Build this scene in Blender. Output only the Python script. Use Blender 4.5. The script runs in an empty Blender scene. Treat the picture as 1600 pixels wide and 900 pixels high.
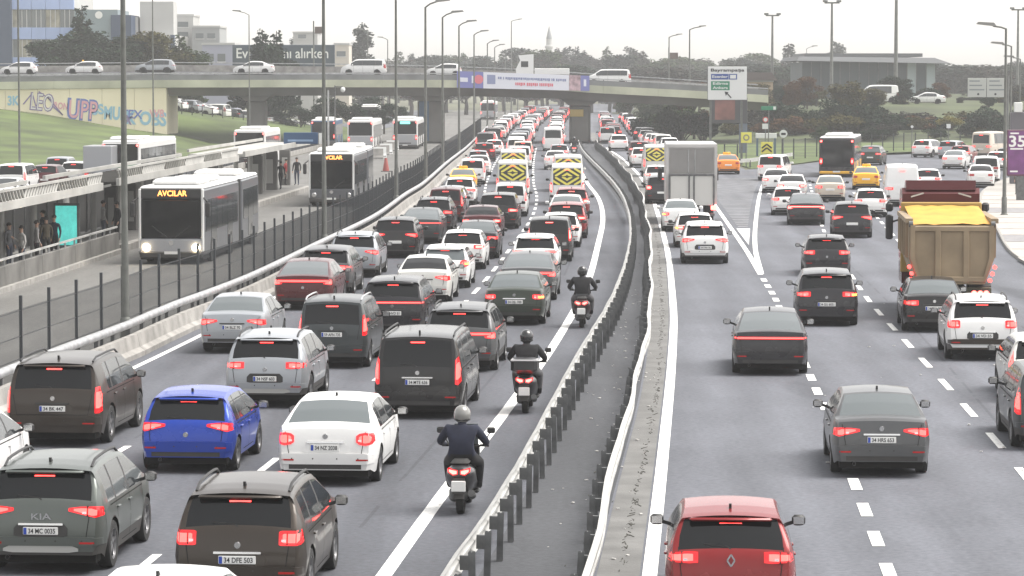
import bpy, bmesh, math, random
from mathutils import Vector, Matrix
from mathutils.bvhtree import BVHTree
R = math.radians
random.seed(7)
SC = bpy.context.scene
COL = SC.collection

# ------------------------------------------------------------------ camera
CAM_H = 7.3
FPX = 5000.0            # focal length in pixels of the 1600 px wide photograph
PITCH = math.atan(330 / FPX)
cam_d = bpy.data.cameras.new("camera")
cam_d.sensor_width = 36.0
cam_d.lens = 36.0 * FPX / 1600
cam_d.clip_start = 1.0
cam_d.clip_end = 6000
cam = bpy.data.objects.new("camera", cam_d)
COL.objects.link(cam)
cam.location = (0, 0, CAM_H)
cam.rotation_euler = (R(90) - PITCH, 0, 0)
SC.camera = cam

# ------------------------------------------------------------------ sky, sun, exposure
SUN_EL, SUN_AZ = R(62), R(82)       # azimuth measured from +Y (straight ahead) towards +X
world = bpy.data.worlds.new("World")
SC.world = world
world.use_nodes = True
wn, wl = world.node_tree.nodes, world.node_tree.links
wn.clear()
w_out = wn.new("ShaderNodeOutputWorld")
w_bg = wn.new("ShaderNodeBackground")
w_sky = wn.new("ShaderNodeTexSky")
w_sky.sky_type = 'NISHITA'
w_sky.sun_disc = False
w_sky.sun_elevation = SUN_EL
w_sky.sun_rotation = SUN_AZ
w_sky.altitude = 50
w_sky.air_density = 1.0
w_sky.dust_density = 1.5
w_sky.ozone_density = 1.0
w_hsv = wn.new("ShaderNodeHueSaturation")
w_hsv.inputs['Saturation'].default_value = 0.12
w_tint = wn.new("ShaderNodeMix")
w_tint.data_type = 'RGBA'
w_tint.blend_type = 'MULTIPLY'
w_tint.inputs['Factor'].default_value = 1.0
w_tint.inputs['B'].default_value = (1.0, 0.972, 0.94, 1)
wl.new(w_sky.outputs[0], w_hsv.inputs['Color'])
wl.new(w_hsv.outputs[0], w_tint.inputs['A'])
wl.new(w_tint.outputs['Result'], w_bg.inputs[0])
w_bg.inputs[1].default_value = 0.088
wl.new(w_bg.outputs[0], w_out.inputs[0])

sun_d = bpy.data.lights.new("sun", 'SUN')
sun_d.energy = 1.5
sun_d.angle = R(40)
sun_d.color = (1.0, 0.96, 0.9)
sun = bpy.data.objects.new("sun", sun_d)
COL.objects.link(sun)
sdir = Vector((math.sin(SUN_AZ) * math.cos(SUN_EL), math.cos(SUN_AZ) * math.cos(SUN_EL), math.sin(SUN_EL)))
sun.rotation_euler = (-sdir).to_track_quat('-Z', 'Y').to_euler()
sun.location = (0, 60, 60)

vs = SC.view_settings
vs.view_transform = 'Standard'
vs.look = 'None'
vs.exposure = 1.88
vs.gamma = 1.0
vs.use_curve_mapping = False
SC.render.engine = 'CYCLES'
cy = SC.cycles
cy.use_denoising = True
cy.max_bounces = 6
cy.diffuse_bounces = 2
cy.glossy_bounces = 3
cy.transmission_bounces = 4
cy.transparent_max_bounces = 8
cy.volume_bounces = 1
cy.sample_clamp_indirect = 4.0

# ------------------------------------------------------------------ helpers
SP, CP = math.sin(PITCH), math.cos(PITCH)

def ray(px, py):
    """direction of the view ray that the photograph's pixel (px, py) looks along"""
    u, v = (px - 800) / FPX, (450 - py) / FPX
    return Vector((u, CP + v * SP, -SP + v * CP))

def G(px, py, h=0.0):
    """the point of the level plane z = h seen at a pixel of the photograph"""
    d = ray(px, py)
    t = (h - CAM_H) / d.z
    return Vector((d.x * t, d.y * t, h))

def D(px, py, Y):
    """the point at distance Y ahead seen at a pixel of the photograph"""
    d = ray(px, py)
    t = Y / d.y
    return Vector((d.x * t, Y, CAM_H + d.z * t))

def interp(tab, t):
    if t <= tab[0][0]:
        a, b = tab[0], tab[1]
    elif t >= tab[-1][0]:
        a, b = tab[-2], tab[-1]
    else:
        for a, b in zip(tab, tab[1:]):
            if a[0] <= t <= b[0]:
                break
    return a[1] + (b[1] - a[1]) * (t - a[0]) / (b[0] - a[0])

class Curve:
    """a smooth line over the ground, x as a function of the distance Y"""
    def __init__(self, pts):
        self.p = sorted((p[1], p[0]) for p in pts)
    def x(self, Y):
        p = self.p
        if Y <= p[0][0] or Y >= p[-1][0]:
            return interp(p, Y)
        for i in range(len(p) - 1):
            if p[i][0] <= Y <= p[i + 1][0]:
                break
        def slope(k):
            a, b = p[max(k - 1, 0)], p[min(k + 1, len(p) - 1)]
            return (b[1] - a[1]) / (b[0] - a[0])
        h = p[i + 1][0] - p[i][0]
        t = (Y - p[i][0]) / h
        m0, m1 = slope(i) * h, slope(i + 1) * h
        return ((2*t**3 - 3*t*t + 1) * p[i][1] + (t**3 - 2*t*t + t) * m0 + (-2*t**3 + 3*t*t) * p[i+1][1] + (t**3 - t*t) * m1)
    def at(self, Y, z=0.0):
        return Vector((self.x(Y), Y, z))
    def head(self, Y):
        """heading, as the rotation about z of something that drives away along the line"""
        return -math.atan2(self.x(Y + 2) - self.x(Y - 2), 4.0)
    def steps(self, y0, y1, step):
        """points at even spacing along the line"""
        out, Y = [], y0
        while Y <= y1:
            out.append(Y)
            Y += step * math.cos(self.head(Y))
        return out

# ------------------------------------------------------------------ materials
MATS = {}
def mat(name, col, rough=0.6, metal=0.0, coat=0.0, spec=0.5, emit=None, estr=0.0, noise=None, bump=None, alpha=1.0, dirt=0.0, transmission=0.0):
    """procedural material; noise = (scale, amount) varies the colour, bump = (scale, strength), dirt = share of road film low on the object"""
    if name in MATS:
        return MATS[name]
    m = bpy.data.materials.new(name)
    m.use_nodes = True
    nt = m.node_tree
    b = nt.nodes["Principled BSDF"]
    b.inputs["Base Color"].default_value = (*col, 1)
    b.inputs["Roughness"].default_value = rough
    b.inputs["Metallic"].default_value = metal
    b.inputs["Specular IOR Level"].default_value = spec
    b.inputs["Coat Weight"].default_value = coat
    b.inputs["Coat Roughness"].default_value = 0.06
    b.inputs["Alpha"].default_value = alpha
    b.inputs["Transmission Weight"].default_value = transmission
    if emit:
        b.inputs["Emission Color"].default_value = (*emit, 1)
        b.inputs["Emission Strength"].default_value = estr
        try:
            m.cycles.emission_sampling = 'NONE'
        except Exception:
            pass
    tc = None
    colsock = None
    if noise or bump or dirt:
        tc = nt.nodes.new("ShaderNodeTexCoord")
    if noise:
        n = nt.nodes.new("ShaderNodeTexNoise")
        n.inputs["Scale"].default_value = noise[0]
        n.inputs["Detail"].default_value = 6
        nt.links.new(tc.outputs["Object"], n.inputs["Vector"])
        r = nt.nodes.new("ShaderNodeValToRGB")
        lo = [max(0, c * (1 - noise[1])) for c in col]
        hi = [min(1, c * (1 + noise[1])) for c in col]
        r.color_ramp.elements[0].position = 0.3
        r.color_ramp.elements[1].position = 0.7
        r.color_ramp.elements[0].color = (*lo, 1)
        r.color_ramp.elements[1].color = (*hi, 1)
        nt.links.new(n.outputs["Fac"], r.inputs["Fac"])
        colsock = r.outputs["Color"]
    if dirt:
        # a film of road grey thrown up by the wheels, patchy, thickest round the sills
        sep = nt.nodes.new("ShaderNodeSeparateXYZ")
        nt.links.new(tc.outputs["Object"], sep.inputs[0])
        mr = nt.nodes.new("ShaderNodeMapRange")
        mr.inputs[1].default_value = 1.0
        mr.inputs[2].default_value = 0.2
        mr.inputs[3].default_value = 0.04
        mr.inputs[4].default_value = dirt
        nt.links.new(sep.outputs["Z"], mr.inputs[0])
        n2 = nt.nodes.new("ShaderNodeTexNoise")
        n2.inputs["Scale"].default_value = 3.5
        n2.inputs["Detail"].default_value = 8
        nt.links.new(tc.outputs["Object"], n2.inputs["Vector"])
        mu = nt.nodes.new("ShaderNodeMath")
        mu.operation = 'MULTIPLY'
        nt.links.new(mr.outputs[0], mu.inputs[0])
        nt.links.new(n2.outputs["Fac"], mu.inputs[1])
        mx = nt.nodes.new("ShaderNodeMix")
        mx.data_type = 'RGBA'
        mx.inputs['A'].default_value = (*col, 1)
        if colsock:
            nt.links.new(colsock, mx.inputs['A'])
        mx.inputs['B'].default_value = (0.16, 0.145, 0.125, 1)
        nt.links.new(mu.outputs[0], mx.inputs['Factor'])
        colsock = mx.outputs['Result']
        ma = nt.nodes.new("ShaderNodeMath")
        ma.operation = 'MULTIPLY_ADD'
        ma.inputs[1].default_value = 0.7
        ma.inputs[2].default_value = rough
        nt.links.new(mu.outputs[0], ma.inputs[0])
        nt.links.new(ma.outputs[0], b.inputs["Roughness"])
    if colsock:
        nt.links.new(colsock, b.inputs["Base Color"])
    if bump:
        n = nt.nodes.new("ShaderNodeTexNoise")
        n.inputs["Scale"].default_value = bump[0]
        n.inputs["Detail"].default_value = 5
        nt.links.new(tc.outputs["Object"], n.inputs["Vector"])
        bp = nt.nodes.new("ShaderNodeBump")
        bp.inputs["Strength"].default_value = bump[1]
        bp.inputs["Distance"].default_value = 0.02
        nt.links.new(n.outputs["Fac"], bp.inputs["Height"])
        nt.links.new(bp.outputs[0], b.inputs["Normal"])
    MATS[name] = m
    return m

def asphalt(name, base, wear, joints=(), tracks=None):
    """asphalt: fine grain, broad patches, streaks worn along the lanes and a few darker repairs"""
    m = bpy.data.materials.new(name)
    m.use_nodes = True
    nt = m.node_tree
    N, L = nt.nodes, nt.links
    b = N["Principled BSDF"]
    geo = N.new("ShaderNodeNewGeometry")
    def noise(scale, detail, sc=(1, 1, 1)):
        mp = N.new("ShaderNodeMapping")
        mp.inputs["Scale"].default_value = sc
        L.new(geo.outputs["Position"], mp.inputs["Vector"])
        n = N.new("ShaderNodeTexNoise")
        n.inputs["Scale"].default_value = scale
        n.inputs["Detail"].default_value = detail
        L.new(mp.outputs[0], n.inputs["Vector"])
        return n
    def ramp(n, p0, p1, c0, c1):
        r = N.new("ShaderNodeValToRGB")
        r.color_ramp.elements[0].position, r.color_ramp.elements[1].position = p0, p1
        r.color_ramp.elements[0].color, r.color_ramp.elements[1].color = (c0, c0, c0, 1), (c1, c1, c1, 1)
        L.new(n.outputs["Fac"], r.inputs[0])
        return r
    def mul(a, c):
        x = N.new("ShaderNodeMix")
        x.data_type = 'RGBA'
        x.blend_type = 'MULTIPLY'
        x.inputs['Factor'].default_value = 1
        L.new(a, x.inputs['A'])
        L.new(c, x.inputs['B'])
        return x.outputs['Result']
    base_n = N.new("ShaderNodeRGB")
    base_n.outputs[0].default_value = (*base, 1)
    fine = ramp(noise(9.0, 8), 0.25, 0.75, 0.78, 1.2)
    broad = ramp(noise(0.09, 6), 0.3, 0.7, 0.84, 1.14)
    streak = ramp(noise(1.0, 5, (1.1, 0.018, 1)), 0.32, 0.72, 1 - wear, 1 + wear)
    patch = ramp(noise(0.12, 2, (1.6, 0.35, 1)), 0.66, 0.68, 1.0, 0.82)
    crack = ramp(noise(0.9, 9, (1.0, 0.3, 1)), 0.495, 0.505, 0.97, 1.03)
    c = mul(base_n.outputs[0], fine.outputs[0])
    for r in (broad, streak, patch, crack):
        c = mul(c, r.outputs[0])
    if tracks is not None:
        # tyre-polished tracks and paving joints follow the lanes: 'lane' is the sideways distance from the edge line
        at = N.new("ShaderNodeAttribute")
        at.attribute_name = "lane"
        def math_(op, a, v=None, v2=None):
            m_ = N.new("ShaderNodeMath")
            m_.operation = op
            L.new(a, m_.inputs[0])
            if v is not None:
                if hasattr(v, 'is_linked'):
                    L.new(v, m_.inputs[1])
                else:
                    m_.inputs[1].default_value = v
            if v2 is not None:
                m_.inputs[2].default_value = v2
            return m_.outputs[0]
        wob = math_('MULTIPLY_ADD', noise(0.05, 2).outputs["Fac"], 0.8, -0.4)
        d = math_('ADD', at.outputs["Fac"], wob)
        ph = math_('MULTIPLY_ADD', d, 2 * math.pi / 1.66, tracks)
        w_ = math_('MULTIPLY_ADD', math_('COSINE', ph), 0.075, 0.97)
        sp = N.new("ShaderNodeCombineColor")
        for k_ in range(3):
            L.new(w_, sp.inputs[k_])
        c = mul(c, sp.outputs[0])
        for j_ in joints:
            dj = math_('ABSOLUTE', math_('ADD', at.outputs["Fac"], -j_))
            dj = math_('MULTIPLY_ADD', noise(1.5, 4).outputs["Fac"], -0.07, 0.0) if False else dj
            g_ = math_('LESS_THAN', dj, 0.035)
            br = math_('GREATER_THAN', noise(0.35, 3).outputs["Fac"], 0.46)
            g_ = math_('MULTIPLY', g_, br)
            w_ = math_('MULTIPLY_ADD', g_, -0.22, 1.0)
            sp = N.new("ShaderNodeCombineColor")
            for k_ in range(3):
                L.new(w_, sp.inputs[k_])
            c = mul(c, sp.outputs[0])
    L.new(c, b.inputs["Base Color"])
    rr = N.new("ShaderNodeMapRange")
    rr.inputs[3].default_value, rr.inputs[4].default_value = 0.72, 0.95
    b.inputs["Specular IOR Level"].default_value = 0.22
    L.new(noise(0.5, 5, (1.0, 0.08, 1)).outputs["Fac"], rr.inputs[0])
    L.new(rr.outputs[0], b.inputs["Roughness"])
    bp = N.new("ShaderNodeBump")
    bp.inputs["Strength"].default_value = 0.35
    bp.inputs["Distance"].default_value = 0.01
    L.new(noise(40, 4).outputs["Fac"], bp.inputs["Height"])
    L.new(bp.outputs[0], b.inputs["Normal"])
    MATS[name] = m
    return m

def paint_line():
    """road paint worn by tyres: chips and grey film with shapes of their own"""
    m = bpy.data.materials.new("road_paint")
    m.use_nodes = True
    nt = m.node_tree
    N, L = nt.nodes, nt.links
    b = N["Principled BSDF"]
    geo = N.new("ShaderNodeNewGeometry")
    n = N.new("ShaderNodeTexNoise")
    n.inputs["Scale"].default_value = 7
    n.inputs["Detail"].default_value = 10
    n.inputs["Roughness"].default_value = 0.7
    L.new(geo.outputs["Position"], n.inputs["Vector"])
    r = N.new("ShaderNodeValToRGB")
    r.color_ramp.elements[0].position, r.color_ramp.elements[1].position = 0.33, 0.46
    r.color_ramp.elements[0].color = (0.3, 0.3, 0.3, 1)
    r.color_ramp.elements[1].color = (0.78, 0.78, 0.76, 1)
    L.new(n.outputs["Fac"], r.inputs[0])
    L.new(r.outputs[0], b.inputs["Base Color"])
    b.inputs["Roughness"].default_value = 0.6
    MATS["road_paint"] = m
    return m

# ------------------------------------------------------------------ mesh building
class MB:
    def __init__(self):
        self.v, self.f = [], []
    def add(self, vs, fs):
        o = len(self.v)
        self.v += [tuple(p) for p in vs]
        self.f += [tuple(i + o for i in f) for f in fs]
        return self
    def box(self, x0, x1, y0, y1, z0, z1, M=None):
        vs = [Vector((x, y, z)) for z in (z0, z1) for y in (y0, y1) for x in (x0, x1)]
        if M:
            vs = [M @ p for p in vs]
        return self.add(vs, [(0, 2, 3, 1), (4, 5, 7, 6), (0, 1, 5, 4), (2, 6, 7, 3), (0, 4, 6, 2), (1, 3, 7, 5)])
    def bbox(self, x0, x1, y0, y1, z0, z1, r=0.03):
        """box with chamfered edges"""
        def ring(z, d):
            a, b_, c, e = x0 + d, x1 - d, y0 + d, y1 - d
            return [(a + r, c, z), (b_ - r, c, z), (b_, c + r, z), (b_, e - r, z), (b_ - r, e, z), (a + r, e, z), (a, e - r, z), (a, c + r, z)]
        vs = ring(z0, r) + ring(z0 + r, 0) + ring(z1 - r, 0) + ring(z1, r)
        fs = [tuple(range(7, -1, -1)), tuple(range(24, 32))]
        for k in range(3):
            for i in range(8):
                j = (i + 1) % 8
                fs.append((k * 8 + i, k * 8 + j, k * 8 + 8 + j, k * 8 + 8 + i))
        return self.add(vs, fs)
    def bar(self, a, b, w, h=None, up=(0, 0, 1)):
        """square bar between two points"""
        a, b = Vector(a), Vector(b)
        d = (b - a)
        if d.length < 1e-6:
            return self
        d.normalize()
        s = d.cross(Vector(up))
        if s.length < 1e-4:
            s = d.cross(Vector((1, 0, 0)))
        s.normalize()
        u = s.cross(d)
        h = h or w
        o = [(-w / 2, -h / 2), (w / 2, -h / 2), (w / 2, h / 2), (-w / 2, h / 2)]
        vs = [p + s * x + u * z for p in (a, b) for x, z in o]
        return self.add(vs, [(3, 2, 1, 0), (4, 5, 6, 7)] + [(i, (i + 1) % 4, (i + 1) % 4 + 4, i + 4) for i in range(4)])
    def tube(self, pts, r, n=8, r2=None):
        """round tube along points; r..r2 tapers"""
        pts = [Vector(p) for p in pts]
        vs, fs = [], []
        prev = None
        for i, p in enumerate(pts):
            d = (pts[min(i + 1, len(pts) - 1)] - pts[max(i - 1, 0)]).normalized()
            s = d.cross(Vector((0, 0, 1)))
            if s.length < 1e-3:
                s = d.cross(Vector((0, 1, 0)))
            s.normalize()
            if prev is not None and s.dot(prev) < 0:
                s = -s
            prev = s
            u = s.cross(d)
            rr = r if r2 is None else r + (r2 - r) * i / (len(pts) - 1)
            for k in range(n):
                a = 2 * math.pi * k / n
                vs.append(p + s * math.cos(a) * rr + u * math.sin(a) * rr)
            if i:
                for k in range(n):
                    k2 = (k + 1) % n
                    fs.append(((i - 1) * n + k, (i - 1) * n + k2, i * n + k2, i * n + k))
        fs.append(tuple(range(n - 1, -1, -1)))
        fs.append(tuple((len(pts) - 1) * n + k for k in range(n)))
        return self.add(vs, fs)
    def lathe(self, prof, n=16, axis='z', c=(0, 0, 0)):
        """turn a profile [(radius, along)] about an axis"""
        vs, fs = [], []
        for r, h in prof:
            for k in range(n):
                a = 2 * math.pi * k / n
                x, y = r * math.cos(a), r * math.sin(a)
                p = (x, y, h) if axis == 'z' else ((h, x, y) if axis == 'x' else (y, h, x))
                vs.append((p[0] + c[0], p[1] + c[1], p[2] + c[2]))
        for i in range(len(prof) - 1):
            for k in range(n):
                k2 = (k + 1) % n
                fs.append((i * n + k, i * n + k2, i * n + n + k2, i * n + n + k))
        fs.append(tuple(range(n - 1, -1, -1)))
        fs.append(tuple((len(prof) - 1) * n + k for k in range(n)))
        return self.add(vs, fs)
    def prism(self, poly, a, b, axis='y'):
        """extrude a polygon; axis y: poly is (x, z); axis x: (y, z); axis z: (x, y)"""
        def P(p, t):
            return (p[0], t, p[1]) if axis == 'y' else ((t, p[0], p[1]) if axis == 'x' else (p[0], p[1], t))
        n = len(poly)
        vs = [P(p, a) for p in poly] + [P(p, b) for p in poly]
        return self.add(vs, [tuple(range(n - 1, -1, -1)), tuple(range(n, 2 * n))] + [(i, (i + 1) % n, (i + 1) % n + n, i + n) for i in range(n)])
    def ball(self, c, rx, ry, rz, n=10, m=6):
        prof = [(math.sin(math.pi * k / m), -math.cos(math.pi * k / m)) for k in range(m + 1)]
        vs, fs = [], []
        for r, h in prof:
            for k in range(n):
                a = 2 * math.pi * k / n
                vs.append((c[0] + rx * r * math.cos(a), c[1] + ry * r * math.sin(a), c[2] + rz * h))
        for i in range(m):
            for k in range(n):
                k2 = (k + 1) % n
                fs.append((i * n + k, i * n + k2, i * n + n + k2, i * n + n + k))
        return self.add(vs, fs)
    def quad(self, a, b, c, d):
        return self.add([a, b, c, d], [(0, 1, 2, 3)])
    def join(self, other, M=None):
        vs = [M @ Vector(p) for p in other.v] if M else other.v
        return self.add(vs, other.f)
    def mesh(self, name="mesh", smooth=None, fix=True):
        me = bpy.data.meshes.new(name)
        me.from_pydata(self.v, [], self.f)
        if fix:
            bm = bmesh.new()
            bm.from_mesh(me)
            bmesh.ops.remove_doubles(bm, verts=bm.verts, dist=1e-5)
            bmesh.ops.recalc_face_normals(bm, faces=bm.faces)
            bm.to_mesh(me)
            bm.free()
        me.materials.append(None)
        if smooth is not None:
            me.polygons.foreach_set("use_smooth", [True] * len(me.polygons))
            me.set_sharp_from_angle(angle=R(smooth))
        me.update()
        return me

def put(name, me, m=None, parent=None, loc=None, rot=None, scale=None):
    """link a mesh as one object with its own material"""
    if isinstance(me, MB):
        me = me.mesh(name)
    o = bpy.data.objects.new(name, me)
    COL.objects.link(o)
    if m is not None:
        if not me.materials:
            me.materials.append(None)
        if me.materials[0] is None and me.users <= 1:
            me.materials[0] = m
        else:
            o.material_slots[0].link = 'OBJECT'
            o.material_slots[0].material = m
    if parent is not None:
        o.parent = parent
    if loc is not None:
        o.location = loc
    if rot is not None:
        o.rotation_euler = rot if hasattr(rot, '__len__') else (0, 0, rot)
    if scale is not None:
        o.scale = scale if hasattr(scale, '__len__') else (scale,) * 3
    return o

def tag(o, label, cat, group=None):
    o["label"] = label
    o["category"] = cat
    if group:
        o["group"] = group
    return o

def kind(o, k):
    o["kind"] = k
    return o

def empty(name, loc=(0, 0, 0), rz=0.0, label=None, cat=None, group=None):
    o = bpy.data.objects.new(name, None)
    o.empty_display_size = 0.3
    COL.objects.link(o)
    o.location = loc
    o.rotation_euler = (0, 0, rz)
    if label:
        tag(o, label, cat, group)
    return o

TXT = {}
TMP = bpy.data.scenes.new("workbench")      # scratch scene for turning text and skeletons into meshes
def bake(ob):
    TMP.collection.objects.link(ob)
    vl = TMP.view_layers[0]
    vl.update()
    me = bpy.data.meshes.new_from_object(ob.evaluated_get(vl.depsgraph))
    bpy.data.objects.remove(ob)
    return me
def text_mesh(s, size, depth=0.004, width=None, offset=0.0):
    """lettering as a mesh, centred, standing in the xz plane and read from -y"""
    key = (s, size, depth, width, offset)
    if key in TXT:
        return TXT[key]
    cu = bpy.data.curves.new("lettering", 'FONT')
    cu.body = s
    cu.size = size
    cu.extrude = depth
    cu.offset = offset
    cu.align_x = 'CENTER'
    cu.align_y = 'CENTER'
    cu.resolution_u = 3
    ob = bpy.data.objects.new("lettering", cu)
    me = bake(ob)
    w = max((v.co.x for v in me.vertices), default=1) - min((v.co.x for v in me.vertices), default=0)
    k = width / w if width and w > 0 else 1.0
    for v in me.vertices:
        x, y, z = v.co
        v.co = (x * k, -z, y)
    me.materials.clear()
    me.materials.append(None)
    TXT[key] = me
    return me
# ------------------------------------------------------------------ shared materials
M_ASPH = asphalt("asphalt_left", (0.098, 0.103, 0.118), 0.14, (-.95, -7.1), 0.9)
M_ASPH2 = asphalt("asphalt_right", (0.122, 0.128, 0.146), 0.10, (7.0, 10.2), 2.6)
M_ASPH3 = asphalt("asphalt_busway", (0.14, 0.138, 0.132), 0.10)
M_MED = asphalt("asphalt_median", (0.07, 0.073, 0.08), 0.10)
M_PAINT = paint_line()
M_CONC = mat("concrete", (0.26, 0.25, 0.235), 0.85, noise=(1.7, 0.28), bump=(14, 0.4))
M_CONC_L = mat("concrete_light", (0.36, 0.35, 0.31), 0.85, noise=(0.35, 0.2), bump=(9, 0.3))
M_CONC_D = mat("concrete_dark", (0.115, 0.112, 0.105), 0.9, noise=(0.8, 0.35), bump=(9, 0.4))
M_PAVE = mat("paving", (0.30, 0.285, 0.265), 0.85, noise=(0.5, 0.2), bump=(20, 0.3))
M_GALV = mat("galvanised_steel", (0.38, 0.385, 0.39), 0.5, metal=0.55, noise=(2.5, 0.25), bump=(6, 0.15))
M_GALV_L = mat("galvanised_steel_pale", (0.36, 0.36, 0.35), 0.65, metal=0.15, noise=(1.3, 0.2), bump=(4, 0.2))
M_POST = mat("post_steel", (0.12, 0.123, 0.125), 0.6, metal=0.4, noise=(5, 0.3))
M_FENCE = mat("fence_steel", (0.045, 0.05, 0.055), 0.55, metal=0.3)
M_MAST = mat("mast_steel", (0.13, 0.135, 0.125), 0.55, metal=0.35, noise=(3, 0.2))
M_RUBBER = mat("rubber", (0.018, 0.018, 0.018), 0.8, noise=(12, 0.3))
M_BLACK = mat("black_plastic", (0.02, 0.02, 0.021), 0.5, dirt=0.35)
M_GRASS = mat("grass_sheet", (0.06, 0.085, 0.02), 0.95, noise=(0.16, 0.5), bump=(3, 0.8))
M_EARTH = mat("earth", (0.085, 0.088, 0.05), 0.95, noise=(0.05, 0.4), bump=(2, 0.6))

M_PLATE = mat("plate_white", (0.72, 0.72, 0.70), 0.45)
M_INKTXT = mat("plate_ink", (0.012, 0.012, 0.014), 0.6)

# ------------------------------------------------------------------ lines the place is laid out on
def curve_px(pts, h=0.0, extra=()):
    return Curve([G(x, y, h) for x, y in pts] + [Vector((a, b, 0)) for a, b in extra])

C_WHITE = curve_px([(600, 900), (690, 775), (800, 630), (868, 535), (915, 450), (935, 380), (942, 340), (935, 310), (917, 285), (900, 250), (893, 225)], 0, [(8.2, 460), (10.5, 560), (17.0, 800)])
C_RAIL1 = curve_px([(700, 890), (802, 739), (900, 560), (964, 447), (986, 367), (979, 317), (960, 285), (907, 227)], 0.75, [(9.6, 460), (12.2, 560), (19.0, 800)])
C_RAIL2 = curve_px([(905, 900), (960, 700), (1000, 560), (1015, 442), (1012, 350), (995, 290), (955, 240)], 0.75, [(8.7, 330), (10.6, 460), (13.2, 560), (20.2, 800)])
C_LEFT = curve_px([(0, 580), (97, 542), (200, 504), (275, 472), (337, 450), (400, 425), (500, 377), (587, 335), (637, 300), (662, 285), (700, 252), (732, 227)], 0.9, [(-2.7, 457), (-0.9, 560), (5.0, 800)])
C_WR = curve_px([(1015, 900), (1035, 720), (1050, 560), (1052, 480), (1040, 380), (1010, 290), (975, 250)], 0, [(9.8, 340), (11.8, 460), (14.4, 560), (21.4, 800)])
C_MR = Curve([Vector(p) for p in ((5.5, 30, 0), (8.0, 80, 0), (10.4, 120, 0), (13.3, 180, 0), (16.4, 225, 0), (18.4, 252, 0), (17.6, 300, 0), (17.0, 358, 0), (19.5, 460, 0), (30.0, 800, 0))])
C_KERB = Curve([Vector(p) for p in ((18.2, 30, 0), (18.6, 80, 0), (20.1, 126, 0), (23.0, 152, 0), (28.0, 192, 0), (33.6, 221, 0), (41.5, 250, 0))])
C_PLAT = Curve([Vector(p) for p in ((-20.5, 60, 0), (-17.9, 100, 0), (-16.6, 130, 0), (-14.5, 179, 0), (-13.0, 212, 0), (-11.6, 260, 0), (-9.5, 330, 0), (-7.5, 460, 0), (0.0, 800, 0))])

def offset(c, d):
    return Curve([Vector((x + d, y, 0)) for y, x in c.p])

def sheet(name, a, b, y0, y1, z, m, step=6.0, ref=None):
    """road sheet between two lines; ref: the line whose sideways distance is kept on the mesh for the paving's wear"""
    q = MB()
    n = max(2, int((y1 - y0) / step))
    k = 4
    vs, fs, lane = [], [], []
    for i in range(n + 1):
        Y = y0 + (y1 - y0) * i / n
        xa, xb = a.x(Y), b.x(Y)
        for j in range(k + 1):
            x = xa + (xb - xa) * j / k
            vs.append((x, Y, z))
            lane.append(x - (ref.x(Y) if ref else 0))
            if i and j:
                o = i * (k + 1) + j
                fs.append((o - k - 2, o - k - 1, o, o - 1))
    q.add(vs, fs)
    me = q.mesh(name, fix=False)
    if ref:
        at = me.attributes.new("lane", 'FLOAT', 'POINT')
        at.data.foreach_set("value", lane)
    return kind(put(name, me, m), "structure")

def flat(name, poly, z, m):
    q = MB()
    q.add([(x, y, z) for x, y in poly], [tuple(range(len(poly)))])
    return kind(put(name, q, m), "structure")

# ground to the horizon
flat("ground", [(-2500, -200), (2500, -200), (2500, 5000), (-2500, 5000)], -0.03, M_EARTH)
sheet("road", C_LEFT, C_RAIL1, 20, 860, 0.0, M_ASPH, ref=C_WHITE)
sheet("median", C_RAIL1, C_RAIL2, 20, 860, 0.004, M_MED)
sheet("road", C_RAIL2, C_MR, 20, 860, 0.0, M_ASPH2, ref=C_WR)
sheet("road", C_MR, offset(C_KERB, 0.1), 20, 252, 0.0, M_ASPH2, ref=C_WR)
flat("road", [(18.4, 252), (22.0, 261), (33, 297), (41, 307), (60, 316), (110, 330), (200, 345), (200, 305), (110, 290), (72, 275), (52, 262), (41.9, 252)], 0.0, M_ASPH2)
sheet("busway", C_PLAT, offset(C_LEFT, -0.4), 20, 700, 0.0, M_ASPH3)
C_PLAT2 = offset(C_PLAT, -5.2)
C_FARLANE = offset(C_PLAT, -9.6)
sheet("busway", C_FARLANE, C_PLAT2, 60, 700, 0.0, M_ASPH3)
flat("platform_end_apron", [(C_PLAT2.x(214), 214), (C_PLAT.x(214), 214)] + [(C_PLAT.x(Y), Y) for Y in range(230, 700, 30)] + [(C_PLAT2.x(Y), Y) for Y in range(680, 220, -30)], 0.0, M_ASPH3)
C_SERV = offset(C_PLAT, -19.5)
sheet("service_road", C_SERV, offset(C_FARLANE, -0.6), 60, 700, -0.004, M_ASPH)
# concrete strip along the foot of the right-hand guard rail
sheet("shoulder", offset(C_RAIL2, 0.05), offset(C_WR, -0.15), 20, 420, 0.006, mat("shoulder_concrete", (0.135, 0.134, 0.13), 0.85, noise=(0.9, 0.25), bump=(12, 0.4)))

# grass verge between the two roads, and the banks
q = MB()
vrg = [(19.0, 254), (22.0, 262), (33, 298), (41, 308), (60, 317), (110, 331), (200, 346), (200, 362), (110, 352), (60, 344), (36, 338), (18.6, 330), (18.2, 290)]
q.add([(x, y, 0.02 + max(0, y - 262) * 0.004) for x, y in vrg], [tuple(range(len(vrg)))])
kind(put("verge", q, M_GRASS), "structure")

def terrain(name, xs, ys, zf, m):
    q = MB()
    nx, ny = len(xs), len(ys)
    q.add([(x, y, zf(x, y)) for y in ys for x in xs], [(j * nx + i, j * nx + i + 1, j * nx + nx + i + 1, j * nx + nx + i) for j in range(ny - 1) for i in range(nx - 1)])
    me = q.mesh(name, smooth=60)
    return kind(put(name, me, m), "structure")

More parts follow.
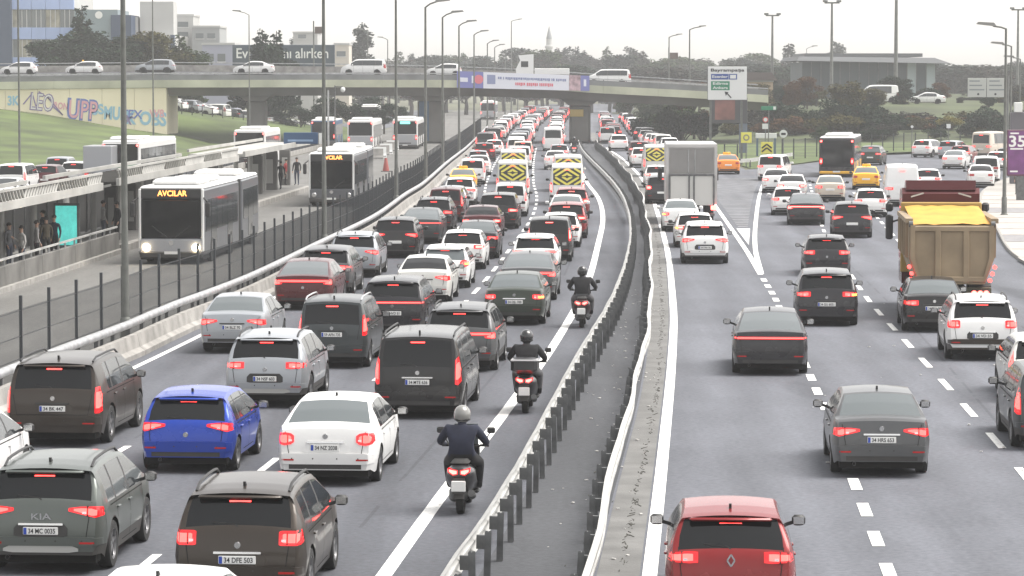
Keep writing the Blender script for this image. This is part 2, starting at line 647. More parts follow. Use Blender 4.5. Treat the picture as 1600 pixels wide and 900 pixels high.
def bank_l(x, y):
    """left embankment: climbs towards the flyover's abutment and towards the left"""
    t = max(0.0, min(1.0, (y - 262) / 90.0))
    side = max(0.0, min(1.15, (-x - 33) / 24.0))
    k = t * t * (3 - 2 * t)
    return -0.02 + 4.0 * k * side ** .85 + 0.10 * math.sin(x * 0.4) * math.sin(y * 0.21) * k
def bank_b(x, y):
    """slope behind the abutment, up to the road with the parked cars"""
    t = max(0.0, min(1.0, (y - 354) / 20.0))
    return -0.02 + interp([(-46, 3.5), (-40, 3.2), (-21, .45), (-17, 0)], x) * t * t * (3 - 2 * t)
terrain("bank", [-46 + i * 2 for i in range(0, 15)], [352 + i * 3 for i in range(0, 27)], bank_b, M_GRASS)
terrain("bank", [-30 - i * 3 for i in range(0, 20)][::-1], [258 + i * 4 for i in range(0, 46)], bank_l, M_GRASS)

def bank_r(x, y):
    t = max(0.0, min(1.0, (y - 338) / 80.0))
    s = max(0.0, min(1.0, (x - 20) / 22.0))
    return -0.03 + 3.9 * t * t * (3 - 2 * t) * s + 0.25 * math.sin(x * 0.13) * math.sin(y * 0.09) * t
terrain("bank", [20 + i * 6 for i in range(0, 40)], [332 + i * 8 for i in range(0, 40)], bank_r, mat("bank_grass", (0.045, 0.058, 0.02), 0.95, noise=(0.12, 0.4), bump=(2, 0.8)))

# ------------------------------------------------------------------ painted markings
def band(q, c, d0, d1, y0, y1, z, step=3.0):
    n = max(1, int((y1 - y0) / step))
    vs, fs = [], []
    for i in range(n + 1):
        Y = y0 + (y1 - y0) * i / n
        x = c.x(Y)
        vs += [(x + d0, Y, z), (x + d1, Y, z)]
        if i:
            fs.append((2 * i - 2, 2 * i - 1, 2 * i + 1, 2 * i))
    q.add(vs, fs)

MARKS = empty("lane_markings", (0, 0, 0))
kind(MARKS, "structure")
def solid(c, d, w, y0, y1, z=0.010):
    q = MB()
    band(q, c, d - w / 2, d + w / 2, y0, y1, z)
    put("edge_line", q, M_PAINT, MARKS)
def dashes(c, d, w, y0, y1, on, off):
    Y = y0
    while Y < y1:
        q = MB()
        band(q, c, d - w / 2, d + w / 2, Y, Y + on, 0.010, on)
        put("dash", q, M_PAINT, MARKS)
        Y += on + off
solid(C_WHITE, 0, 0.24, 25, 360)
solid(C_WHITE, -10.15, 0.17, 25, 330)
dashes(C_WHITE, -3.7, 0.15, 27, 330, 3.0, 3.2)
dashes(C_WHITE, -6.95, 0.15, 29, 300, 3.0, 3.2)
solid(C_WR, 0, 0.22, 25, 330)
C_ROWA = Curve([G(x, y) for x, y in ((1375, 859), (1340, 768), (1300, 665), (1268, 592), (1213, 470), (1192, 435))])
C_ROWB = Curve([G(x, y) for x, y in ((1598, 740), (1563, 697), (1481, 605), (1420, 539), (1357, 469), (1317, 410), (1287, 360), (1266, 290))])
C_ROWC = Curve([Vector((12.9, 40, 0)), Vector((13.6, 70, 0)), Vector((14.6, 105, 0)), G(1412, 385), G(1375, 345), Vector((21.8, 205, 0))])
dashes(C_ROWA, 0, 0.2, 49.05 - 3.3 * 4, 115, 1.65, 1.75)
dashes(C_ROWB, 0, 0.16, 63.2 - 5.85 * 5.1, 216, 2.75, 3.1)
dashes(C_ROWC, 0, 0.16, 30, 200, 2.75, 3.1)
# gore: its two borders, the white nose and the cross stripes
C_GL = Curve([G(1190, 432), G(1165, 390), G(1120, 325), Vector((12.4, 205, 0)), Vector((13.4, 235, 0))])
C_GR = Curve([G(1190, 430), G(1180, 388), G(1181, 345), G(1188, 300), Vector((19.0, 238, 0))])
solid(C_GL, 0, 0.2, 118, 235)
solid(C_GR, 0, 0.2, 118.4, 236, 0.015)
q = MB()
q.add([((C_GL.x(139) + C_GR.x(139)) / 2, 139, .011), (C_GR.x(154) - .25, 154, .011), (C_GL.x(154) + .25, 154, .011)], [(0, 1, 2)])
put("gore_nose", q, M_PAINT, MARKS)
Y = 156.0
gm = mat("faded_paint", (0.27, 0.27, 0.275), 0.7, noise=(1.2, 0.35))
while Y < 232:
    q = MB()
    a, b = C_GL.x(Y) + 0.4, C_GR.x(Y) - 0.35
    q.add([(a, Y, .010), (b, Y, .010), (b, Y + .45, .010), (a, Y + .45, .010)], [(0, 1, 2, 3)])
    put("gore_stripe", q, gm, MARKS)
    Y += 1.9

# pavement on the right with its kerb
q = MB()
n = 60
vs, fs = [], []
for i in range(n + 1):
    Y = 20 + (250 - 20) * i / n
    vs += [(C_KERB.x(Y) + 0.18, Y, 0.13), (C_KERB.x(Y) + 0.18 + 60, Y, 0.13)]
    if i:
        fs.append((2 * i - 2, 2 * i - 1, 2 * i + 1, 2 * i))
q.add(vs, fs)
PAV = kind(put("pavement", q, M_PAVE), "structure")
kerb_mesh = MB().bbox(-0.09, 0.09, -0.98, 0.98, -0.02, 0.14, 0.02).mesh("kerb_stone")
for Y in C_KERB.steps(100, 246, 2.0):
    put("kerb_stone", kerb_mesh, M_CONC, PAV, (C_KERB.x(Y) + 0.09, Y, 0), C_KERB.head(Y))
slab = mat("paving_slab", (0.36, 0.335, 0.31), 0.85, noise=(2, 0.15))
slab_d = mat("paving_slab_dark", (0.22, 0.215, 0.22), 0.85, noise=(2, 0.2))
for k, (x, y) in enumerate([(x, y) for y in range(100, 200, 6) for x in range(0, 4)]):
    px_ = C_KERB.x(y + 3) + 1.2 + x * 3.1
    qq = MB().box(-1.45, 1.45, -2.85, 2.85, 0, 0.012)
    put("paving_slab", qq, slab_d if (k * 7) % 5 == 1 else slab, PAV, (px_, y, 0.131), C_KERB.head(y))

# scraps of litter and stone on the tarmac
lit = MB()
rg = random.Random(3)
for i in range(170):
    Y = rg.uniform(47, 110)
    x = rg.choice([C_WR.x(Y) + rg.gauss(8.5, 2.5), rg.uniform(C_RAIL1.x(Y) + .2, C_RAIL2.x(Y) - .2), C_WR.x(Y) + rg.uniform(-.9, -.2)])
    s = rg.uniform(.012, .04)
    a = rg.uniform(0, 3)
    M = Matrix.Translation((x, Y, 0.012)) @ Matrix.Rotation(a, 4, 'Z')
    lit.box(-s, s, -s * .6, s * .6, 0, s * .5, M)
o = put("litter", lit, mat("litter_pale", (0.5, 0.49, 0.47), 0.8))
kind(o, "stuff")
tag(o, "scattered pale grit and paper scraps on the tarmac", "litter")

# ------------------------------------------------------------------ guard rails
def wbeam(side, L):
    """one length of W-shaped rail facing +x (side 1) or -x"""
    prof = [(0.0, 0.44), (0.075, 0.475), (0.075, 0.535), (0.02, 0.575), (0.02, 0.615), (0.075, 0.655), (0.075, 0.715), (0.0, 0.75)]
    th = 0.012
    poly = [(side * x, z) for x, z in prof] + [(side * x - side * th * 1.0, z + (0.012 if z > .7 else 0)) for x, z in prof[::-1]]
    return MB().prism(poly, -0.02, L + 0.02, 'y')

def guard_rail(c, y0, y1, side, label, dent, beam_m, post_m, spacing=2.0):
    root = empty("guard_rail", c.at(y0), 0, label, "guard rail")
    inv = Matrix.Translation(-c.at(y0))
    post = MB().prism([(-.045, -.055), (.045, -.055), (.045, -.045), (.005, -.045), (.005, .045), (.045, .045), (.045, .055), (-.045, .055), (-.045, .045), (-.005, .045), (-.005, -.045), (-.045, -.045)], 0, 0.74, 'z').mesh("post")
    block = MB().box(-.07, .07, -.04, .04, .49, .69).mesh("spacer")
    ys = c.steps(y0, y1, spacing)
    rg = random.Random(int(y0 * 7 + side))
    off = [dent(Y, rg) for Y in ys]
    for i, Y in enumerate(ys):
        x = c.x(Y) + off[i][0]
        rz = c.head(Y)
        p = Vector((x - side * 0.17, Y, 0)) - c.at(y0)
        put("post", post, post_m, root, p, (0, side * off[i][1], rz))
        put("spacer", block, post_m, root, Vector((x - side * 0.075, Y, 0)) - c.at(y0), (0, side * off[i][1], rz))
    for i in range(0, len(ys) - 1):
        a, b = Vector((c.x(ys[i]) + off[i][0], ys[i], 0)), Vector((c.x(ys[i + 1]) + off[i + 1][0], ys[i + 1], 0))
        L = (b - a).length
        bm_ = wbeam(side, L)
        vs = []
        for v in bm_.v:       # shear so that every length meets the next, dents included
            t = max(0, min(1, v[1] / L))
            lean = off[i][1] * (1 - t) + off[i + 1][1] * t
            sag = off[i][2] * (1 - t) + off[i + 1][2] * t
            vs.append((v[0] + side * lean * (v[2] - .55), v[1], v[2] + sag))
        q = MB()
        q.add(vs, bm_.f)
        put("rail_beam", q.mesh("rail_beam", fix=False), beam_m, root, a - c.at(y0), -math.atan2(b.x - a.x, b.y - a.y))
    return root
guard_rail(C_RAIL1, 30, 335, -1, "straight galvanised guard rail beside the motor scooters, its posts turned to the median", lambda Y, r: (r.uniform(-.012, .012), r.uniform(-.03, .03), r.uniform(-.008, .008)), M_GALV_L, M_POST)
guard_rail(C_RAIL2, 30, 335, 1, "dented wavy guard rail beside the white edge line of the freer carriageway", lambda Y, r: (.075 * math.sin(Y * .24) * math.sin(Y * .09 + 1) + .015 * math.sin(Y * .7) + r.uniform(-.006, .006), .06 + .07 * math.sin(Y * .17 + 2) + r.uniform(-.01, .01), .012 * math.sin(Y * .3)), M_GALV_L, M_POST)
# dirt, weeds and crumbs gathered along the foot of the dented rail
dq = MB()
rg = random.Random(11)
for i in range(620):
    Y = 40 + 150 * rg.random() ** 1.5
    c = C_RAIL2.x(Y)
    x = c + rg.gauss(.40, .035) if rg.random() < .85 else c + rg.gauss(-.3, .12)
    s = rg.uniform(.01, .032)
    M = Matrix.Translation((x, Y, 0.008)) @ Matrix.Rotation(rg.gauss(-.05, .25), 4, 'Z')
    dq.box(-s * .3, s * .3, -s * rg.uniform(2, 9), s, 0, s * .25, M)
o = kind(put("dirt", dq, mat("dirt", (0.04, 0.038, 0.03), 0.95)), "stuff")
tag(o, "dark dirt and weeds gathered along the foot of the dented rail", "dirt")

# ------------------------------------------------------------------ left barrier, rail and fence of the busway
def barrier():
    root = empty("concrete_barrier", C_LEFT.at(40), 0, "low grey concrete barrier at the edge of the jammed carriageway", "barrier")
    o0 = C_LEFT.at(40)
    prof = [(-.02, 0), (.34, 0), (.34, .13), (.2, .22), (.13, .56), (-.02, .56)]
    ys = C_LEFT.steps(40, 420, 4.0)
    for a, b in zip(ys, ys[1:]):
        A, B = C_LEFT.at(a), C_LEFT.at(b)
        q = MB().prism(prof, 0.01, (B - A).length - 0.01, 'y')
        put("barrier_block", q, M_CONC, root, A - o0, -math.atan2(B.x - A.x, B.y - A.y))
    root2 = empty("guard_rail", C_LEFT.at(40), 0, "rounded steel rail above the concrete barrier below the busway fence", "guard rail")
    ys = C_LEFT.steps(40, 420, 4.0)
    for a, b in zip(ys, ys[1:]):
        A, B = C_LEFT.at(a), C_LEFT.at(b)
        L = (B - A).length
        q = MB().prism([(-.1 + .11 * math.cos(t * math.pi / 5), .8 + .11 * math.sin(t * math.pi / 5)) for t in range(10)], -.01, L + .01, 'y')
        put("rail_beam", q.mesh("rail_beam", smooth=50), M_GALV, root2, A - o0, -math.atan2(B.x - A.x, B.y - A.y))
        for t in (0, .5):
            P = A.lerp(B, t)
            put("post", MB().box(-.15, -.05, -.05, .05, 0, .72), M_POST, root2, P - o0, -math.atan2(B.x - A.x, B.y - A.y))
    # mesh fence: every panel a part, bars 8 mm thick 10 cm apart
    c = offset(C_LEFT, -.55)
    root3 = empty("busway_fence", c.at(45), 0, "dark steel bar fence with tall posts between busway and carriageway", "fence")
    o1 = c.at(45)
    ys = c.steps(45, 400, 2.9)
    panels = {}
    post = MB().box(-.035, .035, -.035, .035, 0, 2.25).mesh("fence_post")
    pq = MB()
    for k in range(28):
        t = .06 + k * .1
        pq.box(-.004, .004, t, t + .0085, .25, 1.95)
    for z in (.3, .78, 1.3, 1.9):
        pq.box(-.006, .006, .03, 2.88, z, z + .018)
    panel = pq.mesh("panel", fix=False)
    for a, b in zip(ys, ys[1:]):
        A, B = c.at(a), c.at(b)
        rz = -math.atan2(B.x - A.x, B.y - A.y)
        put("fence_post", post, M_FENCE, root3, A - o1, rz)
        kind(put("wire_panel", panel, M_FENCE, root3, A - o1, rz), "stuff")
barrier()

# ------------------------------------------------------------------ lamp posts
def lamp_post(base, h, arm, label, group=None, r=0.11, armz=0.35, thin=False):
    """tapered steel mast with one arm (arm = reach towards +x) and a flat lantern"""
    root = empty("street_lamp", base, 0, label, "street lamp", group)
    put("mast", MB().tube([(0, 0, 0), (0, 0, h * .3), (0, 0, h)], r, 10, r * .5).mesh("mast", smooth=60), M_MAST, root)
    put("base_collar", MB().lathe([(r * 1.7, 0), (r * 1.7, .05), (r * 1.25, .08), (r * 1.25, .9), (r * 1.0, .95)], 10).mesh("base", smooth=40), M_MAST, root)
    s = 1 if arm > 0 else -1
    put("arm", MB().tube([(0, 0, h - .03), (arm * .3, 0, h + armz * .55), (arm * .75, 0, h + armz)], r * .42, 8).mesh("arm", smooth=60), M_MAST, root)
    x0, x1 = arm * .55, arm * .55 + s * 1.05
    q = MB()
    q.prism([(x0, h + armz * .8), (x1, h + armz * .8 + .12), (x1 - s * .1, h + armz * .8 + .24), (x0 + s * .15, h + armz * .8 + .2)], -.17, .17, 'y')
    put("lantern", q, mat("lantern_grey", (0.2, 0.2, 0.19), .5), root)
    return root
fp = offset(C_LEFT, -.3)
for Y, lab in ((84.5, "thick street lamp mast beside the busway bus with the lit headlights"), (129, "street lamp mast in front of the second busway bus's windscreen"), (172, "street lamp mast beside the traffic cone on the busway"),
               (205, "street lamp whose lantern shows above the flyover, first along the busway fence"), (240, "second street lamp with lantern above the flyover along the busway fence"),
               (280, "third street lamp with lantern above the flyover along the busway fence"), (340, "fourth street lamp with lantern above the flyover along the busway fence")):
    lamp_post((fp.x(Y), Y, 0), 11.75, 1.0, lab, "street lamps along the busway fence", r=.115 if Y < 200 else .13)
for Y in (430, 485, 560, 660):
    lamp_post((fp.x(Y), Y, 0), 11.75, 1.0, "small hazy street lamp far beyond the flyover", "distant street lamps", r=.14)
# ------------------------------------------------------------------ flyover
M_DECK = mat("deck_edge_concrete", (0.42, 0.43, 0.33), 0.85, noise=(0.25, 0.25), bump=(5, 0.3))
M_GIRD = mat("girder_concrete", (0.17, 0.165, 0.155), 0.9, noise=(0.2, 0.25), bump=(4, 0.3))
M_WALL = mat("abutment_paint", (0.74, 0.68, 0.50), 0.85, noise=(0.12, 0.12), bump=(6, 0.2))
FY = 350.0
EDGE = [(-80, 6.55), (-56, 6.75), (-38, 6.95), (-20, 6.98), (-6, 6.95), (3, 6.75), (9, 6.35), (19, 5.85), (28, 5.3)]   # (x, top of the edge beam)
def edge_z(x):
    return interp(EDGE, x)
def far_rise(x):
    return interp([(-80, 1.15), (-40, 1.05), (-15, .75), (5, .35), (28, .15)], x)
fly = empty("flyover", (0, FY, 0), 0, "long concrete flyover crossing both carriageways, carrying its own traffic", "flyover")
xs = [-80 + i * 3.0 for i in range(37)]
# deck slab (banked), edge beam segments, girder
q = MB()
vs, fs = [], []
for i, x in enumerate(xs):
    z = edge_z(x) - .05
    zf = z + far_rise(x)
    vs += [(x, .3, z), (x, 15, zf), (x, 15, zf - .35), (x, .3, z - .35)]
    if i:
        for k in range(4):
            fs.append((4 * i - 4 + k, 4 * i - 4 + (k + 1) % 4, 4 * i + (k + 1) % 4, 4 * i + k))
q.add(vs, fs)
put("deck", q, asphalt("asphalt_deck", (0.09, 0.092, 0.1), 0.08), fly)
for a, b in zip(xs[::2], xs[2::2]):
    q = MB()
    za, zb = edge_z(a), edge_z(b)
    vs = [(a + .01, 0, za - .82), (b - .01, 0, zb - .82), (b - .01, 0, zb), (a + .01, 0, za), (a + .01, .45, za - .82), (b - .01, .45, zb - .82), (b - .01, .45, zb), (a + .01, .45, za)]
    q.add(vs, [(0, 1, 2, 3), (7, 6, 5, 4), (3, 2, 6, 7), (4, 5, 1, 0), (0, 3, 7, 4), (1, 5, 6, 2)])
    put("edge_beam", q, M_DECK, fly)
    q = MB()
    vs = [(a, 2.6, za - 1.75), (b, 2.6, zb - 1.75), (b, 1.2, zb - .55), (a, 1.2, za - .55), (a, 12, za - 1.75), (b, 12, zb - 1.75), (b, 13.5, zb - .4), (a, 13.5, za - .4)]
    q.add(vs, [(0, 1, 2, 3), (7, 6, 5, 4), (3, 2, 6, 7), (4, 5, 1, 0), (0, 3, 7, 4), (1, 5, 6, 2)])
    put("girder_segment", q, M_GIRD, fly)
# parapet rails near and far, each post its own part
rp = MB().box(-.05, .05, -.05, .05, 0, .72).mesh("rail_post")
for i, x in enumerate([-80 + 2.5 * k for k in range(43)]):
    put("rail_post", rp, M_POST, fly, (x, .55, edge_z(x) - .02))
for a, b in zip(xs[::2], xs[2::2]):
    za, zb = edge_z(a), edge_z(b)
    q = MB()
    q.bar((a + .01, .3, za + .28), (b - .01, .3, zb + .28), .16, .6)
    put("near_parapet", q, mat("parapet_grey", (0.16, 0.165, 0.17), .8, noise=(.4, .25)), fly)
    q = MB()
    q.bar((a, .5, za + .72), (b, .5, zb + .72), .06, .12)
    put("parapet_rail", q, M_GALV, fly)
    q = MB()
    q.bar((a, 14.7, za + far_rise(a) + .3), (b, 14.7, zb + far_rise(b) + .3), .25, .75)
    put("far_parapet", q, M_CONC, fly)
    q = MB()
    q.bar((a, 14.7, za + far_rise(a) + .95), (b, 14.7, zb + far_rise(b) + .95), .08, .1)
    put("far_rail", q, M_GALV, fly)
def pier(px, w, label):
    X = D(px, 200, FY + 7).x
    r = empty("bridge_pier", (X, FY + 7, 0), 0, label, "pier")
    z1 = edge_z(X) - 1.7
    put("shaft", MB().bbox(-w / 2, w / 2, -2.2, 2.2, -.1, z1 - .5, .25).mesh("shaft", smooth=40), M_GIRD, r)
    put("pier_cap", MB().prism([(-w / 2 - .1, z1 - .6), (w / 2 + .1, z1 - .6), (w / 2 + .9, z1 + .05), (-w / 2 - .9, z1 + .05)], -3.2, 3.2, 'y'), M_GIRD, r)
    return r
p = pier(906, 2.3, "flyover pier standing in the median between the two carriageways")
put("pier_sign", MB().bbox(-1.15, .35, -2.35, -2.25, 2.9, 3.7, .03), mat("sign_mustard", (0.5, 0.36, 0.1), .5), p)
p = pier(674, 2.9, "flyover pier beside the busway with a blue painted side")
put("painted_panel", MB().box(-1.47, -1.455, -2.0, 2.0, .2, 4.6), mat("pier_blue", (0.05, 0.1, 0.17), .6), p)
put("painted_panel", MB().box(-1.3, -.2, -2.215, -2.205, .2, 4.6), mat("pier_blue", (0.05, 0.1, 0.17), .6), p)
pier(402, 2.0, "pale flyover pier standing on the grass bank")
# abutment wall with graffiti
xw0, xw1 = -80, D(260, 170, FY).x
ab = empty("abutment_wall", (0, FY + .15, 0), 0, "cream painted retaining wall under the flyover covered in graffiti", "wall")
nseg = 12
for i in range(nseg):
    a = xw0 + (xw1 - xw0) * i / nseg
    b = xw0 + (xw1 - xw0) * (i + 1) / nseg
    q = MB()
    za, zb = edge_z(a) - .84, edge_z(b) - .84
    vs = [(a + .015, 0, 0), (b - .015, 0, 0), (b - .015, 0, zb), (a + .015, 0, za), (a + .015, 12, 0), (b - .015, 12, 0), (b - .015, 12, zb), (a + .015, 12, za)]
    q.add(vs, [(0, 1, 2, 3), (7, 6, 5, 4), (3, 2, 6, 7), (4, 5, 1, 0), (0, 3, 7, 4), (1, 5, 6, 2)])
    put("wall_panel", q, M_WALL, ab)
def graf(s, px, py, w, col, off, tilt=0.0, dy=-.03, size=2.6):
    pt = D(px, py, FY)
    o = put("graffiti", text_mesh(s, size, .006, w, off), mat("graffiti_%s" % col[0], col[1], .7), ab, (pt.x, dy, pt.z), (0, tilt, 0))
    return o
GB, GP, GC, GV = ('blue', (0.12, 0.17, 0.42)), ('pink', (0.62, 0.32, 0.36)), ('cyan', (0.24, 0.44, 0.56)), ('violet', (0.2, 0.16, 0.3))
GW = ('white', (0.6, 0.6, 0.58))
graf("LEO", 65, 161, 2.6, GV, .09, .1, -.02)
graf("LEO", 65, 161, 2.35, GW, -.02, .1, -.035)
q = MB()
A, Bp = D(36, 163, FY), D(98, 179, FY)
for (x0, y0), (x1, y1) in (((36, 163), (50, 146)), ((50, 146), (56, 166)), ((60, 143), (82, 158)), ((74, 152), (98, 180)), ((98, 180), (82, 166))):
    a, b = D(x0, y0, FY), D(x1, y1, FY)
    q.bar((a.x, -.03, a.z), (b.x, -.03, b.z), .13, .02, (0, 1, 0))
put("graffiti", q, mat("graffiti_violet", GV[1], .7), ab)
graf("UPP", 128, 173, 3.4, GB, .16, .08, -.02, 3.0)
graf("UPP", 129, 173, 3.1, GP, .02, .08, -.035, 2.8)
graf("MUR", 180, 178, 2.6, GC, .08, .05, -.02, 1.9)
graf("K OBS", 228, 186, 4.4, GC, .07, .06, -.02, 2.0)
graf("3K", 20, 158, 1.3, GC, .05, .0, -.02, 1.4)
graf("RON", 95, 166, 1.5, GP, .03, .1, -.02, 1.0)
graf("oS", 152, 172, 1.4, GC, .05, -.1, -.02, 1.5)
graf("TEX", 205, 179, 2.4, GB, .03, .05, -.025, 1.3)
graf("W8", 245, 178, 1.6, GP, .03, .0, -.025, 1.2)
graf("x", 201, 185, .9, GV, .04, .2, -.025, 2.0)

# banner hung on the parapet
ban = empty("banner", (0, FY - .12, 0), 0, "long white banner with violet end blocks hung on the flyover parapet", "banner")
def bpoly(x0, x1, t, b, name, m, dy=0.0):
    """t, b: fractions of the banner height"""
    def zz(px, f):
        top = D(px, 111 + (px - 714) * .036, FY).z
        bot = D(px, 137 + (px - 714) * .025, FY).z
        return bot + (top - bot) * f
    X0, X1 = D(x0, 120, FY).x, D(x1, 120, FY).x
    q = MB()
    q.add([(X0, dy, zz(x0, b)), (X1, dy, zz(x1, b)), (X1, dy, zz(x1, t)), (X0, dy, zz(x0, t)), (X0, dy + .03, zz(x0, b)), (X1, dy + .03, zz(x1, b)), (X1, dy + .03, zz(x1, t)), (X0, dy + .03, zz(x0, t))],
          [(0, 1, 2, 3), (7, 6, 5, 4), (3, 2, 6, 7), (4, 5, 1, 0), (0, 3, 7, 4), (1, 5, 6, 2)])
    return put(name, q, m, ban)
bw, bv, br = mat("banner_white", (0.66, 0.67, 0.74), .7), mat("banner_violet", (0.17, 0.18, 0.42), .7), mat("banner_red", (0.62, 0.16, 0.2), .7)
bb = mat("banner_ink", (0.22, 0.25, 0.4), .7)
bpoly(714, 755, 1, 0, "violet_block", bv)
bpoly(755.3, 889, 1, 0, "white_cloth", bw)
bpoly(889.3, 907, 1, 0, "portrait_block", mat("banner_portrait", (0.42, 0.3, 0.33), .7, noise=(1.6, .6)))
bpoly(907.3, 921, 1, 0, "violet_block", bv)
bpoly(761, 774, .84, .28, "square_mark", bb, -.02)
rg = random.Random(5)
x = 778.0
while x < 884:
    w = rg.uniform(1.4, 3.0)
    bpoly(x, x + w, .74, .56 + rg.uniform(0, .05), "printed_letter", bb, -.02)
    x += w + (0.6 if rg.random() < .8 else 2.2)
x = 805.0
while x < 862:
    w = rg.uniform(1.4, 3.0)
    bpoly(x, x + w, .42, .2 + rg.uniform(0, .05), "printed_letter", br, -.02)
    x += w + (0.6 if rg.random() < .8 else 2.2)
bpoly(719, 731, .62, .36, "printed_mark", bw, -.02)
bpoly(737, 741, .75, .3, "printed_mark", bw, -.02)
put("round_mark", MB().lathe([(.5, -.03), (.5, -.01)], 18, 'y', (D(748, 124, FY).x, 0, D(748, 124, FY).z)), br, ban)
bpoly(912, 916, .75, .3, "printed_mark", bw, -.02)

# ------------------------------------------------------------------ trees and bushes
def leaf_mat(name, col):
    return mat("leaf_" + name, col, 0.75, noise=(0.55, 0.55), spec=0.04)
M_BARK = mat("bark", (0.06, 0.05, 0.042), 0.95, noise=(4, .3))
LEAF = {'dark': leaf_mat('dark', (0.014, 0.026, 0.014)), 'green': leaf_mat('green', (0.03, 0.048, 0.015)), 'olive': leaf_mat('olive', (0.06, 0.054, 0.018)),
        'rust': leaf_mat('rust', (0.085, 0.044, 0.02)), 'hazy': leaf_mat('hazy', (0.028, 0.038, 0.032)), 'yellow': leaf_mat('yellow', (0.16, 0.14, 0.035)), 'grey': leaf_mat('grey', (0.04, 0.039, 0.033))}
TREES = {}
def tree_mesh(form, v):
    """unit-height tree: 1 tall; returns trunk and crown meshes"""
    key = (form, v)
    if key in TREES:
        return TREES[key]
    rg = random.Random(hash(key) & 0xffff if False else sum(map(ord, form)) * 31 + v * 101)
    t, c = MB(), MB()
    clumps = []
    if form == 'round':
        t.tube([(0, 0, -.03), (.005, .003, .18), (-.005, 0, .38), (.01, 0, .62)], .022, 7, .008)
        for k in range(15):
            a, r, h = rg.uniform(0, 6.28), rg.uniform(.04, .25) , rg.uniform(.38, .9)
            r *= 1 - abs(h - .58) * .9
            p = (r * math.cos(a), r * math.sin(a), h)
            t.tube([(0, 0, h * .55), (p[0] * .6, p[1] * .6, h * .85), p], .008, 5, .002)
            clumps.append((p, rg.uniform(.10, .17), rg.uniform(.075, .12)))
        n, s = 5200, .018
    elif form == 'conifer':
        t.tube([(0, 0, -.03), (0, 0, .5), (0, 0, .97)], .02, 7, .003)
        for k in range(34):
            h = .1 + .86 * k / 34
            R_ = (.24 * (1 - h) + .025) * rg.uniform(.75, 1.15)
            a = k * 2.4 + rg.uniform(-.3, .3)
            p = (R_ * .62 * math.cos(a), R_ * .62 * math.sin(a), h)
            t.tube([(0, 0, h + .02), (p[0], p[1], h - .01)], .005, 4, .002)
            clumps.append((p, R_ * .52, .045))
        n, s = 5600, .0185
    elif form == 'poplar':
        t.tube([(0, 0, -.03), (0, 0, .5), (0, 0, .9)], .018, 7, .003)
        for k in range(20):
            h = .14 + .82 * k / 20
            R_ = .115 * math.sin(min(1, (1 - h) * 2.4 + .12) * math.pi / 2) * rg.uniform(.8, 1.15)
            a = rg.uniform(0, 6.28)
            clumps.append(((R_ * .5 * math.cos(a), R_ * .5 * math.sin(a), h), R_ * .8, .06))
        n, s = 4200, .0155
    else:   # bush
        for k in range(13):
            a, r, h = rg.uniform(0, 6.28), rg.uniform(0, .62), rg.uniform(.2, .75)
            p = (r * math.cos(a), r * math.sin(a), h * (1 - r * .5))
            t.tube([(p[0] * .2, p[1] * .2, -.05), (p[0] * .7, p[1] * .7, p[2] * .6), p], .02, 5, .006)
            clumps.append((p, rg.uniform(.22, .34), rg.uniform(.16, .25)))
        n, s = 4200, .041
    wts = [cl[1] ** 2 for cl in clumps]
    for p, rr, rz in rg.choices(clumps, wts, k=n):
        d = Vector((rg.gauss(0, 1), rg.gauss(0, 1), rg.gauss(0, 1))).normalized() * (rg.random() ** .45)
        o = Vector((p[0] + d.x * rr, p[1] + d.y * rr, p[2] + d.z * rz))
        u = Vector((rg.gauss(0, 1), rg.gauss(0, 1), rg.gauss(0, .6))).normalized()
        w = u.cross(Vector((rg.gauss(0, 1), rg.gauss(0, 1), rg.gauss(0, 1)))).normalized()
        k = s * rg.uniform(.6, 1.5)
        c.add([o - u * k, o - w * k * .55, o + u * k, o + w * k * .55], [(0, 1, 2, 3)])
    TREES[key] = (t.mesh("trunk", smooth=60), c.mesh("crown", fix=False))
    return TREES[key]
NT = [0]
def tree(px, ytop, Y, form, col, label, group=None, base=0.0, wide=1.0, h=None):
    """tree whose top is seen at pixel (px, ytop), standing at distance Y on ground of height base"""
    pt = D(px, ytop, Y)
    h = h or pt.z - base
    v = NT[0] % 4
    NT[0] += 1
    tm, cm = tree_mesh(form, v)
    r = empty("bush" if form == 'bush' else {'conifer': 'conifer_tree', 'poplar': 'poplar_tree', 'round': 'broadleaf_tree'}[form], (pt.x, Y, base), NT[0] * 1.9, label, "bush" if form == 'bush' else "tree", group)
    r.scale = (h * wide, h * wide, h)
    put("stems" if form == 'bush' else "trunk", tm, M_BARK, r)
    put("foliage" if form == 'bush' else "crown", cm, LEAF[col], r)
    return r
# left, before the blue office block and by the billboard
tree(128, 3, 415, 'conifer', 'dark', "tall dark conifer before the blue office block", wide=1.3, base=3.2)
tree(108, 45, 410, 'round', 'dark', "dark broadleaf tree at the foot of the tall conifer", wide=1.5, base=3.2)
tree(165, 40, 412, 'round', 'dark', "dark tree between the tall conifer and the thick lamp mast", wide=1.4, base=3.2)
tree(88, 60, 409, 'round', 'dark', "low dark tree left of the tall conifer", wide=1.7, base=3.2)
tree(186, 58, 411, 'round', 'dark', "low dark tree right behind the thick lamp mast", wide=1.7, base=3.2)
tree(212, 62, 413, 'round', 'olive', "low olive tree between the lamp mast and the olive tree", wide=1.7, base=3.0)
tree(300, 72, 416, 'round', 'green', "low green tree beside the lilac-grey building", wide=1.8, base=3.0)
tree(245, 46, 414, 'round', 'olive', "olive tree before the pale part of the office block", wide=1.5, base=3.0)
tree(280, 50, 418, 'conifer', 'green', "pointed green tree beside the olive tree at the office block", wide=1.5, base=3.0)
tree(410, 42, 405, 'conifer', 'dark', "dark conifer hiding the middle of the billboard", wide=1.5, base=2.4)
